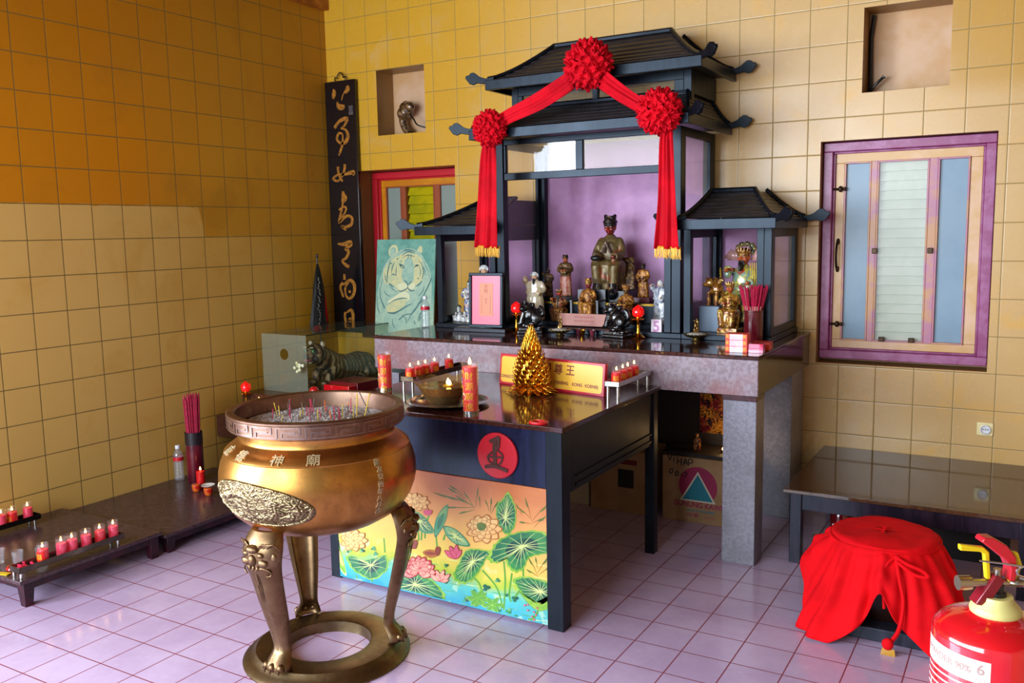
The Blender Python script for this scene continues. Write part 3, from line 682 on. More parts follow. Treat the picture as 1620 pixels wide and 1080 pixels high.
def strip(rows, name, folds=4, amp=.008, thick=.003):
    """rows: (left point, right point) down the cloth; pleats run along it"""
    secs = []
    for j, (a, b) in enumerate(rows):
        a, b = Vector(a), Vector(b); K = 28; row = []
        for k in range(K + 1):
            t = k / K; q = a.lerp(b, t); f = sin(t * pi * 2 * folds / 2 + j * .12) + .5 * sin(t * 17 + 1.3 + j * .07); q.y -= abs(f) * amp * (1 + .3 * sin(j * .5)); row.append(q)
        secs.append(row)
    m = MB(); m.loft(secs, cap=False, closed=False); return m.build(name, M_red, rs, solid=thick, autos=0)
def interp(keys, n):
    A = catmull([k[0] for k in keys], n); B_ = catmull([k[1] for k in keys], n); return list(zip(A, B_))
y1 = -.80
strip(interp([(at(900, 113, 'y', -.74), at(910, 140, 'y', -.74)), (at(850, 147, 'y', -.78), at(860, 172, 'y', -.79)), (at(800, 175, 'y', y1 - .01), at(806, 196, 'y', y1 - .02)), (at(782, 188, 'y', y1), at(790, 208, 'y', y1))], 5), 'swag', 2, .01)
strip(interp([(at(960, 112, 'y', -.74), at(948, 140, 'y', -.74)), (at(990, 136, 'y', -.77), at(975, 158, 'y', -.78)), (at(1022, 158, 'y', y1), at(1010, 178, 'y', y1 - .02)), (at(1040, 168, 'y', y1), at(1030, 190, 'y', y1))], 5), 'swag', 2, .01)
strip(interp([(at(766, 222, 'y', y1), at(784, 222, 'y', y1)), (at(762, 260, 'y', y1), at(786, 260, 'y', y1)), (at(757, 330, 'y', y1), at(787, 330, 'y', y1)), (at(754, 391, 'y', y1), at(790, 393, 'y', y1))], 5), 'tail', 2, .016)
strip(interp([(at(1048, 200, 'y', y1), at(1064, 200, 'y', y1)), (at(1045, 235, 'y', y1), at(1066, 235, 'y', y1)), (at(1042, 320, 'y', y1), at(1070, 320, 'y', y1)), (at(1037, 393, 'y', y1), at(1076, 394, 'y', y1))], 5), 'tail', 2, .016)
for xa, xb, yt in ((753, 791, 390), (1036, 1077, 391)):
    m = MB(); a = at(xa, yt, 'y', y1 - .003); b = at(xb, yt + 2, 'y', y1 - .003); n = 46
    m.tube([a + Vector((0, 0, .002)), b + Vector((0, 0, .002))], .007, 6)
    for k in range(n):
        q = a.lerp(b, (k + .5) / n); q.y += random.uniform(-.006, .004) - .004; L_ = .055 + random.uniform(-.004, .006)
        m.tube([q, q + Vector((random.uniform(-.003, .003), -.003, -L_ * .5)), q + Vector((random.uniform(-.005, .005), 0, -L_))], [.0022, .0026, .0014], 4)
    m.build('fringe', M_goldthread, rs)

# ---------------------------------------------------------------- calligraphy plaque
pq = thing('calligraphy_plaque', 'tall black hanging board with orange gold cursive characters in the room corner', 'plaque', (.16, -.03, .93))
m = MB(); m.box(.012, .306, -.045, -.015, .90, 2.806); m.build('board', mat('black_lacquer', '0C0A10', .18, coat=.4), pq, bevel=.004)
m = MB()
def sp(x, y): p = at(x, y, 'y', -.046); return (p.x, p.z)
def fpl(u, v, w_): return (u, -.0452 - w_, v)
def A1(x, y): return sp(510 + x / 5.143, 110 + y / 5.143)
def A2(x, y): return sp(510 + x / 4.91, 310 + y / 4.91)
G = .0185
CH = [MB() for _ in range(7)]
for fn_, lst in ((A1, [
    ([(90, 160), (96, 185), (92, 215), (90, 240)], [.6, 1.9, 2.0, .8]), ([(205, 130), (205, 160), (185, 190)], [1.2, 2.2, 1.0]), ([(185, 175), (165, 215), (158, 250)], [.6, .5, .4]), ([(120, 262), (135, 300), (165, 305), (180, 290)], [.5, 2.2, 2.2, .8]),
    ([(100, 475), (135, 425), (180, 400), (210, 400)], [1.4, 1.3, 1.6, 1.4]), ([(205, 400), (185, 450), (150, 480)], [1.4, 1.0, .4]), ([(150, 480), (190, 490), (210, 540), (190, 590), (150, 600), (120, 565), (135, 520), (165, 530), (165, 600), (150, 660), (135, 700)], [.6, 1.0, 1.6, 1.6, 1.0, 1.2, 1.1, .7, 1.1, 1.2, .6]),
    ([(128, 790), (135, 850), (165, 910)], [1.4, 1.0, 1.0]), ([(185, 770), (175, 840), (130, 905), (90, 890), (120, 860), (190, 850), (255, 835), (250, 860)], [1.4, 1.1, .9, 1.1, .9, 1.1, 1.8, .8]), ([(170, 990), (165, 1075)], [1.3, 1.0]), ([(165, 1000), (195, 1040), (180, 1075)], [1.0, 1.0, .8])]),
    (A2, [([(165, 5), (180, 30), (150, 50)], [1.0, 1.2, 1.0]), ([(165, 0), (155, 90), (140, 150), (130, 200)], [1.0, 1.0, 1.2, 1.0]), ([(130, 110), (160, 85), (185, 90), (175, 130), (130, 205), (190, 155), (230, 170), (225, 220), (180, 240), (150, 235), (185, 265)], [.9, .8, 1.0, .9, 1.2, 1.1, 1.3, 1.4, 1.1, 1.0, .7]),
    ([(120, 370), (165, 375), (215, 360), (220, 380), (180, 410), (205, 430), (185, 480), (155, 505), (190, 540), (210, 545)], [.6, 1.6, 1.9, 1.6, 1.1, 1.5, 1.2, 1.0, 1.5, 1.2]),
    ([(172, 605), (172, 650)], [1.0, 1.4]), ([(160, 670), (142, 710), (165, 785)], [1.0, 1.3, 1.0]), ([(160, 690), (215, 655), (250, 690), (245, 760), (212, 795), (185, 770), (180, 710), (210, 665)], [.7, 1.4, 1.6, 1.4, 1.1, 1.0, 1.0, .6]), ([(205, 740), (222, 745)], [1.0, 1.0]),
    ([(180, 900), (178, 950), (205, 1010)], [1.0, 1.2, 1.0]), ([(190, 905), (225, 885), (240, 930), (235, 1005), (210, 1015)], [.7, 1.3, 1.5, 1.2, .9]), ([(205, 955), (225, 950)], [.7, .9])])):
    for pts, ws in lst:
        ci = 0 if fn_ is A1 else 3
        if fn_ is A1: ci = (0, 0, 0, 0, 1, 1, 1, 2, 2, 3, 3)[lst.index((pts, ws))]
        else: ci = (3, 3, 3, 4, 5, 5, 5, 5, 6, 6, 6)[lst.index((pts, ws))]
        stroke(CH[ci], [fn_(*q) for q in pts], [w_ * G for w_ in ws], fpl, .0, n=5, thick=.0022 + .0002 * lst.index((pts, ws)))
for c_ in CH: c_.build('character', mat('orange_gold_lettering', 'C8862C', .4, .25, var='8A5A24', vs=60), pq, smooth=False)
m = MB(); a = A1(212, 295); b = A1(250, 365)
m.box(a[0], b[0], -.0462, -.045, b[1], a[1], 0); put_text(m, '印', .05, lambda u, v, w_: ((a[0] + b[0]) / 2 + u, -.0465, (a[1] + b[1]) / 2 + v), m=1)
m.build('seal_stamp', [mat('seal_grey', '5A5050', .5), mat('black_rubber', '101010', .4)], pq, smooth=False)
m = MB(); cx = .157
m.tube(catmull([(cx - .05, -.03, 2.81), (cx - .05, -.03, 2.835), (cx - .03, -.03, 2.83), (cx - .025, -.03, 2.85), (cx, -.03, 2.868), (cx + .025, -.03, 2.85), (cx + .03, -.03, 2.83), (cx + .05, -.03, 2.835), (cx + .05, -.03, 2.81)], 5), .005, 6)
m.build('hanging_hook', M_hinge, pq)
# ---------------------------------------------------------------- statuettes
def carved(name, a, b, c_, metal=.35, rough=.42, sc_=45, bump=.8, coat=.1):
    if name in MATS: return MATS[name]
    s = NT(name); o = s.obj(); n1 = s.noise(o, sc_, 4, .6); n2 = s.noise(o, sc_ * .45, 3, .6, 1.0)
    c = s.mix(s.step(n1, .42, .58), lin(a), lin(b)); c = s.mix(s.step(n2, .54, .64), c, lin(c_))
    s.set(Base_Color=c, Roughness=rough, Metallic=metal); s.b.inputs['Coat Weight'].default_value = coat
    wv = s.n('ShaderNodeTexWave', i_Vector=o, i_Scale=sc_ * .35, i_Distortion=6.0, i_Detail=2.0, i_2=6.0); wv.bands_direction = 'DIAGONAL'
    s.bump(s.M('ADD', s.noise(o, sc_ * 1.6, 5, .65, .8), s.M('MULTIPLY', wv.outputs[1], .45)), bump, .004); MATS[name] = s.m; return s.m
G_old = carved('old_gilt_brown', '6A4A22', '3A2414', '8A6A34')
G_olive = carved('olive_gilt_robe', '6E5C34', '54401F', '7A4020', .25, .4, 25, .35)
G_dark = carved('dark_carved_wood', '2A1A12', '140C0A', '7A5A2A')
G_orange = carved('orange_gilt', 'A0661E', '6A3A14', 'C08A30')
G_red = carved('gilt_red', '8A5A22', '5A1810', 'C09040')
P_cream = carved('cream_porcelain', 'D8CBB0', 'C8B890', 'A8703A', 0, .15, 18, .1, 1)
P_white = carved('white_glazed_porcelain', 'E6E4DE', 'C8C8C8', '4A4A50', 0, .12, 60, .35, 1)
P_grey = carved('blue_white_porcelain', 'C8CCD0', '8A94A0', '2E3A5A', 0, .12, 40, .3, 1)
P_color = carved('coloured_porcelain', 'C8B848', '7A9A8A', 'A83A20', .1, .12, 30, .35, 1)
P_color2 = carved('brown_gold_porcelain', 'B07828', '6A3414', 'E0B850', .35, .15, 35, .4, 1)
P_multi = carved('painted_porcelain_robe', 'E0D8B8', '3A5AA8', 'B8303A', 0, .15, 45, .2, 1)
F_red = mat('dark_red_face', '6A1410', .25, coat=.5, var='8A2A1A', vs=40); F_gold = mat('gilt_face', 'B88A4A', .3, .2); F_skin = mat('painted_face', 'D8A880', .3, coat=.5); F_blk = mat('black_face', '1A1010', .3)
F_orange = mat('orange_face', 'B8562A', .3); H_blk = mat('black_hair', '14100E', .4); W_beard = mat('white_beard', 'D8D8D8', .4)
PINKROBE = mat('pink_robe_apron', 'B8846A', .4, var='A04A3A', vs=40)
def ring_sec(cx, cy, z, rx, ry, n=24, fold=0, nf=9, ph=0, front=0):
    out = []
    for k in range(n):
        a = 2 * pi * k / n; f = 1 + fold * sin(nf * a + ph); x = cx + rx * f * cos(a); y = cy + ry * f * sin(a) - (front * max(0, -sin(a)) ** 2)
        out.append((x, y, z))
    return out
def figure(name, label, cat, h, pose, robe, face, hatm, hat='official', beard=None, arms='lap', base=None, extra=None, group=None, lower=None, wide=1.0):
    t = thing(name, label, cat, (0, 0, 0), group); b = base[2] if base else 0; H = h - b; w_ = wide
    if base: m = MB(); m.box(-base[0] / 2, base[0] / 2, -base[1] / 2, base[1] / 2, 0, b); m.box(-base[0] / 2 * .9, base[0] / 2 * .9, -base[1] / 2 * .9, base[1] / 2 * .9, b * .35, b * .65); m.build('plinth', base[3], t, bevel=.002)
    m = MB()
    if pose == 'seated':
        secs = [ring_sec(0, -.05 * H, b + H * z, H * rx * w_, H * ry, fold=.035, nf=11, ph=z * 7) for z, rx, ry in ((0, .21, .15), (.1, .215, .155), (.22, .225, .16), (.33, .235, .17), (.38, .21, .15), (.41, .16, .11))]
        lo = MB(); lo.loft(secs)
        for s_ in (-1, 1):       # knees and feet
            lo.ell((s_ * .13 * H * w_, -.15 * H, b + .35 * H), .09 * H, .10 * H, .07 * H, 12, 8); lo.tube([(s_ * .13 * H * w_, -.2 * H, b + .34 * H), (s_ * .11 * H * w_, -.19 * H, b + .05 * H)], [.075 * H, .07 * H], 12)
            lo.ell((s_ * .09 * H, -.23 * H, b + .03 * H), .04 * H, .07 * H, .03 * H, 10, 6)
        lo.tube([(0, -.16 * H, b + .36 * H), (0, -.2 * H, b + .12 * H)], [.06 * H, .045 * H], 10, flat=.5)
        tor = [ring_sec(0, 0, b + H * z, H * rx * w_, H * ry, fold=.01) for z, rx, ry in ((.34, .16, .12), (.45, .165, .13), (.55, .165, .125), (.62, .16, .11), (.675, .135, .09), (.71, .07, .06), (.74, .05, .05))]
        m.loft(tor); zs, zh = .645, .825
        hands = {'lap': ((.12, -.19, .44), (-.12, -.19, .44)), 'belly': ((.05, -.17, .52), (-.05, -.17, .52)), 'raise': ((.14, -.17, .5), (-.15, -.15, .66))}[arms]
    else:
        secs = [ring_sec(0, 0, b + H * z, H * rx * w_, H * ry, fold=.05, nf=9, ph=z * 4) for z, rx, ry in ((0, .135, .10), (.06, .14, .105), (.2, .13, .1), (.35, .125, .095), (.48, .115, .085), (.5, .1, .08))]
        lo = MB(); lo.loft(secs)
        for s_ in (-1, 1): lo.ell((s_ * .06 * H, -.1 * H, b + .02 * H), .035 * H, .05 * H, .022 * H, 10, 6)
        tor = [ring_sec(0, 0, b + H * z, H * rx * w_, H * ry, fold=.01) for z, rx, ry in ((.46, .11, .085), (.56, .12, .095), (.66, .125, .09), (.745, .13, .08), (.785, .11, .07), (.81, .055, .05), (.84, .04, .04))]
        m.loft(tor); zs, zh = .75, .885
        hands = {'lap': ((.08, -.13, .55), (-.08, -.13, .55)), 'belly': ((.03, -.14, .62), (-.03, -.14, .62)), 'raise': ((.11, -.12, .6), (-.17, -.06, .86))}[arms]
    lo.build('robe_skirt', lower or robe, t, remesh=max(H / 75, .0018))
    for (hx, hy, hz), s_ in zip(hands, (1, -1)):
        sx = .135 * s_ * w_ if pose == 'seated' else .10 * s_ * w_; ex = sx * 1.4; ez = (zs + hz) / 2 - (.06 if hz < zs else -.0); ey = hy * .3
        P = catmull([(sx * H * .8, 0, b + zs * H), (sx * H, .0, b + (zs - .01) * H), (ex * H, ey * H, b + ez * H), (hx * H, hy * H, b + hz * H)], 5)
        r = [.045, .05, .052, .052, .052] + [.05] * 5 + [.048 + .004 * i for i in range(6)]; m.tube(P, [q * H for q in r[:len(P)]], 12)
        m.ell((hx * H, hy * H - .01 * H, b + hz * H - .045 * H), .05 * H, .05 * H, .06 * H, 10, 8)
    m.ring([(.165 * H * w_ if pose == 'seated' else .125 * H * w_, 0), (.175 * H * w_ if pose == 'seated' else .135 * H * w_, .012 * H), (.165 * H * w_ if pose == 'seated' else .125 * H * w_, .024 * H)], (0, 0, b + (.46 if pose == 'seated' else .56) * H), 20)
    m.build('robe', robe, t, remesh=max(H / 85, .0016))
    for (hx, hy, hz) in hands:
      m = MB(); m.ell((hx * H, (hy - .045) * H, b + (hz + .005) * H), .028 * H, .03 * H, .024 * H, 10, 8); [m.tube([((hx + (i - 1.5) * .012) * H, (hy - .06) * H, b + (hz + .008) * H), ((hx + (i - 1.5) * .013) * H, (hy - .08) * H, b + (hz - .012) * H)], .006 * H, 5) for i in range(4)]; m.build('hand', face, t)
    # head with face
    R = .088 * H if pose == 'seated' else .068 * H; c = (0, -.01 * H, b + zh * H)
    m = MB(); m.ell(c, R * .86, R * .95, R * 1.2, 18, 14, mod=lambda q, v: (q.x * (1 - .22 * max(0, -v[2])), q.y, q.z)); m.ell((0, c[1] - R * .9, c[2] - R * .08), R * .16, R * .22, R * .26, 8, 6)
    for s_ in (-1, 1): m.ell((s_ * R * .86, c[1], c[2] - R * .05), R * .12, R * .2, R * .34, 8, 6); m.ell((s_ * R * .33, c[1] - R * .80, c[2] + R * .32), R * .26, R * .12, R * .07, 8, 6); m.ell((s_ * R * .45, c[1] - R * .66, c[2] - R * .3), R * .25, R * .2, R * .22, 8, 6)
    m.ell((0, c[1] - R * .78, c[2] - R * .95), R * .2, R * .18, R * .16, 8, 6); m.tube([(0, 0, c[2] - R * 1.6), (0, -.005 * H, c[2] - R * .6)], R * .5, 10)
    hd = m.build('head', face, t, remesh=R / 14)
    m = MB()
    for s_ in (-1, 1): m.ell((s_ * R * .34, c[1] - R * .86, c[2] + R * .13), R * .17, R * .08, R * .075, 8, 6)
    m.build('eyes', mat('white_eye', 'D8D0C0', .2), hd)
    m = MB()
    for s_ in (-1, 1): m.ell((s_ * R * .34, c[1] - R * .93, c[2] + R * .13), R * .06, R * .04, R * .06, 6, 5); m.ell((s_ * R * .35, c[1] - R * .84, c[2] + R * .42), R * .28, R * .1, R * .05, 8, 5, rot=Matrix.Rotation(s_ * -.25, 3, 'Y'))
    m.build('brows', H_blk, hd)
    m = MB(); m.ell((0, c[1] - R * .86, c[2] - R * .55), R * .22, R * .08, R * .07, 8, 6); m.build('mouth', mat('lip_red', '8A1A1A', .3), hd)
    if beard:
        m = MB(); bm_, L = beard
        m.tube(catmull([(0, c[1] - R * .6, c[2] - R * .7), (0, c[1] - R * 1.05, c[2] - R * (.9 + L * .4)), (0, c[1] - R * 1.25, c[2] - R * (1 + L))], 5), [R * .45, R * .5, R * .5, R * .5, R * .48, R * .45, R * .42, R * .4, R * .36, R * .3, R * .16], 10, flat=.6)
        for s_ in (-1, 1): m.tube([(s_ * R * .05, c[1] - R * .98, c[2] - R * .38), (s_ * R * .4, c[1] - R * .9, c[2] - R * .55), (s_ * R * .5, c[1] - R * .9, c[2] - R * (.8 + L * .3))], [R * .08, R * .1, R * .04], 6)
        m.build('beard', bm_, t, remesh=R / 10)
    # headgear
    m = MB(); top = c[2] + R * .5; hh = b + H - top
    if hat == 'official':
        m.loft([ring_sec(0, c[1], top + hh * z, R * rx, R * ry) for z, rx, ry in ((-.25, .95, 1.0), (.15, 1.0, 1.05), (.18, 1.12, 1.15), (.34, 1.1, 1.12), (.38, .9, .85), (.72, .95, .8), (.86, 1.02, .8))])
        for s_ in (-1, 1): m.ell((s_ * R * .75, c[1], top + hh * .88), R * .28, R * .3, hh * .14, 8, 6)
        m.ell((0, c[1] - R * .95, top + hh * .4), R * .3, R * .15, hh * .2, 8, 6)
    elif hat == 'crown':
        m.loft([ring_sec(0, c[1], top + hh * z, R * rx, R * rx) for z, rx in ((-.25, .98), (.1, 1.05), (.3, 1.1), (.4, .8), (.6, .5))])
        for k in range(7): a = pi + pi * (k + .5) / 7 - 0; m.tube([(R * 1.0 * cos(a), c[1] + R * 1.0 * sin(a), top + hh * .2), (R * 1.15 * cos(a), c[1] + R * 1.15 * sin(a), top + hh * (.75 + .25 * sin((k + .5) / 7 * pi)))], [R * .2, R * .04], 6)
    elif hat == 'hood':
        m.ell((0, c[1] + R * .15, c[2] + R * .1), R * 1.12, R * 1.1, R * 1.42, 16, 12); m.tube([(0, c[1] + R * .4, c[2]), (0, .06 * H, b + .66 * H)], [R * 1.0, R * 1.5], 12)
    elif hat == 'topknot':
        m.ell((0, c[1] + R * .12, c[2] + R * .25), R * .98, R * .98, R * 1.1, 14, 10); m.ell((0, c[1] + R * .1, c[2] + R * 1.5), R * .35, R * .35, R * .5, 10, 8)
    elif hat == 'bonnet':
        m.ell((0, c[1] + R * .1, c[2] + R * .75), R * 1.1, R * 1.1, R * .6, 16, 8)
        for k in range(9): a = pi * k / 8; m.ell((R * 1.15 * cos(a), c[1] - .2 * R, c[2] + R * .35 + R * 1.0 * sin(a)), R * .28, R * .28, R * .28, 8, 6)
    m.build('headdress', hatm, t, remesh=R / 11)
    if extra: extra(t, H, b, c, R)
    return t
ST = 'statuettes on the shrine shelves'
SZ = 1.215
BASEK = mat('black_plinth', '101214', .25, coat=.3)
# big seated statue on its black throne
def throne(t, H, b, c, R):
    m = MB()
    for k in range(7): x = .12 + k * .017; m.tube([(x * H * 1.25, .1 * H, b + .42 * H), (x * H * 1.4, .02 * H, b + .2 * H), (x * H * 1.45, -.02 * H, b + .0 * H)], .03 * H, 8)
    m.build('pleated_cloth', G_old, t, remesh=H / 90)
    m = MB(); m.ell((-.11 * H, -.27 * H, b + .43 * H), .075 * H, .05 * H, .04 * H, 14, 8); m.build('black_tablet', H_blk, t)
    m = MB(); m.tube([(-.05 * H, -.145 * H, b + .5 * H), (0, -.15 * H, b + .62 * H), (.05 * H, -.14 * H, b + .5 * H)], [.05 * H, .06 * H, .05 * H], 12, flat=.5); m.build('breast_cloth', carved('silver_breast', '8A7A6A', '6A5A4A', '9A4A2A', .3), t)
f0 = figure('seated_deity_statue', 'largest seated statue with dark red face and olive robe on the top shrine shelf', 'statue', .535, 'seated', G_olive, F_red, G_dark, 'official', None, 'lap', (.27, .22, .07, BASEK), throne, ST)
place(f0, (2.462, -.225, SZ), radians(4))
m = MB(); 
for s_ in (-1, 1):
    m = MB(); m.ell((2.462 + s_ * .055, -.345, SZ + .05), .032, .04, .035, 12, 8); m.tube([(2.462 + s_ * .055, -.33, SZ + .06), (2.462 + s_ * .05, -.32, SZ + .11)], .03, 12); m.build('boot', mat('glossy_black_boot', '0C1014', .12, coat=.8), f0)
f = figure('guardian_statue', 'small dark statue with one arm raised at the left end of the top shelf', 'statue', .2, 'standing', G_old, F_blk, G_dark, 'topknot', None, 'raise', (.12, .1, .02, BASEK), None, ST, wide=1.25); place(f, (2.035, -.25, SZ), radians(10))
f = figure('standing_official_statue', 'standing gilt statue with pink skirt holding its belt, left of the largest seated statue', 'statue', .29, 'standing', G_old, F_orange, G_dark, 'official', None, 'belly', (.13, .11, .025, BASEK), None, ST, lower=PINKROBE, wide=1.15); place(f, (2.16, -.25, SZ), radians(8))
f = figure('small_gilt_statue', 'small brown gilt statue on a dark red plinth, right of the largest seated statue', 'statue', .235, 'standing', G_orange, F_blk, G_dark, 'official', None, 'lap', (.125, .1, .03, mat('dark_red_plinth', '5A1A26', .4)), None, ST, wide=1.3); place(f, (2.69, -.25, SZ), radians(-4))
# lower shelf / front row
m = MB(); m.box(1.95, 2.96, -.48, -.37, 1.075, 1.10); m.build('lower_step', M_blk, ms, bevel=.002)
LZ = 1.10
f = figure('robed_elder_statue', 'cream porcelain elder with a white flower headdress behind the left black lion', 'statue', .305, 'standing', P_cream, F_skin, P_white, 'bonnet', (mat('dark_beard', '2A2A34', .4), 1.3), 'raise', None, None, ST, wide=1.5); place(f, (2.03, -.425, LZ), radians(12))
f = figure('black_bearded_statue', 'gilt statue with a red face and a long black beard in the lower row', 'statue', .205, 'seated', G_red, mat('bright_red_face', 'A83020', .3), P_color2, 'crown', (H_blk, 4.0), 'raise', None, None, ST, wide=1.25); place(f, (2.20, -.42, LZ), radians(5))
def armchair(t, H, b, c, R):
    m = MB(); w = .085
    for s_ in (-1, 1): m.box(s_ * w - .007, s_ * w + .007, -.075, -.06, 0, b + .105); m.box(s_ * w - .007, s_ * w + .007, .045, .06, 0, b + .17); m.box(s_ * w - .009, s_ * w + .009, -.08, .06, b + .1, b + .112)
    m.box(-w, w, .045, .06, b + .06, b + .17); m.box(-w, w, -.06, .05, b - .012, b + .004); m.build('armchair', mat('grey_blue_chair', '3A3E46', .3, coat=.3), t, bevel=.002)
f = figure('enthroned_statue', 'orange gilt statue with dark red face sitting in a grey armchair in the lower row', 'statue', .27, 'seated', G_orange, F_red, G_red, 'official', None, 'lap', (.11, .09, .025, mat('grey_plinth', '7A7A80', .4)), armchair, ST); place(f, (2.402, -.42, LZ), radians(3))
f = figure('crowned_gilt_statue', 'brown gilt statue with a spiked crown behind the right black lion', 'statue', .24, 'seated', G_orange, G_old, G_orange, 'crown', None, 'belly', None, None, ST); place(f, (2.655, -.43, LZ), radians(-4))
f = figure('white_bearded_statue', 'blue and white porcelain elder with a long grey beard behind the number block', 'statue', .265, 'standing', P_grey, F_skin, P_white, 'hood', (mat('grey_blue_beard', '8A90A0', .35), 2.6), 'raise', None, None, ST, wide=1.35); place(f, (2.865, -.42, LZ), radians(-10))
# inscribed pink board
m = MB(); m.obox((2.41, -.505, 1.118), .335, .012, .075, rx=radians(-14)); pb = m.build('inscribed_board', mat('dusty_pink_board', 'B07868', .5, var='A86A60', vs=20), None, bevel=.002)
tag(pb, 'dusty pink board with faint writing between the black lions', 'board')
m = MB(); T_ = Matrix.Translation((2.41, -.505, 1.118)) @ Matrix.Rotation(radians(-14), 4, 'X')
for r_, zz in ((0, .012), (1, -.012)):      # faint, unreadable marks
    for k in range(9): u = -.06 + k * .015; m.add([tuple(T_ @ Vector((u + a, -.0066, zz + b_))) for a, b_ in ((0, 0), (.009, 0), (.009, .009), (0, .009))], [(0, 1, 2, 3)])
m.build('faint_writing', mat('faded_red_ink', 'A04A44', .6), pb, smooth=False)
# black lions
def liondog():
    t = thing('guardian_lion', 'x', 'figurine', (0, 0, 0), 'pair of black lions in front of the shrine')
    K = mat('glossy_black_stone', '0C0D10', .12, coat=.6, bump=.35, bs=70)
    m = MB(); m.ell((.0, 0, .105), .055, .045, .05, 16, 12); m.ell((-.03, -.01, .15), .033, .032, .036, 14, 10); m.ell((-.045, -.035, .143), .02, .02, .016, 10, 8); m.tube([(-.03, 0, .13), (-.01, 0, .1)], [.035, .045], 12)
    for a in range(12): m.ell((-.02 + .035 * cos(a), .01 + .03 * sin(a), .15 + .012 * sin(a * 2.3)), .012, .012, .014, 8, 6)
    for s_ in (-1, 1):
        m.tube([(-.035, s_ * .025, .12), (-.05, s_ * .03, .08), (-.052, s_ * .03, .06)], [.018, .015, .016], 8); m.ell((-.06, s_ * .03, .058), .02, .014, .01, 8, 6); m.ell((.035, s_ * .035, .085), .032, .018, .034, 10, 8); m.ell((.015, s_ * .042, .058), .028, .014, .011, 8, 6); m.ell((-.03, s_ * .03, .182), .009, .006, .012, 6, 5)
    m.tube(catmull([(.045, 0, .09), (.07, .0, .11), (.062, 0, .14), (.045, 0, .15)], 5), [.014] * 15 + [.008], 8); m.build('body', K, t, remesh=.0024)
    m = MB(); m.box(-.075, .07, -.05, .05, 0, .016); m.box(-.066, .062, -.042, .042, .016, .034)
    for k in range(14): m.ell((random.uniform(-.06, .06), random.uniform(-.045, .045), .034 + random.uniform(-.01, .012)), .02, .015, .014, 8, 6)
    m.build('carved_base', K, t, remesh=.003); return t
d = liondog(); place(d, (2.13, -.66, AZ), radians(25), 1.05, 'glossy black stone lion beside the left red lotus lamp')
d2 = copy_tree(d); place(d2, (2.70, -.665, AZ), radians(-12), 1.05, 'glossy black stone lion beside the right red lotus lamp')
# lotus lamps
M_lotus = mat('glowing_red_lotus', 'D80A14', .15, coat=1, emit='FF1408', es=.35)
M_brass = mat('polished_brass', 'D09A30', .16, 1, var='C08420', vs=20)
def lotus_lamp():
    t = thing('lotus_lamp', 'x', 'lamp', (0, 0, 0), 'red lotus lamps'); m = MB()
    m.lathe([(.036, 0), (.038, .006), (.03, .012), (.022, .018), (.012, .026), (.0085, .04), (.0075, .07), (.01, .085), (.014, .09), (.024, .094), (.03, .1), (.024, .103), (.014, .106), (.012, .11), (.02, .114)], seg=28); m.build('stem', M_brass, t)
    m = MB()
    for k in range(8): a = 2 * pi * k / 8; m.ell((.024 * cos(a), .024 * sin(a), .102), .012, .009, .003, 8, 5, rot=Matrix.Rotation(a, 3, 'Z'))
    m.build('petal_collar', M_brass, t)
    m = MB(); m.lathe([(.012, .11), (.024, .116), (.03, .13), (.0305, .142), (.026, .156), (.016, .168), (.004, .177), (0, .178)], seg=24); 
    for k in range(6):
        a = 2 * pi * k / 6; m.add([(.0302 * cos(a + b) * s1, .0302 * sin(a + b) * s1, z) for b, z, s1 in ((-.4, .125, 1.02), (.4, .125, 1.02), (.28, .15, 1.04), (0, .168, .75), (-.28, .15, 1.04))], [(0, 1, 2, 3, 4)])
    m.build('lotus_shade', M_lotus, t); return t
ll = lotus_lamp(); place(ll, (2.03, -.66, AZ), 0, 1.06, 'red lotus lamp on a brass stem beside the framed pink certificate')
l2 = copy_tree(ll); place(l2, (2.825, -.66, AZ), 0, 1.06, 'red lotus lamp on a brass stem beside the number five block')
l3 = copy_tree(ll); place(l3, (.2, -1.16, .5), 0, 1.06, 'red lotus lamp standing by the left wall behind the bronze censer')
# footed brass plates with incense dragons
def dish():
    t = thing('incense_dish', 'x', 'dish', (0, 0, 0), 'footed metal incense dishes'); m = MB()
    m.lathe([(.026, 0), (.028, .004), (.018, .01), (.02, .014), (.05, .022), (.066, .034), (.068, .037), (.062, .036), (.04, .03), (0, .028)], seg=32)
    for k in range(20): a = 2 * pi * k / 20; m.ell((.064 * cos(a), .064 * sin(a), .036), .006, .006, .003, 6, 5)
    m.build('plate', mat('old_brass', '9A8A5A', .25, .9, var='6A5A38', vs=40), t)
    m = MB(); m.ell((0, 0, .034), .05, .05, .01, 16, 8); m.build('ash', mat('white_ash', 'C8C4B8', .8, var='A8A49A', vs=80), t)
    m = MB(); m.tube(catmull([(.01, 0, .036), (-.012, 0, .05), (.012, 0, .064), (-.008, 0, .08), (.006, 0, .098), (.0, 0, .116)], 6), [.009 - .0002 * i for i in range(31)], 8)
    for k in range(16): a = k * 1.9; m.ell((.01 * cos(a), .006 * sin(a), .038 + k * .0045), .007, .005, .006, 6, 5)
    m.build('coiled_ornament', mat('gilt_ornament', 'A88850', .3, .8, var='6A4A24', vs=60), t, remesh=.002); return t
a_ = dish(); place(a_, (2.36, -.72, AZ), 0, 1.0, 'footed metal incense dish in front of the inscribed pink board')
b_ = copy_tree(a_); place(b_, (3.165, -.66, AZ), .6, 1.05, 'footed metal incense dish with a coiled ornament in front of the right cabinet')
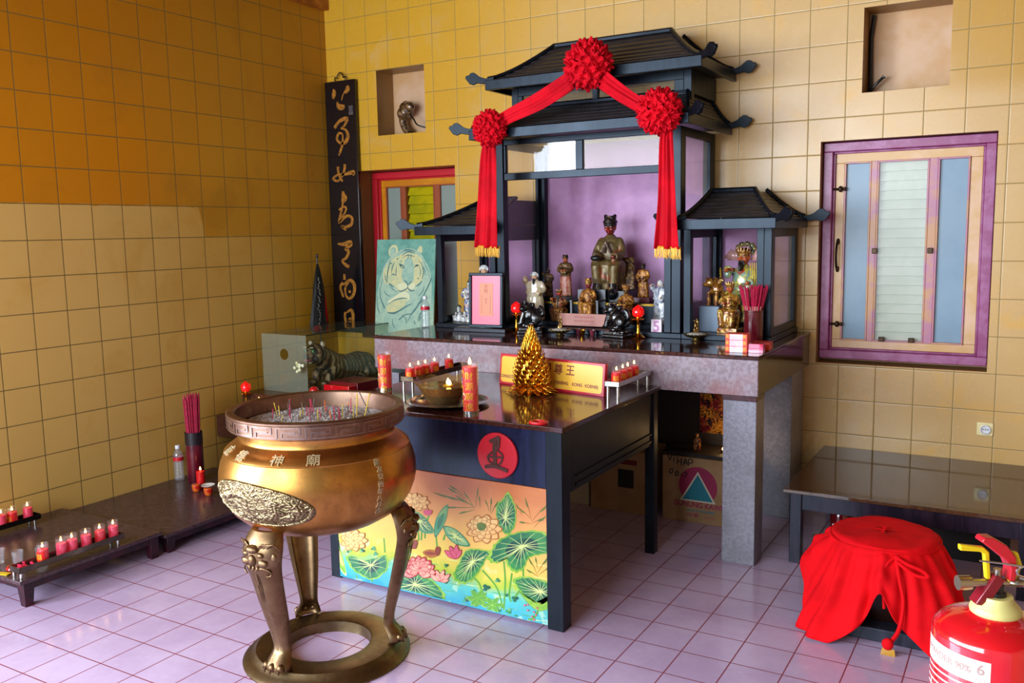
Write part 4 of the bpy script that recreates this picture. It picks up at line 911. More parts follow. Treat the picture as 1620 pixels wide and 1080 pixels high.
# little cups
def cup(r, h, mt, name='offering_cup'):
    m = MB(); m.lathe([(r * .6, 0), (r * .8, h * .3), (r, h), (r * .9, h), (r * .7, h * .35), (0, h * .2)], seg=16); return m.build(name, mt)
c1_ = tag(cup(.018, .032, M_brass), 'small brass offering cup in front of the inscribed pink board', 'cup', 'offering cups'); place(c1_, (2.475, -.66, AZ))
c2_ = tag(cup(.018, .032, mat('plum_cup', '6A2A38', .2, coat=.5)), 'small plum coloured offering cup right of the brass one', 'cup', 'offering cups'); place(c2_, (2.535, -.65, AZ))
c3_ = tag(cup(.018, .032, mat('plum_cup', '6A2A38', .2)), 'small plum coloured offering cup left of the brass one', 'cup', 'offering cups'); place(c3_, (2.43, -.62, AZ))
# number block
t = thing('number_block', 'white block with a mauve number 5 beside the right red lotus lamp', 'sign', (2.9, -.56, AZ))
m = MB(); m.box(2.865, 2.935, -.585, -.535, AZ, AZ + .016); m.build('stand', mat('blue_grey_stand', '5A6A74', .3), t, bevel=.002)
m = MB(); m.box(2.868, 2.932, -.575, -.56, AZ + .016, AZ + .1); nb = m.build('card', mat('pink_white_card', 'DCCCD4', .35), t, bevel=.002)
m = MB(); put_text(m, '5', .085, lambda u, v, w_: (2.9 + u, -.5755, AZ + .058 + v), bold=.002); m.build('numeral', mat('mauve_ink', 'B46AA0', .4), nb, smooth=False)
# framed certificate
t = thing('framed_certificate', 'black framed pink and orange certificate in front of the left cabinet', 'picture frame', (1.83, -.75, AZ))
FT = Matrix.Translation((1.845, -.72, AZ + .028)) @ Matrix.Rotation(radians(4), 4, 'Z') @ Matrix.Rotation(radians(-3), 4, 'X')
m = MB(); m.T = FT; W2 = .118; Hh = .335
m.box(-W2, W2, -.008, .012, Hh - .018, Hh); m.box(-W2, W2, -.008, .012, 0, .018); m.box(-W2, -W2 + .018, -.008, .012, .018, Hh - .018); m.box(W2 - .018, W2, -.008, .012, .018, Hh - .018); fr = m.build('frame', M_blk, t, bevel=.003)
m = MB(); m.T = FT; m.box(-W2 + .018, W2 - .018, .002, .01, .018, Hh - .018); m.build('pink_mount', mat('pink_mount', 'D04A6A', .3), t, smooth=False)
m = MB(); m.T = FT; m.box(-.047, .047, .0008, .002, .07, .272); pa = m.build('orange_paper', mat('orange_paper', 'E08A68', .5), t, smooth=False)
m = MB(); m.T = FT
for k in range(4):
    x = -.03 + k * .02
    if k in (0, 3): m.box(x - .0008, x + .0008, 0, .0008, .085, .2)
put_text(m, '天\n明', .028, lambda u, v, w_: (u, .0004, .235 + v)); put_text(m, '符\n令', .02, lambda u, v, w_: (u, .0004, .16 + v)); m.build('brush_writing', mat('faded_brown_ink', 'A05A44', .6), pa, smooth=False)
m = MB(); m.T = Matrix.Translation((1.80, -.70, AZ)) @ Matrix.Rotation(radians(4), 4, 'Z'); m.box(-.17, .19, -.05, .05, 0, .024); tag(m.build('dark_wooden_tray', wood_dark('dark_tray_wood', '1E1414', '2A1C1A', .35), None, bevel=.003), 'dark wooden board under the framed pink certificate', 'board')
# porcelain group in left cabinet
def family(t, H, b, c, R):
    for (x, y, hh) in ((-.055, -.05, .10), (.055, -.05, .1), (0, -.075, .07), (-.085, -.035, .06), (.08, -.03, .065), (.04, -.09, .055)):
        m = MB(); m.loft([ring_sec(x, y, z * hh, r_, r_) for z, r_ in ((0, .026), (.3, .025), (.6, .018), (.7, .01))]); m.ell((x, y - .002, hh * .82), hh * .14, hh * .14, hh * .18, 10, 8); m.ell((x - .012, y - .018, hh * .5), .01, .012, .008, 8, 6); m.ell((x + .012, y - .018, hh * .5), .01, .012, .008, 8, 6); ch = m.build('small_attendant', P_white, t, remesh=.0022)
        m = MB(); m.ell((x, y + .003, hh * .9), hh * .15, hh * .15, hh * .13, 8, 6); m.ell((x, y, hh * 1.02), hh * .06, hh * .06, hh * .06, 6, 5); m.build('hair', H_blk, ch)
f = figure('porcelain_goddess_group', 'white porcelain goddess with small attendants at her feet inside the left cabinet', 'statue', .27, 'standing', P_multi, P_white, H_blk, 'topknot', None, 'belly', None, family, None, wide=1.3); place(f, (1.535, -.42, AZ + .032), radians(6))
f = figure('pale_porcelain_figure', 'tall pale green porcelain figure half hidden behind the framed pink certificate', 'statue', .37, 'standing', carved('celadon_robe', 'C8D8D0', '8AB0A8', 'E0E0D8', 0, .15, 20, .1, 1), F_skin, P_white, 'bonnet', None, 'lap', None, None, None, wide=1.1); place(f, (1.655, -.42, AZ + .032), radians(4))
# flag figures in right cabinet
def flags(t, H, b, c, R):
    m = MB()
    for s_ in (-1, 1):
        for k in range(2): m.add([(s_ * (.03 + k * .02) * 1, .02, b + H * .78), (s_ * (.12 + k * .03), .03 + .01 * k, b + H * (.78 + .03 * k)), (s_ * (.06 + k * .03), .02, b + H * (.95 - .02 * k))], [(0, 1, 2)])
    m.build('flag', mat('pink_porcelain_flag', 'D8A098', .2, coat=.8), t, solid=.004)
    m = MB()
    for k in range(10): a = k * .7; m.ell((.05 * cos(a), .02, b + H * .93 + .03 * sin(a)), .018, .014, .016, 8, 6)
    m.build('plume', mat('dark_green_plume', '2A3A20', .3, coat=.6, var='A08A4A', vs=60), t, remesh=.003)
f = figure('flag_bearing_warrior_statue', 'colourful glazed warrior with back flags seated in the right cabinet', 'statue', .5, 'seated', P_color, F_orange, P_color2, 'crown', (mat('dark_beard2', '1A1410', .4), 1.0), 'raise', (.18, .16, .05, G_dark), flags, 'glazed figures in the right cabinet', wide=.92); place(f, (3.32, -.30, AZ + .03), radians(-8), .98)
f = figure('glazed_rider_statue', 'brown gold glazed figure in front of the flag warrior in the right cabinet', 'statue', .31, 'seated', P_color2, F_orange, P_color2, 'crown', None, 'belly', (.12, .1, .03, P_color2), None, 'glazed figures in the right cabinet'); place(f, (3.29, -.46, AZ + .03), radians(-5), .95)
m = MB(); m.ell((-.0, 0, .09), .045, .035, .04, 12, 10); m.ell((-.02, -.03, .13), .032, .03, .03, 12, 10); m.ell((-.035, -.055, .12), .018, .016, .014, 10, 8)
for a in range(10): m.ell((-.02 + .03 * cos(a), -.02 + .02 * sin(a), .14 + .01 * sin(2 * a)), .011, .011, .011, 8, 6)
for x, y in ((-.03, -.03), (.02, -.03), (.03, .02), (-.02, .02)): m.tube([(x, y, .08), (x, y, .0)], [.013, .012], 8)
m.tube([(0.01, 0, .1), (.03, 0, .15), (.05, 0, .14)], [.012, .012, .008], 8)
o = m.build('glazed_lion_figurine', P_color2, None, remesh=.0028); tag(o, 'orange brown glazed lion on the grey block at the left of the right cabinet', 'figurine', 'glazed figures in the right cabinet'); place(o, (3.185, -.42, AZ + .175), radians(-15))
m = MB(); m.box(3.115, 3.23, -.47, -.37, AZ + .03, AZ + .175); tag(m.build('grey_block', mat('blue_grey_block', '5A6E84', .4), None, bevel=.003), 'blue grey block under the glazed lion in the right cabinet', 'block')
m = MB()
for k in range(5): m.tube([(3.385 + k * .008, -.36, 1.27), (3.375 + k * .012, -.38, 1.46)], .003, 6)
m.tube([(3.20, -.33, 1.26), (3.195, -.34, 1.43)], [.006, .003], 6)
for k in range(7): m.lathe([(0, 0), (.009, .004), (0, .012)], (3.199 - k * .0006, -.333 - k * .0012, 1.30 + k * .018), 10)
tag(m.build('yellow_flag_poles', mat('yellow_stick', 'D8B020', .4), None), 'thin yellow flag poles beside the warrior in the right cabinet', 'sticks')
# incense pot
def stick_bundle(t, c, n, r0, r1, h0, h1, mt, rad=.0016, name='incense_sticks', seed=1):
    rr = random.Random(seed); m = MB()
    for k in range(n):
        a = rr.random() * 2 * pi; q = sqrt(rr.random()); hh = h1 * rr.uniform(.95, 1.02); m.tube([(c[0] + q * r0 * cos(a), c[1] + q * r0 * sin(a), c[2] + h0), (c[0] + q * r1 * cos(a), c[1] + q * r1 * sin(a), c[2] + hh)], rad, 5)
    o = m.build(name, mt, t); o['kind'] = 'stuff'; return o
M_inc = mat('magenta_incense', 'C8124A', .6, var='A80E3A', vs=60)
t = thing('incense_pot', 'dark red cylindrical pot full of magenta incense sticks on the right end of the altar', 'incense pot', (3.445, -.70, AZ))
PC = (3.475, -.655, AZ); m = MB(); m.lathe([(.048, 0), (.05, .004), (.05, .17), (.0515, .172), (.0515, .178), (.047, .178), (.046, .03), (0, .03)], PC, 32); m.build('pot', mat('dark_red_lacquer_pot', '5A0E1A', .2, coat=.5, var='4A0A14', vs=10), t)
stick_bundle(t, PC, 90, .010, .078, .03, .305, M_inc, .0022); m = MB()
rr = random.Random(4)
for k in range(30): a = rr.random() * 6.28; m.tube([(PC[0] + .03 * cos(a), PC[1] + .03 * sin(a), AZ + .12), (PC[0] + .050 * cos(a), PC[1] + .050 * sin(a), AZ + .2)], .0019, 4)
m.build('stick_ends', mat('pale_stick_wood', 'C88A7A', .6), t)
# red packets on altar
def pack(name, label, x, y, sx, sy, sz, rz, m1, m2, n=3):
    t = thing(name, label, 'box', (x, y, AZ)); m = MB(); m.T = Matrix.Translation((x, y, AZ)) @ Matrix.Rotation(rz, 4, 'Z'); m.box(-sx / 2, sx / 2, -sy / 2, sy / 2, 0, sz); m.build('box_body', m1, t, bevel=.0015)
    m = MB(); m.T = Matrix.Translation((x, y, AZ)) @ Matrix.Rotation(rz, 4, 'Z')
    for k in range(n): z0, z1 = sz * k / n + .001, sz * (k + 1) / n - .0015; m.box(-sx * .30, sx * .30, -sy / 2 - .0008, -sy / 2, z0, z1)
    m.build('white_label', m2, t, smooth=False); return t
p_ = pack('red_packet_stack', 'stack of red gold boxes with white labels on the front right altar corner', 3.49, -.99, .108, .07, .092, radians(3), mat('red_gold_box', 'D82010', .4, var='E03A14', vs=30), mat('glossy_white_pink_label', 'E0B8C0', .25, var='D8D8E0', vs=20))
m = MB()
for k in range(3):
    for s_ in (-1, 1): put_text(m, '金' if k % 2 else '吉', .02, lambda u, v, w_: (3.49 + s_ * .042 + u, -1.0263 + (s_ * .042) * .052, AZ + .016 + k * .031 + v))
m.build('gold_characters', mat('gold_print', 'E8B020', .4, .3), p_, smooth=False)
pack('pink_red_packet', 'flat shiny pink red packet leaning right of the stacked boxes on the altar', 3.575, -.985, .085, .05, .045, radians(3), mat('shiny_pink_red_wrap', 'D0143C', .15, coat=.8, var='E0648A', vs=30), mat('shiny_pink_band', 'E890A8', .12, coat=1), 2)
pack('red_flat_box', 'flat dark red and orange box behind the shiny pink red packet on the altar', 3.575, -.86, .09, .08, .04, radians(2), mat('red_orange_box', 'B81820', .4, var='D84A20', vs=30), mat('red_lid', 'C02028', .4), 1)

# tiger picture leaning on the wall behind the glass case
tp = thing('tiger_picture', 'faded green picture of a tiger leaning on the wall left of the shrine', 'picture', (.77, -.1, .62))
def ypl(z): return -.15 + (z - .62) * .10
def tpt(u, v, w_=0): return (u, ypl(v) - w_, v)
TL, TR = at(597, 379, 'y', -.05), at(686, 377, 'y', -.05)
m = MB(); m.prism([(TL.x, .62), (TR.x + .02, .62), (TR.x + .02, TL.z), (TL.x, TL.z)], tpt, -.012, 0)
def tiger_bg():
    s = NT('faded_green_print'); P, x, y, z = s.pos(); n = s.noise(P, 10, 5, .7); n2 = s.noise(P, 60, 3)
    c = s.mix(s.step(n, .35, .65), lin('5E9C8E'), lin('7CB4A0')); c = s.mix(s.step(z, 1.25, .98), c, lin('B4CCB0')); c = s.mix(s.M('MULTIPLY', s.step(n2, .5, .7), .3), c, lin('3E7A72'))
    s.set(Base_Color=c, Roughness=.3); return s.m
pic = m.build('picture_panel', tiger_bg(), tp, bevel=.001)
TM = [mat('tiger_pale', 'AFCBB0', .35, var='9CC0AC', vs=30), mat('tiger_cream', 'D9D49C', .35, var='C0CDA0', vs=24), mat('tiger_stripe', '4A7A78', .35), mat('tiger_shadow', 'A8C8B0', .35, var='92BAA8', vs=30), mat('tiger_white', 'DFE3B8', .35), mat('tiger_dark', '2E5A5C', .35)]
m = MB(); L1 = [0]
def TC(x, y): p = at(580 + x / 6.75, 370 + y / 6.75, 'y', ypl(1.3)); return (min(max(p.x, TL.x + .002), TR.x + .018), min(p.z, TL.z - .002))
def tly(): L1[0] += .00001; return L1[0]
def tpoly(pts, mi, n=5):
    P = [(q.x, q.y) for q in catmull([(*TC(*p_), 0) for p_ in pts], n, True)]; d = tly(); cx = sum(a for a, b in P) / len(P); cy = sum(b for a, b in P) / len(P)
    P = [(min(max(a, TL.x + .002), TR.x + .018), b) for a, b in P]; m.add([tpt(u, v, d) for u, v in P] + [tpt(cx, cy, d)], [(i, (i + 1) % len(P), len(P)) for i in range(len(P))], mi)
def tl(pts, ws, mi, n=5): stroke(m, [TC(*p_) for p_ in pts], [w_ * .0035 for w_ in ws], tpt, tly(), mi, n)
tpoly([(120, 1040), (110, 800), (130, 560), (160, 400), (200, 300), (280, 210), (380, 160), (480, 160), (560, 210), (620, 300), (670, 400), (700, 600), (700, 900), (700, 1100), (400, 1180)], 0)
tpoly([(230, 240), (215, 170), (250, 120), (300, 130), (315, 190), (290, 220)], 1); tpoly([(240, 235), (232, 180), (255, 145), (288, 155), (290, 205)], 3)
tpoly([(520, 180), (545, 130), (572, 140), (570, 200)], 1)
tpoly([(180, 380), (230, 300), (330, 230), (460, 200), (560, 250), (600, 360), (600, 480), (560, 560), (470, 600), (400, 620), (300, 600), (210, 540), (170, 470)], 1)
tpoly([(170, 560), (260, 540), (330, 580), (330, 640), (240, 680), (170, 640)], 0); tpoly([(520, 560), (600, 500), (650, 560), (600, 640), (520, 640)], 0)
tpoly([(400, 270), (460, 260), (490, 330), (500, 430), (490, 510), (440, 530), (390, 510), (370, 430), (385, 340)], 3); tpoly([(330, 545), (400, 520), (440, 545), (500, 525), (520, 560), (480, 595), (430, 590), (370, 600)], 4)
tpoly([(240, 720), (330, 650), (400, 615), (460, 640), (465, 700), (400, 720), (300, 740)], 4); tpoly([(240, 750), (340, 700), (440, 705), (400, 780), (320, 830), (240, 830)], 1)
tpoly([(400, 490), (440, 500), (480, 490), (470, 520), (440, 540), (415, 520)], 3)
for pts, ws in (([(240, 280), (220, 400), (215, 520)], [1.5, 3, 1.5]), ([(285, 300), (265, 360), (260, 420)], [1, 2.5, 1]), ([(310, 350), (308, 400), (312, 450)], [1, 2.5, 1]), ([(255, 440), (280, 430), (310, 445)], [1, 2.5, 1]), ([(330, 320), (360, 330), (390, 350), (380, 365), (345, 345)], [1.5, 3, 2, 2, 1.5]),
                ([(500, 360), (520, 335), (550, 335)], [1.5, 3, 1.5]), ([(305, 270), (320, 262)], [3, 3]), ([(350, 290), (360, 295)], [3, 2]), ([(360, 240), (400, 200), (440, 190), (500, 210)], [1, 2, 3, 1]), ([(380, 180), (430, 170), (500, 190)], [1, 3, 1]), ([(370, 260), (420, 225), (500, 245)], [1, 2, 1]), ([(350, 200), (400, 165), (410, 190)], [1, 2, 1]),
                ([(540, 280), (560, 310)], [1.5, 1.5]), ([(570, 300), (600, 400), (590, 480)], [1.5, 2.5, 1.5]), ([(545, 330), (570, 400), (565, 460)], [1, 1.5, 1]), ([(540, 470), (555, 480)], [3, 2]), ([(520, 560), (560, 540), (590, 500)], [1, 3, 2]), ([(400, 490), (430, 520), (440, 545)], [2, 3, 2]), ([(480, 500), (465, 525), (440, 545)], [1.5, 2.5, 2]),
                ([(440, 545), (440, 575), (380, 610), (340, 600)], [2, 2, 2.5, 1]), ([(440, 575), (480, 605), (520, 600)], [2, 3, 1]), ([(240, 530), (270, 550), (290, 570)], [3, 3, 1]), ([(170, 470), (150, 600), (160, 680), (210, 790)], [1, 1.5, 2, 3.5]), ([(130, 660), (130, 760), (160, 845)], [1, 2, 2.5]),
                ([(245, 750), (310, 705), (390, 685), (450, 690)], [1, 2, 2.5, 1]), ([(245, 835), (310, 842), (370, 815), (440, 770), (500, 740)], [2, 4, 3, 2.5, 1]), ([(370, 910), (430, 860), (510, 840), (580, 740)], [3, 2, 2, 1]), ([(690, 470), (650, 580), (560, 760), (500, 850), (460, 940)], [3, 3, 2, 2, 1]), ([(530, 920), (545, 960)], [2, 3]), ([(580, 930), (600, 880)], [2, 3]),
                ([(230, 330), (250, 310), (262, 330)], [1, 2, 1]), ([(590, 350), (615, 390), (618, 440)], [1, 2, 1]), ([(190, 420), (200, 480), (230, 520)], [1, 2, 1]), ([(420, 215), (430, 240), (425, 262)], [1, 2, 1]), ([(455, 215), (460, 240), (455, 262)], [1, 2, 1]), ([(620, 560), (600, 620), (560, 660)], [1, 2, 1]),
                ([(190, 600), (215, 640), (260, 665)], [1, 2, 1]), ([(640, 640), (600, 720), (560, 740)], [1, 3, 1]), ([(620, 800), (590, 860), (570, 920)], [1, 3, 1]), ([(250, 560), (300, 600), (330, 620)], [1, 1.5, 1]), ([(400, 860), (440, 900), (450, 960)], [1, 2, 1]), ([(300, 900), (310, 960), (340, 1010)], [1, 2, 1]),
                ([(600, 300), (650, 400), (670, 480)], [1, 1, 1])): tl(pts, ws, 2)
for x, y in ((355, 337), (525, 340)): tpoly([(x - 14, y), (x, y - 10), (x + 14, y), (x, y + 9)], 5, 3)
for k in range(5): tl([(350 + k * 3, 560 + k * 6), (300, 550 + k * 14)], [.5, .3], 4); tl([(480, 560 + k * 6), (540, 545 + k * 14)], [.5, .3], 4)
m.build('tiger_print', TM, pic, smooth=False)
# ---------------------------------------------------------------- bronze censer
CX, CY = 2.366, -2.783
cz = thing('bronze_censer', 'large three legged bronze incense censer standing on the floor in front of the offering table', 'censer', (CX, CY, 0))
def bronze(name, a, b, c_, rough=.24, patina=.35, metal=1):
    s = NT(name); P, x, y, z = s.pos(); n1 = s.noise(P, 7, 4, .6, .4); n2 = s.noise(P, 40, 4)
    c = s.mix(s.step(n1, .38, .62), lin(a), lin(b)); c = s.mix(s.M('MULTIPLY', s.step(n2, .52, .7), patina), c, lin(c_))
    s.set(Base_Color=c, Roughness=s.M('MULTIPLY_ADD', n1, .22, rough - .08), Metallic=metal); s.bump(n2, .04, .002); MATS[name] = s.m; return s.m
B_body = bronze('gold_bronze', 'C48E4A', 'A8763A', '86603E', .3)
B_rim = bronze('rim_bronze', '9A7A66', '7E6050', '5A4438', .34)
B_leg = bronze('brown_bronze', '8E7454', '745A40', '4E3A28', .36, .4)
B_base = bronze('dull_bronze', '7E6A4C', '6A583E', '8A8070', .36, .4)
B_raise = bronze('pale_raised_bronze', 'DCCBA4', 'BCA87C', '8A744C', .4, .3, .55)
prof = [(0, .535), (.08, .536), (.14, .539), (.2, .548), (.25, .564), (.295, .59), (.33, .622), (.355, .66), (.37, .70), (.377, .74), (.375, .775), (.367, .81), (.355, .838), (.3515, .846), (.353, .850), (.350, .855), (.338, .866), (.32, .879), (.306, .888), (.301, .893), (.297, .896), (.295, .90), (.295, .92), (.298, .936), (.288, .936), (.285, .9), (.30, .87), (.33, .84), (.345, .76), (.33, .68), (.2, .57), (0, .56)]
def Rz(z):
    P = [q for q in prof[:24]]
    for a, b in zip(P, P[1:]):
        if a[1] <= z <= b[1] and b[1] > a[1]: return a[0] + (b[0] - a[0]) * (z - a[1]) / (b[1] - a[1])
    return .3
m = MB(); m.lathe(prof, (CX, CY, 0), 96); bd = m.build('bowl', B_body, cz, autos=28)
m = MB(); m.ring([(.296, .936), (.330, .938), (.334, .943), (.334, .990), (.337, .993), (.337, .999), (.333, 1.002), (.308, 1.002), (.305, .998), (.300, .93), (.296, .93)], (CX, CY, 0), 96); rim = m.build('rim', B_rim, cz, autos=28)
m = MB(); NU = 20
def cyl(R): return lambda u, v, w_: (CX + (R + w_) * cos(u), CY + (R + w_) * sin(u), v)
for k in range(NU):
    a0 = 2 * pi * k / NU; da = 2 * pi / NU; S = lambda p_: (a0 + p_[0] * da, .949 + p_[1] * .036)
    for pl in ([(.02, 0), (.02, 1), (.82, 1), (.82, .42), (.34, .42)], [(1.0, 0), (.2, 0), (.2, .58), (.68, .58)]):
        Q = [S(p_) for p_ in pl]
        for a, b in zip(Q, Q[1:]):
            n_ = 5 if abs(a[0] - b[0]) > .01 else 1
            for i in range(n_):
                p0 = (a[0] + (b[0] - a[0]) * i / n_, a[1] + (b[1] - a[1]) * i / n_); p1_ = (a[0] + (b[0] - a[0]) * (i + 1) / n_, a[1] + (b[1] - a[1]) * (i + 1) / n_)
                if abs(a[0] - b[0]) > .001: qd = [(p0[0], p0[1] - .0022), (p1_[0], p0[1] - .0022), (p1_[0], p0[1] + .0022), (p0[0], p0[1] + .0022)]
                else: qd = [(p0[0] - .0066, p0[1]), (p0[0] + .0066, p0[1]), (p0[0] + .0066, p1_[1]), (p0[0] - .0066, p1_[1])]
                m.prism(qd, cyl(.3335), 0, .0032)
m.build('key_pattern', bronze('rim_bronze_light', 'A89288', '8E766C', '5A4438', .3), rim, smooth=False)
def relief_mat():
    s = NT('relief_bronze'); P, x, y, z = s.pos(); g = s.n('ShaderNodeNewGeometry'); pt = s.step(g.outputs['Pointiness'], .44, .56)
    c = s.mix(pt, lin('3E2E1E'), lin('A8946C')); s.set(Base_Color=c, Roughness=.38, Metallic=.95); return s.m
# raised characters
def shoulder(th0, zc_, tilt=1.0):
    def fn(u, v, w_):
        z = zc_ + v * .62; R = Rz(max(.845, min(.889, z))) if z > .845 else Rz(z); a = th0 + u / R; return (CX + (R + w_ * .8 + .0005) * cos(a), CY + (R + w_ * .8 + .0005) * sin(a), z + w_ * .6 * tilt)
    return fn
for ch, th in (('廟', -50), ('神', -72), ('德', -101), ('威', -121)):
    m = MB(); put_text(m, ch, .052, shoulder(radians(th), .867), depth=.004, bold=.0004); m.build('raised_character', B_raise, bd, smooth=False)
def belly(th0): return lambda u, v, w_: (CX + (Rz(v) + w_ + .0004) * cos(th0 + u / Rz(v)), CY + (Rz(v) + w_ + .0004) * sin(th0 + u / Rz(v)), v)
fb = belly(radians(-12))
m = MB()
for k, ch in enumerate('歲次癸酉年八月吉'):
    z0 = .835 - k * .0262; put_text(m, ch, .026, lambda u, v, w_, z0=z0, k=k: fb(u + .004 * sin(k), z0 + v, w_), depth=.0025, bold=.0002)
m.build('raised_inscription', B_raise, bd, smooth=False)
# dragon medallion: carved relief following the belly
m = MB(); NX, NZ = 190, 96; th0, dth, zc_, dz = radians(-86), radians(37), .71, .08; vs = []; fs = []
DRG = [(q.x, q.y) for q in catmull([(-.6, .1, 0), (-.35, .35, 0), (-.12, .3, 0), (-.1, -.15, 0), (.1, -.5, 0), (.35, -.3, 0), (.35, .25, 0), (.6, .3, 0), (.75, -.05, 0), (.6, -.4, 0)], 5)]
for j in range(NZ + 1):
    for i in range(NX + 1):
        u, v = -1 + 2 * i / NX, -1 + 2 * j / NZ
        sx = u * sqrt(1 - v * v / 2); sy = v * sqrt(1 - u * u / 2); r = sqrt(sx * sx + sy * sy)
        a = th0 + sx * dth; z = zc_ + sy * dz + .018 * sx * -1; p_ = Vector((sx * 12, sy * 5.4, 2.3))
        w1 = noise.noise(p_ * .7); w2 = noise.noise(p_ * .7 + Vector((9, 2, 1))); q = p_ + Vector((w1, w2, 0)) * 1.6
        rid = 1 - abs(noise.noise(q * 1.1)) * 3; rid2 = 1 - abs(noise.noise(q * 2.3 + Vector((3, 3, 3)))) * 2.6; cl = max(0, sin(q.x * 2.4 + 3 * sin(q.y * 1.3)))
        dd_ = min(((sx - qx) ** 2 * 2.2 + (sy - qy) ** 2) ** .5 for qx, qy in DRG); body_ = max(0, 1 - dd_ / .17) ** .6
        hd_ = max(0, 1 - (((sx + .62) / .22) ** 2 + ((sy - .12) / .42) ** 2)) ** .5
        h_ = .001 + (.0035 * max(0, rid) + .003 * max(0, rid2)) * (1 - .5 * body_) + .008 * body_ + .009 * hd_ + .0016 * body_ * sin(dd_ * 40 + sx * 60); ed = min(1, (1 - r) / .05); 
        h_ = h_ * ed + (.004 if .9 < r < .975 else 0); h_ = -.001 if r > .995 else h_
        R = Rz(z) + h_; vs.append((CX + R * cos(a), CY + R * sin(a), z))
for j in range(NZ):
    for i in range(NX): k = j * (NX + 1) + i; fs.append((k, k + 1, k + NX + 2, k + NX + 1))
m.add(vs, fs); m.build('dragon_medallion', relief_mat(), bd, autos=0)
# legs
def leg(th):
    ca, sa = cos(th), sin(th); ta, tb = -sa, ca
    keys = [(.60, .285, .066, .05), (.57, .30, .08, .055), (.53, .312, .086, .058), (.48, .314, .080, .052), (.42, .302, .070, .047), (.34, .284, .062, .044), (.25, .262, .052, .04), (.17, .245, .041, .034), (.125, .240, .037, .033), (.10, .25, .043, .038), (.075, .262, .052, .046), (.055, .262, .055, .048), (.046, .258, .052, .044)]
    Kq = catmull([(k[0], k[1], k[2]) for k in keys], 4); Dq = [q[0] for q in catmull([(k[3], 0, 0) for k in keys], 4)]; m = MB(); secs = []; rows = []
    for q, d in zip(Kq, Dq):
        z, r, w_ = q; row = []; n = 18
        for i in range(n + 1):
            a = -1.75 + 3.5 * i / n; g = 1 - .16 * math.exp(-(a / .16) ** 2) * (1 if z < .44 else 0); x = w_ * sin(a) ; y = d * cos(a) * g; row.append((x, y))
        for i in range(n, -1, -1):
            a = -1.75 + 3.5 * i / n; row.append((w_ * .78 * sin(a), (d * .78 * cos(a) - d * .12) if z > .06 else d * .5 * cos(a)))
        sec = [(CX + ca * (r + y) + ta * x, CY + sa * (r + y) + tb * x, z) for x, y in row]; secs.append(sec)
    m.loft(secs); lg = m.build('leg', B_leg, cz, autos=50)
    def L(x, o_, z): x = x * 1.3; return (CX + ca * o_ + ta * x, CY + sa * o_ + tb * x, z)
    R3 = Matrix.Rotation(th, 3, 'Z'); mk = MB()
    mk.ell(L(0, .368, .505), .016, .018, .022, 12, 8, rot=R3); mk.ell(L(0, .366, .545), .02, .03, .016, 12, 8, rot=R3)
    for s_ in (-1, 1):
        mk.ell(L(s_ * .026, .362, .525), .012, .016, .011, 12, 8, rot=R3); mk.ell(L(s_ * .03, .358, .495), .014, .024, .016, 12, 8, rot=R3); mk.ell(L(s_ * .05, .335, .515), .012, .02, .02, 10, 8, rot=R3)
        for k in range(4): mk.tube(catmull([L(s_ * (.012 + k * .01), .362 - k * .003, .545 + k * .002), L(s_ * (.03 + k * .01), .36 - k * .006, .565), L(s_ * (.045 + k * .008), .345 - k * .008, .56 - k * .008)], 5), [.004] * 10 + [.002], 6)
        mk.tube(catmull([L(s_ * .004, .362, .462), L(s_ * .02, .362, .474), L(s_ * .045, .35, .468), L(s_ * .05, .345, .45), L(s_ * .036, .352, .444)], 5), [.004] * 20 + [.003], 6)
        mk.tube([L(s_ * .0, .358, .462), L(s_ * .0035, .345, .40), L(s_ * .003, .325, .33)], [.0035, .003, .002], 6)
    
    for k in range(3): mk.ell(L((k - 1) * .014, .366, .474), .006, .007, .01, 8, 6, rot=R3)
    mk.build('lion_mask', B_leg, lg, remesh=.0022)
    cl = MB()
    for k in (-1, 0, 1): cl.ell(L(k * .026, .302 - abs(k) * .008, .066), .016, .016, .018, 10, 8, rot=R3)
    for k in (-1, 0, 1): cl.tube([L(k * .026, .314 - abs(k) * .008, .066), L(k * .026, .318 - abs(k) * .008, .048)], [.009, .004], 8)
    cl.build('claw', B_leg, lg)
for th in (-89, 31, 150): leg(radians(th))
m = MB(); m.ring([(.172, 0), (.327, 0), (.328, .006), (.318, .016), (.300, .024), (.288, .033), (.28, .042), (.276, .046), (.268, .047), (.18, .047), (.174, .044)], (CX, CY, 0), 96); m.build('base_ring', B_base, cz, autos=30)
# ash and incense stubs
m = MB(); vs = []; fs = []; NR_, NA = 26, 72
for i in range(NR_ + 1):
    r = .292 * i / NR_
    for j in range(NA):
        a = 2 * pi * j / NA; x, y = r * cos(a), r * sin(a); h_ = .018 * math.exp(-((x + .03) ** 2 + (y + .0) ** 2) / .02) + .006 * noise.noise(Vector((x * 30, y * 30, 1))) + .008 * abs(noise.noise(Vector((x * 90, y * 90, 4)))) * (1 if x < .12 else .2)
        vs.append((CX + x, CY + y, .938 + h_))
for i in range(NR_):
    for j in range(NA): fs.append((i * NA + j, i * NA + (j + 1) % NA, (i + 1) * NA + (j + 1) % NA, (i + 1) * NA + j))
m.add(vs, fs); rr = random.Random(12)
for k in range(260):      # crumbled curls of ash
    a = rr.random() * 6.28; q = sqrt(rr.random()) * .2; x, y = CX - .03 + q * cos(a), CY + q * sin(a) * .9; b = rr.random() * 6.28; L_ = rr.uniform(.006, .018); z = .95 + .012 * math.exp(-(q * q) / .02)
    m.tube([(x, y, z), (x + L_ * .5 * cos(b), y + L_ * .5 * sin(b), z + .006), (x + L_ * cos(b), y + L_ * sin(b), z)], .0022, 5)
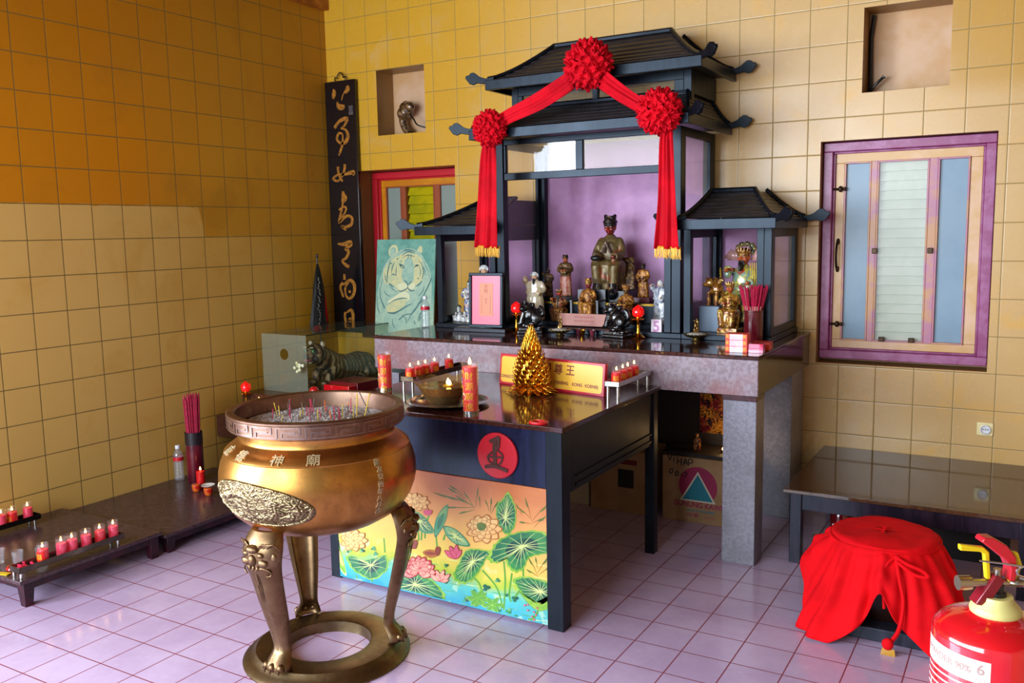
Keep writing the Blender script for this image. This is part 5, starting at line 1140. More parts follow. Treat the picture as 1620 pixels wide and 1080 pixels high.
ash = m.build('ash', mat('incense_ash', 'C2BCB8', .95, var='8E827E', vs=60, bump=.5, bs=150), None); ash['kind'] = 'stuff'; ash['label'] = 'grey white incense ash filling the bronze censer'; ash['category'] = 'ash'
sm = [mat('magenta_incense', 'C8124A', .6), mat('yellow_incense', 'C8A828', .6), mat('grey_incense', '5A5450', .8), mat('orange_incense', 'D8642A', .6)]
protos = []
for k, mt in enumerate(sm):
    m = MB(); m.tube([(0, 0, -.02), (0, 0, .06)], .0018 if k < 3 else .0024, 5); m.tube([(0, 0, .06), (.0005, 0, .066)], .0022, 5, 0); o = m.build('incense_stick', mt, None); o.location = (0, 0, 0); protos.append(o)
first = set()
for k in range(34):
    kk = rr.choice([0, 0, 0, 0, 1, 1, 2, 3]); src = protos[kk]; o = src if kk not in first else src.copy()
    if kk in first: COL.objects.link(o)
    first.add(kk); a = rr.random() * 6.28; q = sqrt(rr.random()) * .17
    o.location = (CX - .02 + q * cos(a), CY + q * sin(a) * .8, .948); o.rotation_euler = (rr.uniform(-.16, .16), rr.uniform(-.16, .16), 0); o.scale = (1, 1, rr.uniform(.35, .85))
    tag(o, ['thin magenta incense stub', 'thin yellow incense stub', 'thin grey burnt incense stub', 'short orange incense stub'][kk] + ' standing in the ash of the bronze censer', 'incense stick', 'incense stubs in the censer ash')
for (px, py, dx, dy, lab) in ((611, 640, -.03, .05, 'tall'),):
    for k, (x, y, rx, ry, s_, mt) in enumerate(((CX + .19, CY + .10, .05, -.5, 1.3, 2), (CX + .165, CY + .085, -.06, .25, 1.2, 1), (CX + .14, CY + .07, .06, .12, 1.15, 1))):
        o = protos[mt].copy(); COL.objects.link(o); o.location = (x, y, .95); o.rotation_euler = (rx, ry, 0); o.scale = (1.3, 1.3, s_ )
        tag(o, ('crossed grey burnt incense stick', 'crossed yellow incense stick', 'upright yellow incense stick')[k] + ' apart from the others at the right of the ash', 'incense stick')

# ---------------------------------------------------------------- candles
M_flame = mat('candle_flame', 'FFE0A0', .5, emit='FFC46A', es=9)
M_wax = mat('red_wax', 'C8102A', .35, emit='FF2020', es=.12)
M_waxp = mat('pink_red_wax', 'D8305A', .3, emit='FF3040', es=.12)
M_cup = glass('candle_cup_glass', (1, .99, .99), .02, (235, 220, 220), .03)
def flame_mb(z, h=.02, r=.0048):
    m = MB(); m.lathe([(0, z), (r * .7, z + h * .12), (r, z + h * .32), (r * .7, z + h * .6), (r * .25, z + h * .88), (0, z + h)], seg=12); return m
def votive(wax, lab=False, h=.085, r=.024):
    t = thing('votive_candle', 'x', 'candle'); m = MB(); m.ring([(r, 0), (r, h), (r - .0016, h), (r - .0016, .004), (.0, .004), (0, 0)], seg=24); m.build('glass_cup', M_cup, t)
    m = MB(); m.lathe([(0, .005), (r - .003, .005), (r - .003, h * .7), (0, h * .7)], seg=20); m.build('wax', wax, t)
    m = MB(); m.tube([(0, 0, h * .7), (0, 0, h * .7 + .01)], .001, 5); m.build('wick', H_blk, t); flame_mb(h * .7 + .008).build('flame', M_flame, t)
    if lab:
        m = MB(); n = 8
        for i in range(n): a0, a1 = -2.6 + i * .3, -2.6 + (i + 1) * .3; m.add([(cos(a) * (r + .0004), sin(a) * (r + .0004), z) for a, z in ((a0, .012), (a1, .012), (a1, h * .62), (a0, h * .62))], [(0, 1, 2, 3)])
        put_text(m, '福', .03, lambda u, v, w_: ((r + .0012) * cos(-1.3 + u / r), (r + .0012) * sin(-1.3 + u / r), h * .35 + v), m=1)
        m.build('printed_label', [mat('red_print_label', 'D81818', .35), mat('gold_print', 'E8B020', .4, .3)], t, smooth=False)
    return t
VA, VB = votive(M_wax, True), votive(M_waxp, False); used = set()
def put_votive(src, loc, label, group, rz=0, s=1):
    o = src if src.name not in used else copy_tree(src); used.add(src.name); place(o, loc, rz, s, label, group); return o
def rack(name, label, x0, x1, y0, y1, z0, z1, zt, mt, group=None):
    t = thing('candle_rack', label, 'rack', ((x0 + x1) / 2, (y0 + y1) / 2, z0), group)
    m = MB(); m.box(x0, x1, y0, y1, z1, z1 + .003); m.box(x0, x0 + .003, y0, y1, z1, zt); m.box(x1 - .003, x1, y0, y1, z1, zt); m.box(x0, x1, y0, y0 + .003, z1, zt); m.box(x0, x1, y1 - .003, y1, z1, zt); m.build('tray', mt, t, bevel=.0008)
    for x in (x0 + .012, x1 - .012):
        for y in (y0 + .012, y1 - .03): m = MB(); m.tube([(x, y, z0), (x, y, z1)], .007, 12); m.build('leg', M_steel, t)
    return t
M_dst = mat('brown_tinted_steel', '6A5A48', .3, .9, var='4A3E30', vs=10)
TZ_ = OZ
rack('candle_rack', 'steel candle rack with red votive candles along the right edge of the offering table', 3.02, 3.095, -1.545, -1.14, TZ_, .925, .95, M_steel, 'steel candle racks')
rack('candle_rack', 'steel candle rack with red votive candles behind the glass oil bowl', 2.035, 2.115, -1.83, -1.31, TZ_, .925, .95, M_dst, 'steel candle racks')
for k, y in enumerate((-1.49, -1.415, -1.355, -1.275)):
    put_votive(VA, (3.057, y, .928), ['nearest', 'second nearest', 'third nearest', 'farthest'][k] + ' lit red votive candle on the right rack of the offering table', 'votive candles on the right rack', .3 * k)
for k, y in enumerate((-1.80, -1.73, -1.67, -1.59, -1.46)):
    put_votive(VA, (2.075, y, .928), ['nearest', 'second', 'third', 'fourth', 'farthest'][k] + ' lit red votive candle from the near end of the rack behind the bowl', 'votive candles on the rack behind the bowl', .2 * k)
# tall printed candles
def wrapdeco(m, r, z0, z1, seed):
    rr = random.Random(seed); f = lambda u, v, w_: ((r + w_) * cos(u), (r + w_) * sin(u), v)
    for k in range(5): zc2 = z0 + (z1 - z0) * (k + .5) / 5; a = -2.2 + .25 * sin(k * 1.7); stroke(m, [(a - .3, zc2 - .012), (a, zc2 + .012), (a + .35, zc2 - .004), (a + .1, zc2 - .018)], [.002, .007, .006, .002], lambda u, v, w_: f(u, v, w_), .0004 + k * .0001, (3, 2, 3, 1, 3)[k], 4)
    for k, ch in enumerate('財源廣進'): put_text(m, ch, .038, lambda u, v, w_, k=k: f(-1.15 + u / r, z1 - .03 - k * .045 + v, .0008), m=3)
def tall_candle(label, loc, h, seed, lit=True):
    t = thing('tall_candle', label, 'candle', (0, 0, 0), 'tall red printed candles'); r = .036
    m = MB(); m.ring([(r, 0), (r, h), (r - .002, h), (r - .002, .012), (0, .012), (0, 0)], seg=32); m.build('glass_tube', M_cup, t)
    m = MB(); m.lathe([(0, .012), (r - .0025, .012), (r - .0025, h * .93), (0, h * .93)], seg=28); m.build('wax', mat('bright_red_wax', 'D81220', .3, coat=.6, emit='FF2010', es=.06), t)
    m = MB(); m.lathe([(r + .0005, 0), (r + .001, .012), (r - .003, .0125), (0, .0122)], seg=28); m.build('metal_foot', M_steel, t)
    m = MB(); wrapdeco(m, r + .0005, .03, h * .88, seed); m.build('gold_print', [M_wax, mat('blue_print', '2A6AC8', .4), mat('cream_print', 'E8D8A0', .4), mat('gold_print', 'E8B020', .4, .3)], t, smooth=False)
    if lit: m = MB(); m.tube([(0, 0, h * .93), (0, 0, h * .98)], .0012, 5); m.build('wick', H_blk, t); flame_mb(h * .96, .034, .008).build('flame', M_flame, t)
    place(t, loc, 0); return t
p_ = at(742, 655, 'z', OZ); tall_candle('lit tall red candle with gold print beside the glass oil bowl', (p_.x - .01, p_.y + .03, OZ), .222, 1)
p_ = at(608, 640, 'z', OZ); tall_candle('unlit tall red candle with gold print near the left edge of the offering table', (1.915, -1.80, OZ), .195, 2, False)
# oil bowl on tray
bc = at(703, 640, 'z', OZ); bx, by = bc.x - .0, bc.y + .03
m = MB(); m.ring([(.0, 0), (.12, .0), (.165, .008), (.19, .016), (.192, .018), (.188, .018), (.16, .0105), (.12, .003), (0, .003)], (bx, by, OZ), 48); tag(m.build('round_tray', mat('dark_steel_tray', '8A8A84', .15, 1)), 'round dark metal tray under the glass oil bowl', 'tray')
t = thing('oil_bowl', 'scalloped glass bowl of amber lamp oil with a floating flame on a dark metal tray', 'bowl', (bx - .02, by, OZ + .003)); o_ = (bx - .02, by, OZ + .003)
def scal(r, z, a, i): return (r * (1 + (.035 * cos(12 * a) if i in (5, 6, 7) else 0)), z + (.005 * cos(12 * a) if i in (5, 6) else 0))
m = MB(); m.ring([(.0, 0), (.075, 0), (.082, .013), (.10, .042), (.126, .086), (.146, .108), (.144, .110), (.122, .086), (.095, .042), (.07, .011), (0, .009)], o_, 72, mod=scal); m.build('glass_bowl', glass('amber_bowl_glass', (.86, .74, .55), .12, (190, 150, 100), .03), t)
m = MB(); m.lathe([(0, .011), (.069, .012), (.080, .026), (.093, .043), (0, .043)], o_, 40); m.build('dark_sediment', mat('dark_oil', '140C06', .1, coat=1), t)
m = MB(); m.lathe([(.094, .044), (.108, .065), (.118, .083), (0, .083)], o_, 40); m.build('oil', mat('amber_oil', '7A4A14', .05, coat=1, var='A06A1E', vs=12), t)
m = MB(); m.lathe([(0, 0), (.024, 0), (.026, .004), (0, .005)], (o_[0] + .03, o_[1] - .01, o_[2] + .083), 20); fl = m.build('floating_float', mat('yellow_float', 'C8B830', .4), t)
m = flame_mb(0, .034, .009); m.v = [(v[0] + o_[0] + .03, v[1] + o_[1] - .01, v[2] + o_[2] + .088) for v in m.v]; m2 = flame_mb(0, .028, .008); m.add([(v[0] + o_[0] + .046, v[1] + o_[1] - .02, v[2] + o_[2] + .088) for v in m2.v], m2.f); m.build('flame', M_flame, t)
# golden pineapple stupa
pc = at(838, 622, 'z', OZ); PX, PY = pc.x, pc.y + .02
t = thing('golden_lotus_tower', 'golden cone of overlapping folded leaves shaped like a pineapple on the offering table', 'offering', (PX, PY, OZ))
M_pg = mat('shiny_gold_foil', 'E8B040', .18, 1, var='D0861C', vs=25); M_po = mat('orange_gold_foil', 'D8641C', .25, .8, var='E8A030', vs=20)
def petal(m, base, d, L_, w_, lift, curl, mi=0):
    """pointed folded leaf from base outwards along d (unit, horizontal), rising by lift"""
    d = Vector(d); s_ = Vector((-d.y, d.x, 0)); b = Vector(base); vs = []; fs = []; N = 6
    for i in range(N + 1):
        t_ = i / N; c = b + d * (L_ * (t_ - curl * t_ * t_)) + Vector((0, 0, lift * t_ ** 1.1)); ww = w_ * sin(pi * (t_ * .88 + .12)) ** .8 * (1 if i < N else 0); out = d * .35 * ww
        vs += [c - s_ * ww, c + out * .9 + Vector((0, 0, ww * .05)), c + s_ * ww, c - out * .15]
    for i in range(N):
        for k in range(4): fs.append((i * 4 + k, i * 4 + (k + 1) % 4, (i + 1) * 4 + (k + 1) % 4, (i + 1) * 4 + k))
    m.add(vs, fs, mi)
def prof_r(z): return .082 * (1 - (z / .31) ** 1.25) ** .8 + .004
m = MB(); m.lathe([(.07, 0), (.08, .03), (.083, .08), (.07, .14), (.045, .2), (.03, .25), (.012, .3), (0, .33)], (PX, PY, OZ), 24); m.build('core', M_pg, t)
for row in range(8):
    z = .035 + row * .021; n = max(8, 14 - row); m = MB()
    for k in range(n):
        a = 2 * pi * (k + .5 * (row % 2)) / n; r = .076 - .0012 * row - max(0, row - 3) * .0055; d = (cos(a), sin(a), 0); petal(m, (PX + d[0] * r, PY + d[1] * r, OZ + z), d, .026, .0165, .038, .35)
    m.build('leaf_row', M_pg, t, autos=0)
for row in range(7):
    z = .19 + row * .012; n = max(5, 13 - row); m = MB()
    for k in range(n):
        a = 2 * pi * (k + .5 * (row % 2)) / n; r = .046 - row * .0058; d = (cos(a), sin(a), 0); petal(m, (PX + d[0] * r, PY + d[1] * r, OZ + z), d, .008, .0085, .06 + row * .003, .9)
    m.build('leaf_row', M_pg, t, autos=0)
m = MB()
for k in range(16): a = 2 * pi * k / 16; d = (cos(a), sin(a), 0); petal(m, (PX + d[0] * .06, PY + d[1] * .06, OZ + .022), d, .075, .016, -.016, .0)
m.build('lower_leaves', M_pg, t, autos=0); m = MB()
for k in range(14): a = 2 * pi * (k + .5) / 14; d = (cos(a), sin(a), 0); petal(m, (PX + d[0] * .062, PY + d[1] * .062, OZ + .045), d, .055, .016, -.025, .0)
m.build('orange_leaves', M_po, t, autos=0); m = MB()
for k in range(14): a = 2 * pi * k / 14; d = (cos(a), sin(a), 0); petal(m, (PX + d[0] * .07, PY + d[1] * .07, OZ + .05), d, .022, .012, .012, .0)
m.build('green_tips', mat('green_gold_foil', '8A9A20', .25, .7), t, autos=0)
# red plastic ring, red cup
p_ = at(852, 668, 'z', OZ + .004); m = MB(); m.ring([(.032, 0), (.034, .005), (.032, .01), (.02, .01), (.019, .005), (.02, 0)], (p_.x, p_.y + .0, OZ), 28, mod=lambda r, z, a, i: (r * (1 + .25 * abs(cos(a))), z)); tag(m.build('plastic_dish', mat('red_plastic', 'D01828', .2, coat=.5)), 'small red plastic dish near the front right corner of the offering table', 'dish')
p_ = at(960, 603, 'z', OZ + .06); m = MB(); m.lathe([(.018, 0), (.024, .01), (.028, .035), (.026, .035), (.0, .01)], (2.985, -1.47, OZ), 20); m.v = [(v[0], v[1], OZ + (v[2] - OZ) * 2.2) for v in m.v]
tag(m.build('red_cup', mat('red_plastic2', 'D01838', .3)), 'red plastic cup between the yellow name sign and the right candle rack', 'cup')
# yellow name sign
t = thing('name_sign', 'yellow sign with red border and dark characters leaning behind the golden lotus tower', 'sign', (2.67, -1.46, OZ))
sa_ = math.atan2(-.125, .65); ST_ = Matrix.Translation((2.675, -1.457, OZ)) @ Matrix.Rotation(sa_, 4, 'Z') @ Matrix.Rotation(radians(-6), 4, 'X'); SW, SH = .335, .158
m = MB(); m.T = ST_; m.box(-SW, SW, 0, .022, 0, SH); sb = m.build('board', mat('red_sign_border', 'C01828', .3, var='A81430', vs=5), t, bevel=.002)
m = MB(); m.T = ST_; R_ = .014; x1, z0, z1 = SW - .012, .012, SH - .012
m.prism([(sx * (x1 - R_) + R_ * cos(a) , (z1 - R_ if sz > 0 else z0 + R_) + R_ * sin(a)) for sx, sz, a0 in ((1, 1, 0), (-1, 1, pi / 2), (-1, -1, pi), (1, -1, 3 * pi / 2)) for a in (a0, a0 + pi / 4, a0 + pi / 2)], lambda u, v, w_: (u, -w_, v), 0, .0012); m.build('yellow_field', mat('yellow_sign_field', 'E8B03C', .3), sb, smooth=False)
m = MB(); m.T = ST_
for k, ch in enumerate('廣澤尊王'): put_text(m, ch, .056, lambda u, v, w_, k=k: (-.09 + k * .073 + u, -.0016, .105 + v), bold=.001)
for tx, u0 in (('KONGCO', -.285), ('TEK CUN', -.18), ('ONG', -.01), ('(TJIESENG', .075), ('KONG', .175), ('KOENSI)', .262)): put_text(m, tx, .021, lambda u, v, w_, u0=u0: (u0 + u, -.0016, .042 + v), bold=.0008)
m.build('lettering', mat('dark_red_lettering', '7A2A22', .5), sb, smooth=False)
# ---------------------------------------------------------------- side table, glass case with the striped tiger
M_stone = granite('brown_side_stone', '3A2018', '5A3428', '4A2A20', .15)
st_ = thing('side_table', 'low brown stone table in the corner left of the altar', 'table', (.62, -.62, 0))
m = MB(); m.box(.004, 1.27, -1.255, -.004, .31, .46); m.build('table_slab', M_stone, st_, bevel=.003)
for x in (.1, 1.1):
    for y in (-1.1, -.2): m = MB(); m.box(x, x + .1, y, y + .1, 0, .31); m.build('leg', M_blk2, st_, bevel=.003)
m = MB(); m.box(.12, 1.25, -1.12, -.02, .461, .60); tag(m.build('stone_plinth', M_stone, None, bevel=.003), 'brown stone plinth carrying the glass case in the room corner', 'plinth')
gc = thing('glass_case', 'open topped greenish glass case around the striped tiger figure in the room corner', 'display case', (.4, -.55, .601))
gx0, gx1, gy0, gy1, gz0, gz1 = .19, .60, -.985, -.08, .601, .995
M_cg = glass('painted_sheen_case_glass', (.93, .96, .9), .30, (170, 180, 160), .03); M_cs = glass('clear_case_glass', (.92, .96, .86), .06, (150, 160, 120), .03, 1.5); M_edge = mat('dark_green_glass_edge', '1E2A20', .2)  # front pane's pale veil is a reflection painted in as diffuse colour
m = MB(); n = 28; hc = ((gx0 + gx1) / 2 - .0, .86); hr = .038      # front pane with round hole
ring_i = [(hc[0] + hr * cos(2 * pi * k / n), hc[1] + hr * sin(2 * pi * k / n)) for k in range(n)]; ring_o = []
for k in range(n):
    c_, s_ = cos(2 * pi * k / n), sin(2 * pi * k / n); tx = min(((gx1 - hc[0]) / c_ if c_ > 1e-6 else 9e9), ((gx0 - hc[0]) / c_ if c_ < -1e-6 else 9e9)); tz = min(((gz1 - hc[1]) / s_ if s_ > 1e-6 else 9e9), ((gz0 - hc[1]) / s_ if s_ < -1e-6 else 9e9)); t_ = min(tx, tz); ring_o.append((hc[0] + c_ * t_, hc[1] + s_ * t_))
m.add([(a, gy0, b) for a, b in ring_i + ring_o], [(k, (k + 1) % n, n + (k + 1) % n, n + k) for k in range(n)])
for cx_, cz_ in ((gx0, gz0), (gx1, gz0), (gx0, gz1), (gx1, gz1)):
    near = sorted(range(n), key=lambda k: (ring_o[k][0] - cx_) ** 2 + (ring_o[k][1] - cz_) ** 2)[:2]; m.add([(ring_o[near[0]][0], gy0, ring_o[near[0]][1]), (ring_o[near[1]][0], gy0, ring_o[near[1]][1]), (cx_, gy0, cz_)], [(0, 1, 2)])
m.build('front_pane', M_cg, gc, smooth=False)
m = MB(); m.add([(gx1, gy0, gz0), (gx1, gy1, gz0), (gx1, gy1, gz1), (gx1, gy0, gz1)], [(0, 1, 2, 3)]); m.build('side_pane', M_cs, gc, smooth=False)
m = MB(); m.add([(gx0, gy0, gz0), (gx0, gy1, gz0), (gx0, gy1, gz1), (gx0, gy0, gz1)], [(0, 1, 2, 3)]); m.build('side_pane', M_cs, gc, smooth=False)
m = MB(); m.add([(gx0, gy0, gz1), (gx1, gy0, gz1), (gx1, gy1, gz1), (gx0, gy1, gz1)], [(0, 1, 2, 3)]); m.build('top_pane', glass('case_top_glass', (.85, .9, .85), .22, (130, 140, 130), .04), gc, smooth=False)
m = MB(); m.box(gx1 - .003, gx1 + .003, gy0, gy1, gz1 - .003, gz1 + .003); m.box(gx1 - .003, gx1 + .003, gy1 - .004, gy1, gz0, gz1 - .003); m.build('glass_edge', M_edge, gc, smooth=False)
# tiger figure
def fur():
    s = NT('striped_tiger_fur'); o = s.obj(); w_ = s.n('ShaderNodeTexWave', i_Vector=o, i_Scale=7.5, i_Distortion=7.0, i_Detail=3.0); w_.bands_direction = 'Y'
    n_ = s.noise(o, 26, 4); c = s.mix(s.step(w_.outputs[1], .45, .62), lin('1E140E'), s.mix(s.step(n_, .4, .6), lin('6A4A2C'), lin('9A8468'))); s.set(Base_Color=c, Roughness=.55); s.bump(s.noise(o, 120, 4), .5, .004); return s.m
tg = thing('tiger_figure', 'striped dark tiger figure with open mouth inside the glass case', 'figurine', (.4, -.5, .601)); FUR = fur()
m = MB(); hx, hy, hz = .41, -.70, .83
m.loft([[(.40 + rx * cos(a), y, z + rz * sin(a)) for a in [2 * pi * k / 20 for k in range(20)]] for y, z, rx, rz in ((-.10, .68, .03, .04), (-.14, .685, .085, .085), (-.24, .69, .105, .1), (-.36, .69, .095, .09), (-.48, .705, .10, .10), (-.56, .74, .095, .11), (-.63, .79, .08, .09), (-.68, .82, .06, .07))])
m.ell((hx, hy, hz), .078, .075, .072, 20, 14); m.ell((hx, hy - .06, hz - .012), .045, .05, .032, 14, 10); m.ell((hx, hy - .05, hz - .055), .034, .045, .016, 12, 8)
for s_ in (-1, 1):
    m.ell((hx + s_ * .055, hy + .02, hz + .066), .024, .012, .026, 10, 8); m.ell((hx + s_ * .045, hy - .03, hz - .03), .035, .035, .03, 10, 8)
    m.tube([(.40 + s_ * .06, -.55, .72), (.40 + s_ * .065, -.62, .66), (.40 + s_ * .06, -.63, .62)], [.045, .034, .03], 12); m.ell((.40 + s_ * .06, -.655, .617), .032, .045, .017, 12, 8)
    m.tube([(.40 + s_ * .06, -.2, .68), (.40 + s_ * .09, -.24, .64), (.40 + s_ * .08, -.26, .62)], [.06, .05, .03], 12); m.ell((.40 + s_ * .09, -.3, .617), .028, .05, .017, 12, 8)
m.tube(catmull([(.42, -.11, .70), (.47, -.09, .66), (.50, -.13, .63), (.50, -.22, .63)], 6), [.02] * 18 + [.012], 8); m.build('body', FUR, tg, remesh=.0055)
m = MB(); m.ell((hx, hy - .075, hz - .037), .03, .034, .014, 12, 8); m.build('mouth', mat('pink_mouth', '9A4A5A', .4), tg)
for s_ in (-1, 1):
    m = MB(); m.ell((hx + s_ * .034, hy - .062, hz + .024), .014, .01, .012, 12, 8); e_ = m.build('eye', mat('green_glass_eye', '5AA06A', .08, coat=1), tg); m = MB(); m.ell((hx + s_ * .034, hy - .071, hz + .024), .006, .003, .008, 8, 6); m.build('pupil', H_blk, e_)
    m = MB(); m.ell((hx + s_ * .055, hy + .01, hz + .07), .014, .006, .017, 10, 8); m.build('ear_tip', mat('pale_ear', 'C8C0B0', .5), tg)
    m = MB(); m.ell((hx + s_ * .03, hy - .068, hz + .05), .02, .008, .006, 8, 6); m.build('brow_mark', mat('cream_fur', 'B8AC8A', .6), tg)
m = MB(); m.ell((hx, hy - .108, hz + .0), .012, .008, .008, 8, 6); m.build('nose', H_blk, tg)
# flower ornament, red gift box, red offering cup
t = thing('flower_ornament', 'small pale yellow glass flower standing in front of the glass case', 'ornament', (.575, -1.045, .601)); c = Vector((.575, -1.045, .79))
m = MB()
for k in range(9):
    a = k * 2.4; u = .012 + .003 * k; m.ell((c.x + u * cos(a), c.y + .01 * sin(k), c.z + u * sin(a)), .013, .008, .013, 10, 6)
m.build('petal_head', mat('pale_yellow_glass', 'B8B86A', .1, coat=1, var='E0E0C8', vs=60), t, remesh=.0024)
m = MB(); m.tube(catmull([(c.x, c.y, c.z - .02), (c.x - .012, c.y, c.z - .09), (c.x, c.y, .603)], 5), .0022, 6); m.lathe([(.03, 0), (.028, .006), (0, .008)], (c.x, c.y, .601), 16); m.build('stem', M_cup, t)
rbx = at(526, 617, 'z', .62)
t = thing('red_gift_box', 'dark red flat box with a bright red clear lidded tray beside the glass case', 'box', (.76, -.80, .601))
m = MB(); m.obox((.80, -.74, .64), .24, .24, .075, rz=radians(0)); m.build('box_body', mat('dark_red_box', '6A0A18', .3, coat=.3), t, bevel=.003)
m = MB(); m.obox((.80, -.90, .635), .22, .07, .065); m.build('clear_tray', mat('bright_red_plastic', 'C8101C', .2, coat=.8), t, bevel=.004)
m = MB(); m.ell((.665, -1.0, .632), .032, .032, .032, 18, 12); tag(m.build('red_ball', mat('bright_red_plastic', 'C8101C', .2, coat=.8)), 'round bright red ornament left of the dark red box behind the censer', 'ornament')
# black pennant
t = thing('black_pennant', 'rolled black flag with silver embroidery on a short pole in the room corner', 'flag', (.1, -.32, .46))
m = MB(); m.loft([[(.075 + rx * cos(a) * (1 + .18 * sin(3 * a + z * 9)), -.28 + ry * sin(a) * (1 + .15 * sin(5 * a + z * 6)), z) for a in [2 * pi * k / 24 for k in range(24)]] for z, rx, ry in ((1.44, .006, .008), (1.38, .016, .024), (1.28, .028, .044), (1.18, .034, .058), (1.08, .038, .072), (1.0, .042, .084), (.94, .045, .09))])
m.build('rolled_cloth', mat('black_embroidered_cloth', '0C0A0C', .6, bump=.3), t); m = MB(); m.tube([(.075, -.28, 1.50), (.075, -.28, .461)], .006, 8); m.ell((.075, -.28, 1.5), .01, .01, .016, 8, 6); m.build('pole', H_blk, t)
m = MB(); rr = random.Random(3)
for k in range(14):
    z = 1.34 - k * .028; y = -.30 - (1.36 - z) * .09 + rr.uniform(-.012, .012); x = .075 + .030 + (1.36 - z) * .032; pts = [(y, z), (y + rr.uniform(-.018, .018), z - .012), (y + rr.uniform(-.012, .022), z - .024)]
    m.tube([(x, a, b) for a, b in pts], .0028, 5)
m.build('silver_embroidery', mat('silver_thread', 'A8A8A0', .4, .5), t)
m = MB(); m.loft([[(.085 + r * cos(a), -.235 + r * 1.2 * sin(a), z) for a in [2 * pi * k / 12 for k in range(12)]] for z, r in ((1.26, .004), (1.16, .014), (1.06, .02), (1.0, .022), (.96, .006))]); m.ell((.10, -.33, .955), .03, .045, .03, 12, 8); m.build('red_lining', M_red, t)
# lamp stand for the corner lotus lamp
t = thing('lamp_stand', 'small red stand under the corner lotus lamp behind the censer', 'stand', (.2, -1.16, .461)); m = MB(); m.lathe([(.05, 0), (.052, .008), (.046, .024), (.03, .036), (0, .038)], (.2, -1.16, .461), 20); m.build('red_foot', mat('red_plastic3', 'C81420', .25, coat=.5), t)
m = flame_mb(0, .03, .008); 
t = thing('small_candle', 'small lit white candle on the corner side table behind the censer rim', 'candle', (.33, -1.17, .461)); m2 = MB(); m2.lathe([(0, 0), (.012, 0), (.012, .10), (0, .10)], (.33, -1.17, .461), 14); m2.build('wax', mat('white_wax', 'E0D8C8', .4), t); m.v = [(v[0] + .33, v[1] - 1.17, v[2] + .565) for v in m.v]; m.build('flame', M_flame, t)
m = MB(); m.ell((.45, -1.12, .49), .03, .03, .02, 12, 8); tag(m.build('white_cup', M_white), 'small white cup on the side table behind the censer rim', 'cup')

# ---------------------------------------------------------------- left benches
M_bt = granite('dusty_brown_bench_top', '3A262C', '503C42', '46303A', .22, 40)
def bench(label, y0, y1, zt, grp):
    t = thing('low_bench', label, 'bench', (.44, (y0 + y1) / 2, 0), grp)
    m = MB(); m.box(.004, .875, y0, y1 - .006, zt - .018, zt); m.build('bench_top', M_bt, t, bevel=.003)
    m = MB(); m.box(.04, .86, y0 + .03, y0 + .042, zt - .055, zt - .019); m.box(.845, .858, y0 + .042, y1 - .04, zt - .055, zt - .019); m.build('apron', mat('worn_maroon_wood', '3A0E1C', .4, var='1A0A10', vs=18), t, bevel=.002)
    for x in (.815, .03):
        for y in (y0 + .02, y1 - .075): m = MB(); m.loft([[(x - e, y - e, z), (x + .05 + e, y - e, z), (x + .05 + e, y + .05 + e, z), (x - e, y + .05 + e, z)] for z, e in ((0, -.006), (zt - .055, 0), (zt - .0185, 0))]); m.build('leg', mat('worn_maroon_wood', '3A0E1C', .4), t, bevel=.002)
    return t
bench('nearer low maroon bench by the left wall with candle racks on it', -3.15, -2.385, .132, 'low benches')
bench('farther low maroon bench by the left wall with a bottle and incense tube', -2.378, -1.3, .108, 'low benches')
rack('candle_rack', 'long steel rack of pink red candles on the front edge of the near bench', .775, .855, -3.135, -2.60, .133, .16, .188, mat('dull_brown_steel', '7A7268', .3, .9, var='5A5248', vs=6), 'steel candle racks')
rack('candle_rack', 'dark steel candle rack near the left wall on the near bench', .09, .165, -3.12, -2.61, .133, .16, .188, mat('dark_steel', '2A2624', .35, .8), 'steel candle racks')
ys = []
for k, (px, py, lab) in enumerate(((66, 853, 'nearest'), (95, 838, 'second'), (112, 832, 'third'), (134, 825, 'fourth'), (156, 817, 'fifth'), (177, 808, 'farthest'))):
    p_ = at(px, py + 2, 'x', .815); src = VA if k in (0, 4) else VB
    put_votive(src, (.815, max(-3.10, min(p_.y, -2.63)), .163), lab + ' of the six pink red candles on the front rack of the near bench', 'candles on the front rack of the near bench', k, 1.08)
for k, (px, lab) in enumerate(((18, 'farther'), (43, 'farthest'), (0, 'nearest'))):
    p_ = at(px, 800, 'x', .127); put_votive(VB if k else VA, (.127, max(-3.09, min(p_.y, -2.63)), .163), lab + ' of the three red candles on the dark rack by the left wall', 'candles on the wall side rack', k, 1.1)
M_clr = glass('clear_plastic_cup', (1, 1, 1), .07, (225, 225, 235), .04)
for k, (x, y) in enumerate(((.66, -3.03), (.56, -3.06), (.70, -2.94))):
    m = MB(); m.ring([(.02, 0), (.026, .07), (.0248, .07), (.0185, .003), (0, .003), (0, 0)], (x, y, .133), 24)
    tag(m.build('empty_glass', M_clr), ('middle', 'leftmost', 'rightmost')[k] + ' of the empty clear glasses on the near bench', 'glass', 'empty glasses on the near bench')
m = MB(); m.ring([(.034, 0), (.037, .006), (.034, .012), (.026, .012), (.025, .006), (.026, 0)], (.70, -3.06, .133), 24, mod=lambda r, z, a, i: (r * (1 + .3 * abs(cos(a - .5))), z)); m.lathe([(0, 0), (.026, 0), (.026, .004), (0, .004)], (.70, -3.06, .134), 20)
tag(m.build('red_saucer', mat('red_plastic', 'D01828', .2, coat=.5)), 'small red plastic saucer beside the front candle rack on the near bench', 'saucer')
m = MB(); m.obox((.70, -3.135, .136), .09, .028, .004, rz=.3); tag(m.build('yellow_card', mat('yellow_plastic', 'D8B010', .35)), 'yellow card at the front left corner of the near bench', 'card')
m = MB(); rr = random.Random(9)
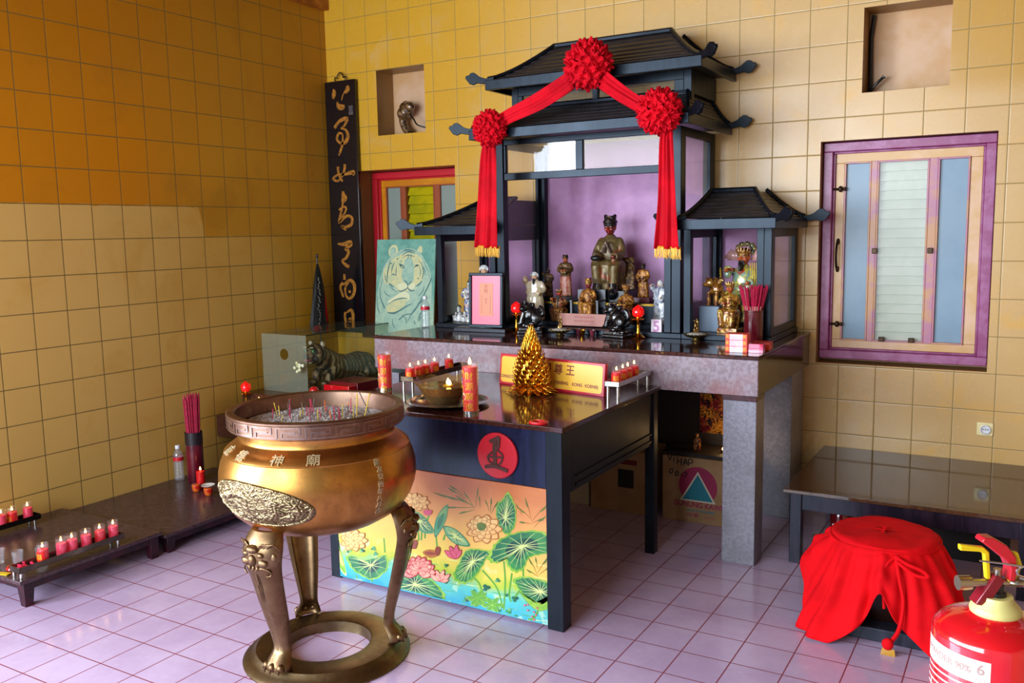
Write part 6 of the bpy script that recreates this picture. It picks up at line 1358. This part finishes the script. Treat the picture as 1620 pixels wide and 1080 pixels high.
for k in range(26): m.ell((.80 + rr.uniform(-.02, .02), -3.09 + rr.uniform(-.03, .05), .165 + rr.random() * .02), .007, .007, .005, 6, 5)
o = m.build('wax_drips', M_waxp); o['kind'] = 'stuff'; o['label'] = 'pink melted wax drips in the near end of the front candle rack'; o['category'] = 'wax'
# bottles
def bottle():
    t = thing('water_bottle', 'x', 'bottle', (0, 0, 0), 'clear plastic water bottles')
    P = [(0, 0), (.024, 0), (.029, .006), (.0305, .014)]
    for k in range(8): z = .02 + k * .0125; P += [(.0305, z), (.0285, z + .004), (.0305, z + .008)]
    P += [(.0305, .122), (.0305, .15), (.029, .16), (.022, .178), (.013, .19), (.012, .2)]
    m = MB(); m.lathe(P, seg=28); m.build('clear_body', glass('bottle_plastic', (.97, .98, 1), .13, (215, 222, 232), .06, 1.9), t, autos=0)
    m = MB(); m.ring([(.0308, .124), (.0312, .124), (.0312, .146), (.0308, .146)], seg=28); put_text(m, 'AQUA', .016, lambda u, v, w_: (.0316 * cos(-1.1 + u / .0316), .0316 * sin(-1.1 + u / .0316), .135 + v), m=1); m.v = m.v
    m.f = [f_ for f_, i in zip(m.f, m.mi) if i == 0]; m.mi = [0] * len(m.f); m.build('red_band', mat('bottle_red_band', 'C8182C', .3), t)
    m = MB(); m.lathe([(.0145, .196), (.015, .2), (.015, .214), (.013, .217), (0, .217)], seg=20); m.build('cap', mat('white_cap', 'E4E4E8', .3), t); return t
b1 = bottle(); place(b1, (1.345, -.66, AZ), 0, .95, 'clear water bottle with red band on the altar beside the tiger picture')
b2 = copy_tree(b1); place(b2, (.06, -1.625, .109), .4, 1.05, 'clear water bottle with red band on the farther left bench')
# incense tube
t = thing('incense_tube', 'tall dark red tube with black collar full of magenta incense sticks on the left bench', 'incense holder', (.19, -1.60, .109)); TC_ = (.19, -1.60, .109)
m = MB(); m.lathe([(.05, 0), (.052, .004), (.052, .25), (0, .25)], TC_, 28); m.build('tube', mat('dark_red_tube', '6A0C20', .3, coat=.3, var='4A0818', vs=8), t)
m = MB(); m.ring([(.053, .245), (.054, .245), (.054, .325), (.050, .325), (.050, .245)], TC_, 28); m.build('black_collar', mat('charcoal_collar', '221A1E', .4), t)
stick_bundle(t, TC_, 110, .038, .052, .2, .56, M_inc, .0026, seed=5)
# small candles and dishes
tall = thing('printed_candle', 'short red candle with gold print beside the incense tube on the left bench', 'candle', (.33, -1.68, .109)); m = MB(); m.lathe([(0, 0), (.026, 0), (.026, .105), (0, .105)], (.33, -1.68, .109), 20); m.build('wax', mat('red_print_label', 'D81818', .35, var='E0A030', vs=50), tall); m = flame_mb(.11, .025, .006); m.v = [(v[0] + .33, v[1] - 1.68, v[2] + .109) for v in m.v]; m.build('flame', M_flame, tall)
for k, (x, y) in enumerate(((.37, -1.75), (.50, -1.77))):
    m = MB(); m.lathe([(.018, 0), (.026, .012), (.027, .042), (.023, .046), (0, .046)], (x, y, .109), 20); tag(m.build('red_jar', mat('red_jar_print', 'C81418', .3, coat=.5, var='D86A20', vs=50)), ('small round red jar in front of the short printed candle', 'small round red jar under the white dish beside the censer')[k], 'jar', 'small red jars on the left bench')
m = MB(); m.ring([(0, 0), (.014, 0), (.04, .014), (.041, .017), (.014, .004), (0, .004)], (.50, -1.77, .156), 24); tag(m.build('white_dish', M_white), 'small white dish on a red jar on the left bench', 'dish')

# ---------------------------------------------------------------- right bench
rb = thing('long_bench', 'long dark purple wooden bench with a polished top against the right back wall', 'bench', (4.24, -.49, 0))
m = MB(); m.box(3.722, 4.79, -.985, -.003, .357, .377); m.build('bench_top', granite('polished_bench_top', '3A241C', '523420', '46301F', .02, 30), rb, bevel=.003)
m = MB(); m.box(3.81, 4.735, -.962, -.945, .275, .357); m.box(3.745, 3.76, -.9, -.06, .275, .357); m.build('apron', M_bench, rb, bevel=.002)
for x, y in ((3.752, -.965), (4.735, -.965), (3.752, -.06), (4.735, -.06)): m = MB(); m.box(x, x + .056, y, y + .056, 0, .357); m.build('leg', M_bench, rb, bevel=.003)
m = MB(); m.box(3.9, 4.7, -.55, -.5, .0, .25); tag(m.build('dark_box', mat('dark_carton', '16100E', .7)), 'dark box stored under the right bench', 'box')
t = thing('glass_jar', 'small glass jar of brown contents on the floor under the right bench', 'jar', (3.865, -.80, 0)); m = MB(); m.lathe([(.032, 0), (.036, .008), (.036, .075), (.03, .085), (0, .085)], (3.865, -.80, 0), 24); m.build('jar_body', mat('jar_contents', '6A4A24', .2, coat=1, var='A89A7A', vs=30), t); m = MB(); m.lathe([(.033, .085), (.033, .10), (0, .101)], (3.865, -.80, 0), 24); m.build('jar_lid', mat('pale_lid', 'A8A8A0', .3, .6), t)
t = thing('red_jar_with_lid', 'dark red jar with a yellow lid under the right bench', 'jar', (3.93, -.62, 0)); m = MB(); m.lathe([(.045, 0), (.05, .01), (.05, .17), (.042, .19), (0, .19)], (3.93, -.62, 0), 24); m.build('jar_body', mat('red_jar_glass', '6A0A14', .15, coat=1), t); m = MB(); m.lathe([(.044, .19), (.044, .215), (0, .217)], (3.93, -.62, 0), 24); m.build('jar_lid', mat('yellow_brass_lid', '6A5A1A', .3, .5), t)

# ---------------------------------------------------------------- drum under a red cloth
DX, DY, DZ, DR = 4.25, -1.43, .38, .205
dr = thing('drum_stand', 'dark wooden plinth showing below the red cloth in front of the right bench', 'stand', (DX, DY, 0))
m = MB(); m.box(DX - .20, DX + .24, DY - .24, DY + .2, 0, .055); m.build('plinth', wood_dark('grey_plinth_wood', '24242C', '343440', .35, .1), dr, bevel=.004)
m = MB(); m.lathe([(.16, .056), (.19, .12), (.195, .22), (.185, .34), (.17, .372), (0, .373)], (DX, DY, 0), 32); m.build('drum_body', mat('dark_drum_wood', '2A140E', .4), dr)
m = MB(); NA = 220
def hem(a):      # lowest height and spread of the cloth round the drum; front = -pi/2
    d = (a + pi / 2 + 0.12 + pi) % (2 * pi) - pi; gap = math.exp(-((d - .2) / .13) ** 2); left = min(1, 1.15 * math.exp(-((d + .5) / .55) ** 2)); right = min(1, 1.2 * math.exp(-((d - .95) / .45) ** 2)); back = math.exp(-((abs(d) - pi) / .9) ** 2)
    lw = .17 - .165 * left - .165 * right + .10 * gap + .05 * back; side = math.exp(-((d + 1.35) / .3) ** 2); lw += .17 * side; return max(.006, lw), .06 + .12 * left + .10 * right + .02 * back, gap
rows = []
prof_c = [(0.0, .004), (.3, .003), (.6, .001), (.85, .0), (.96, -.001), (1.0, -.004), (1.02, -.012)]
for r, dz in prof_c: rows.append([(DX + DR * r * cos(a), DY + DR * r * sin(a), DZ + dz + (.004 * sin(a * 3 + r * 9) * (r < .99)) + (.012 * math.exp(-(((DR * r * cos(a) + .02) ** 2 + (DR * r * sin(a) + .09) ** 2) / .004))) + .003 * noise.noise(Vector((cos(a) * r * 4, sin(a) * r * 4, 0)))) for a in [2 * pi * k / NA for k in range(NA)]])
NRW = 22
for i in range(1, NRW + 1):
    t_ = i / NRW; row = []
    for k in range(NA):
        a = 2 * pi * k / NA; lo, sp_, gap = hem(a); z = DZ - .012 - (DZ - .012 - lo) * t_; amp = .020 * min(1, t_ * 2.2); f = sin(a * 17 + 1.3 * sin(a * 3)) * .55 + sin(a * 9 + 2) * .45 + .35 * sin(a * 29 + t_ * 2)
        tuck = -.012 * math.exp(-((t_ - .03) / .04) ** 2); R = DR + .008 + tuck + sp_ * t_ ** 1.2 + amp * f - .03 * gap * t_ + .018 * noise.noise(Vector((cos(a) * 3, sin(a) * 3, t_ * 3)))
        R += .05 * max(0, sin(pi * t_)) * (math.exp(-((((a + pi / 2 + .12 + pi) % (2 * pi)) - pi - .95) / .5) ** 2)); row.append((DX + R * cos(a), DY + R * sin(a), max(.006, z + .004 * f)))
    rows.append(row)
m.loft(rows, cap=False)
RC = mat('bright_red_cotton', 'E00612', .85, spec=.15, var='CC0410', vs=5, bump=.06, bs=120)
dc = thing('red_cloth_cover', 'bright red cloth gathered over a round drum with a tied cord', 'cloth', (DX, DY, .01)); m.build('cloth', RC, dc, solid=.003, autos=0)
m = MB(); m.tube([(DX + (DR + .009) * cos(a), DY + (DR + .009) * sin(a), DZ - .018 + .004 * sin(3 * a)) for a in [2 * pi * k / 60 for k in range(61)]], .0045, 6)
q0 = Vector((DX + .07, DY - .215, DZ - .025))
m.tube(catmull([q0, q0 + Vector((-.03, -.03, -.03)), q0 + Vector((-.045, -.04, -.09)), q0 + Vector((-.035, -.045, -.15)), q0 + Vector((-.03, -.05, -.2))], 6), .0065, 6)
m.tube(catmull([q0, q0 + Vector((.04, -.03, -.01)), q0 + Vector((.10, -.03, -.03)), q0 + Vector((.12, -.035, -.05)), q0 + Vector((.07, -.04, -.045)), q0 + Vector((.01, -.03, -.01))], 6), .0065, 6)
m.tube(catmull([q0, q0 + Vector((.02, -.04, -.07)), q0 + Vector((.04, -.06, -.16)), q0 + Vector((.03, -.09, -.26)), q0 + Vector((.0, -.12, -.31))], 6), .0085, 6)
m.build('tie_cord', RC, dc); e0 = q0 + Vector((.0, -.12, -.31)); m = MB(); m.ell(e0 + Vector((-.004, -.004, .0)), .022, .016, .024, 12, 8); m.build('cord_knot', RC, dc)
m = MB()
for k in range(14): x = -.022 + k * .0032; m.tube([e0 + Vector((x, -.004, -.018)), e0 + Vector((x * 1.2, -.006, -.045))], .0016, 4)
m.v = [(v[0], v[1], max(v[2], .0)) for v in m.v]; m.build('yellow_fringe', M_goldthread, dc)
m = MB(); m.ell((DX - .205, DY + .09, DZ - .045), .02, .014, .016, 10, 8); m.tube([(DX - .225, DY + .09, DZ - .03), (DX - .19, DY + .08, DZ - .035)], .006, 8); tag(m.build('metal_clasp', mat('chrome_clasp', 'C8C8C8', .2, 1, bump=.5)), 'small shiny metal clasp beside the top of the red covered drum', 'clasp')

# ---------------------------------------------------------------- fire extinguisher
EX, EY, EZ = 4.713, -4.03, 1.17
ex = thing('fire_extinguisher', 'red fire extinguisher with yellow valve collar in the right foreground', 'fire extinguisher', (EX, EY, .70))
m = MB(); R = .074; z0 = .70
m.lathe([(0, z0), (R - .006, z0), (R, z0 + .01), (R, 1.125)] + [(R * cos(a), 1.125 + .03 * sin(a)) for a in [.14 * k for k in range(1, 9)]] + [(.03, 1.1545), (.022, 1.156), (0, 1.156)], (EX, EY, 0), 56); m.build('cylinder', mat('glossy_red_paint', 'C80818', .14, coat=1, spec=.6), ex, autos=40)
m = MB(); m.lathe([(.030, 1.153), (.031, 1.158), (.029, 1.163), (.021, 1.172), (.02, 1.177), (0, 1.177)], (EX, EY, 0), 32); m.build('yellow_collar', mat('pale_yellow_plastic', 'CEC478', .4), ex)
m = MB(); m.lathe([(.012, 1.177), (.012, 1.182), (.009, 1.184), (.009, 1.192), (0, 1.193)], (EX, EY, 0), 24); m.build('valve_neck', mat('black_rubber', '101010', .4), ex)
# handle pieces lie in the plane across the view (x right, slightly back)
HD = Vector((.86, .5, 0)); HN = Vector((-.5, .86, 0))
def H(u, z, w_=0): return Vector((EX, EY, 0)) + HD * u * .6 + HN * w_ + Vector((0, 0, 1.172 + (z - 1.172) * .52))
m = MB(); P = [(-.075, 1.222), (-.05, 1.222), (.03, 1.222), (.05, 1.22)]
m.tube([H(-.085, 1.215), H(-.058, 1.215)], .0095, 16); m.tube([H(-.055, 1.215), H(.045, 1.213)], .005, 12); m.ell(H(.04, 1.215), .014, .010, .006, 14, 8); m.tube([H(0, 1.2), H(0, 1.25)], .005, 12); m.build('valve_body', mat('brushed_nickel', 'B0A898', .3, 1), ex)
def bar(poly_, w_, name, mt):
    m = MB(); n_ = len(poly_); vs = []; 
    m.prism(poly_, lambda u, v, q: tuple(H(u, v, q)), -w_ / 2, w_ / 2); return m.build(name, mt, ex, bevel=.0015)
bar([(-.052, 1.165), (-.026, 1.158), (.008, 1.222), (.0, 1.235), (-.012, 1.238)], .02, 'lower_handle', mat('dark_red_metal', '7A1020', .3))
bar([(-.028, 1.312), (-.045, 1.325), (-.04, 1.335), (-.02, 1.335), (.01, 1.315), (.03, 1.285), (.035, 1.25), (.03, 1.222), (.018, 1.225), (.02, 1.255), (.012, 1.275)], .02, 'upper_lever', mat('red_lever', 'C01828', .3))
bar([(-.085, 1.300), (-.086, 1.315), (-.035, 1.308), (-.022, 1.295), (-.016, 1.225), (-.026, 1.225), (-.033, 1.29), (-.042, 1.296)], .008, 'yellow_safety_strip', mat('safety_yellow', 'E0C010', .35))
bar([(.016, 1.215), (.032, 1.245), (.034, 1.28), (.026, 1.295), (.04, 1.293), (.05, 1.262), (.044, 1.235), (.03, 1.212)], .008, 'yellow_safety_strip', mat('safety_yellow', 'E0C010', .35))
m = MB(); m.tube([H(-.05, 1.28, -.012), H(0, 1.272, -.012), H(.05, 1.262, -.012)], .0014, 6); m.tube([H(.06 + .03 * cos(a) , 1.25 + .016 * sin(a), -.012) for a in [2 * pi * k / 24 for k in range(25)]], .0016, 6); m.build('safety_pin', M_steel, ex)
m = MB(); m.tube(catmull([H(.045, 1.216), H(.08, 1.212), H(.13, 1.2), H(.17, 1.15), H(.18, 1.0)], 6), .007, 10); m.build('hose', mat('grey_hose', 'B8B8B8', .3), ex)
# label
m = MB(); cyl_e = lambda R_: (lambda u, v, w_: (EX + (R_ + w_) * cos(u), EY + (R_ + w_) * sin(u), v))
ac = math.atan2(CAM[1] - EY, CAM[0] - EX); c2 = cyl_e(R + .0004)
def strip_l(a0, a1, zl0, zh0, zl1, zh1, mi, w_=0, n=16):
    for i in range(n):
        s0, s1 = i / n, (i + 1) / n; m.add([c2(a0 + (a1 - a0) * s0, zl0 + (zl1 - zl0) * s0, w_), c2(a0 + (a1 - a0) * s1, zl0 + (zl1 - zl0) * s1, w_), c2(a0 + (a1 - a0) * s1, zh0 + (zh1 - zh0) * s1, w_), c2(a0 + (a1 - a0) * s0, zh0 + (zh1 - zh0) * s0, w_)], [(0, 1, 2, 3)], mi)
strip_l(ac - 1.45, ac - .02, 1.086, 1.116, 1.086, 1.116, 0)
def T_(a, z, R_=R): return lambda u, v, w_: c2(a + u / R_, z + v, .0004)
put_text(m, 'POWDER 90%', .0125, T_(ac - .84, 1.101), m=1, bold=.0003); put_text(m, '6', .019, T_(ac - .17, 1.104), m=1, bold=.0003); put_text(m, 'KILO', .005, T_(ac - .17, 1.0905), m=1); put_text(m, 'DRY CHEMICAL POWDER EXTINGUISHER', .0045, T_(ac - .8, 1.1135), m=1)
for k in range(7): z = 1.078 - k * .009; strip_l(ac - 1.4, ac - (.1 if k % 3 == 0 else .35 + .1 * (k % 2)), z, z + .0022, z, z + .0022, 0, 0, 10)
put_text(m, '1', .016, T_(ac - 1.2, .055 + 1.0), m=0, bold=.0003); put_text(m, '2', .016, T_(ac - 1.2, .032 + 1.0), m=0, bold=.0003)
m.build('label', [mat('white_label_print', 'E4DCD0', .4), mat('grey_red_print', 'A08078', .5)], ex, smooth=False)
t = thing('extinguisher_pedestal', 'wooden pedestal under the red fire extinguisher at the lower right edge', 'stand', (EX, EY, 0)); m = MB(); m.box(EX - .12, EX + .12, EY - .12, EY + .12, .67, .699); m.build('shelf_board', M_bench, t, bevel=.003)
for a in (-1, 1):
    for b in (-1, 1): m = MB(); m.box(EX + a * .1 - .015, EX + a * .1 + .015, EY + b * .1 - .015, EY + b * .1 + .015, 0, .67); m.build('leg', M_bench, t)

# ---------------------------------------------------------------- under the altar
def carton(name, label, x0, x1, y0, y1, zt):
    t = thing(name, label, 'carton', ((x0 + x1) / 2, (y0 + y1) / 2, 0), 'cardboard cartons under the altar'); m = MB(); m.box(x0, x1, y0, y1, 0, zt); m.build('box_body', mat('brown_cardboard', 'A8825A', .8, var='9A744C', vs=6, bump=.1), t, bevel=.003); return t
KX0, KX1, KY = 2.955, 3.325, -.615
t = carton('cardboard_carton', 'cardboard carton with red circle and blue triangle logo under the altar', KX0, KX1, KY, -.33, .375)
def kf(u, v, w_): return (u, KY - w_ - .0004, v)
cxk, czk = 3.165, .205; m = MB(); disc2(m, (cxk, czk + .01), .112, .112, kf, .0002, 0, 48); a_, b_, c_ = (cxk - .104, .125), (cxk + .104, .125), (cxk, .30)
m.add([kf(*q, .0004) for q in ((cxk - .16, .08), (cxk + .16, .08), (cxk + .16, .124), (cxk - .16, .124))], [(0, 1, 2, 3)], 3); m.add([kf(*q, .0006) for q in (a_, b_, c_)], [(0, 1, 2)], 1); m.add([kf(*q, .0008) for q in ((cxk - .088, .133), (cxk + .088, .133), (cxk, .283))], [(0, 1, 2)], 2)
put_text(m, 'GUNUNG KAWI', .042, lambda u, v, w_: kf(cxk + u, .105 + v, .001), m=0, bold=.0012, w=.92); put_text(m, 'MADE IN INDONESIA', .017, lambda u, v, w_: kf(cxk + .02 + u, .072 + v, .001), m=2, bold=.0004); put_text(m, '12600', .026, lambda u, v, w_: kf(cxk - .03 + u, .045 + v, .001), m=0, bold=.001); put_text(m, 'gr NETTO', .014, lambda u, v, w_: kf(cxk + .07 + u, .04 + v, .001), m=0)
def kc(px, py): p_ = at(930 + px / 4.32, 600 + py / 4.32, 'y', KY); return (p_.x, p_.z)
for pts in ([(545, 510), (560, 550)], [(560, 550), (575, 515)], [(590, 530), (588, 565)], [(615, 530), (612, 580)], [(640, 535), (638, 585)], [(612, 558), (640, 560)], [(655, 585), (668, 540), (682, 585)], [(660, 568), (678, 570)], [(690, 590), (690, 545), (715, 550), (712, 570), (692, 570)],
            [(560, 615), (580, 610), (580, 630), (562, 640), (560, 615)], [(600, 640), (610, 625), (620, 650), (600, 655), (600, 640)], [(640, 640), (640, 660)], [(655, 635), (680, 640), (660, 665)]): stroke(m, [kc(*q) for q in pts], .006, kf, .0014, 4, 3)
m.build('printed_front', [mat('magenta_print', '9A1E4A', .6), mat('pale_print', 'D8C8B0', .6), mat('teal_print', '1E7A8A', .6), mat('brown_cardboard', 'A8825A', .8), mat('black_marker', '14100E', .6)], t, smooth=False)
t = carton('cardboard_carton', 'plain looking carton with dark print behind the offering table leg', 2.50, 2.875, -.62, -.34, .372); m = MB(); m.add([(u, -.6205, v) for u, v in ((2.68, .15), (2.78, .15), (2.78, .26), (2.68, .26))], [(0, 1, 2, 3)]); m.add([(u, -.6205, v) for u, v in ((2.66, .29), (2.80, .29), (2.80, .32), (2.66, .32))], [(0, 1, 2, 3)], 1); m.build('printed_mark', [mat('black_print', '1A1210', .7), mat('dull_red_print', '6A1A1A', .7)], t, smooth=False)
carton('pale_carton', 'small pale carton lying behind the plain cardboard carton under the altar', 2.22, 2.48, -.60, -.38, .15).children[0].data.materials[0] = mat('pale_carton_board', 'B8B09A', .8)
t = thing('lower_shrine', 'dark low shrine with gold and red embossed back panel under the altar', 'shrine', (3.13, -.31, 0)); m = MB(); m.box(2.7, 3.38, -.325, -.305, 0, .82); m.build('back_board', mat('dark_brown_board', '1A100A', .6), t)
def embo():
    s = NT('gold_embossed_panel'); P, x, y, z = s.pos(); n1 = s.noise(P, 38, 4, .6, 1.5); n2 = s.noise(P, 9, 3); c = s.mix(s.step(n2, .42, .6), lin('B8781A'), lin('7A1418')); c = s.mix(s.step(n1, .5, .4), c, lin('1A0C08')); s.set(Base_Color=c, Roughness=.25, Metallic=.7); s.bump(n1, 1.0, .01); return s.m
m = MB(); m.box(3.08, 3.36, -.335, -.326, .46, .78); m.build('embossed_panel', embo(), t); m = MB(); m.box(2.95, 3.38, -.60, -.34, .378, .395); m.build('offering_shelf', mat('dark_brown_board', '1A100A', .6), t)
f = figure('small_gold_figure', 'tiny gold figure on the dark shelf of the low shrine under the altar', 'figurine', .10, 'seated', G_red, F_gold, G_red, 'crown'); place(f, (3.12, -.50, .396), .2)
for k, x in enumerate((3.27, 3.30, 3.34)):
    t = thing('tea_light', ('left', 'middle', 'right')[k] + ' of three tiny lit tea lights in the low shrine under the altar', 'candle', (x, -.50, .396), 'tea lights in the low shrine'); m = MB(); m.lathe([(0, 0), (.011, 0), (.012, .012), (0, .012)], (x, -.50, .396), 14); m.build('cup', M_brass, t); m = flame_mb(0, .016, .005); m.v = [(v[0] + x, v[1] - .50, v[2] + .41) for v in m.v]; m.build('flame', M_flame, t)
l = bpy.data.lights.new('tea_light_glow', 'POINT'); l.energy = .6; l.color = (1, .6, .25); l.shadow_soft_size = .02; o = bpy.data.objects.new('tea_light_glow', l); COL.objects.link(o); o.location = (3.30, -.46, .46)
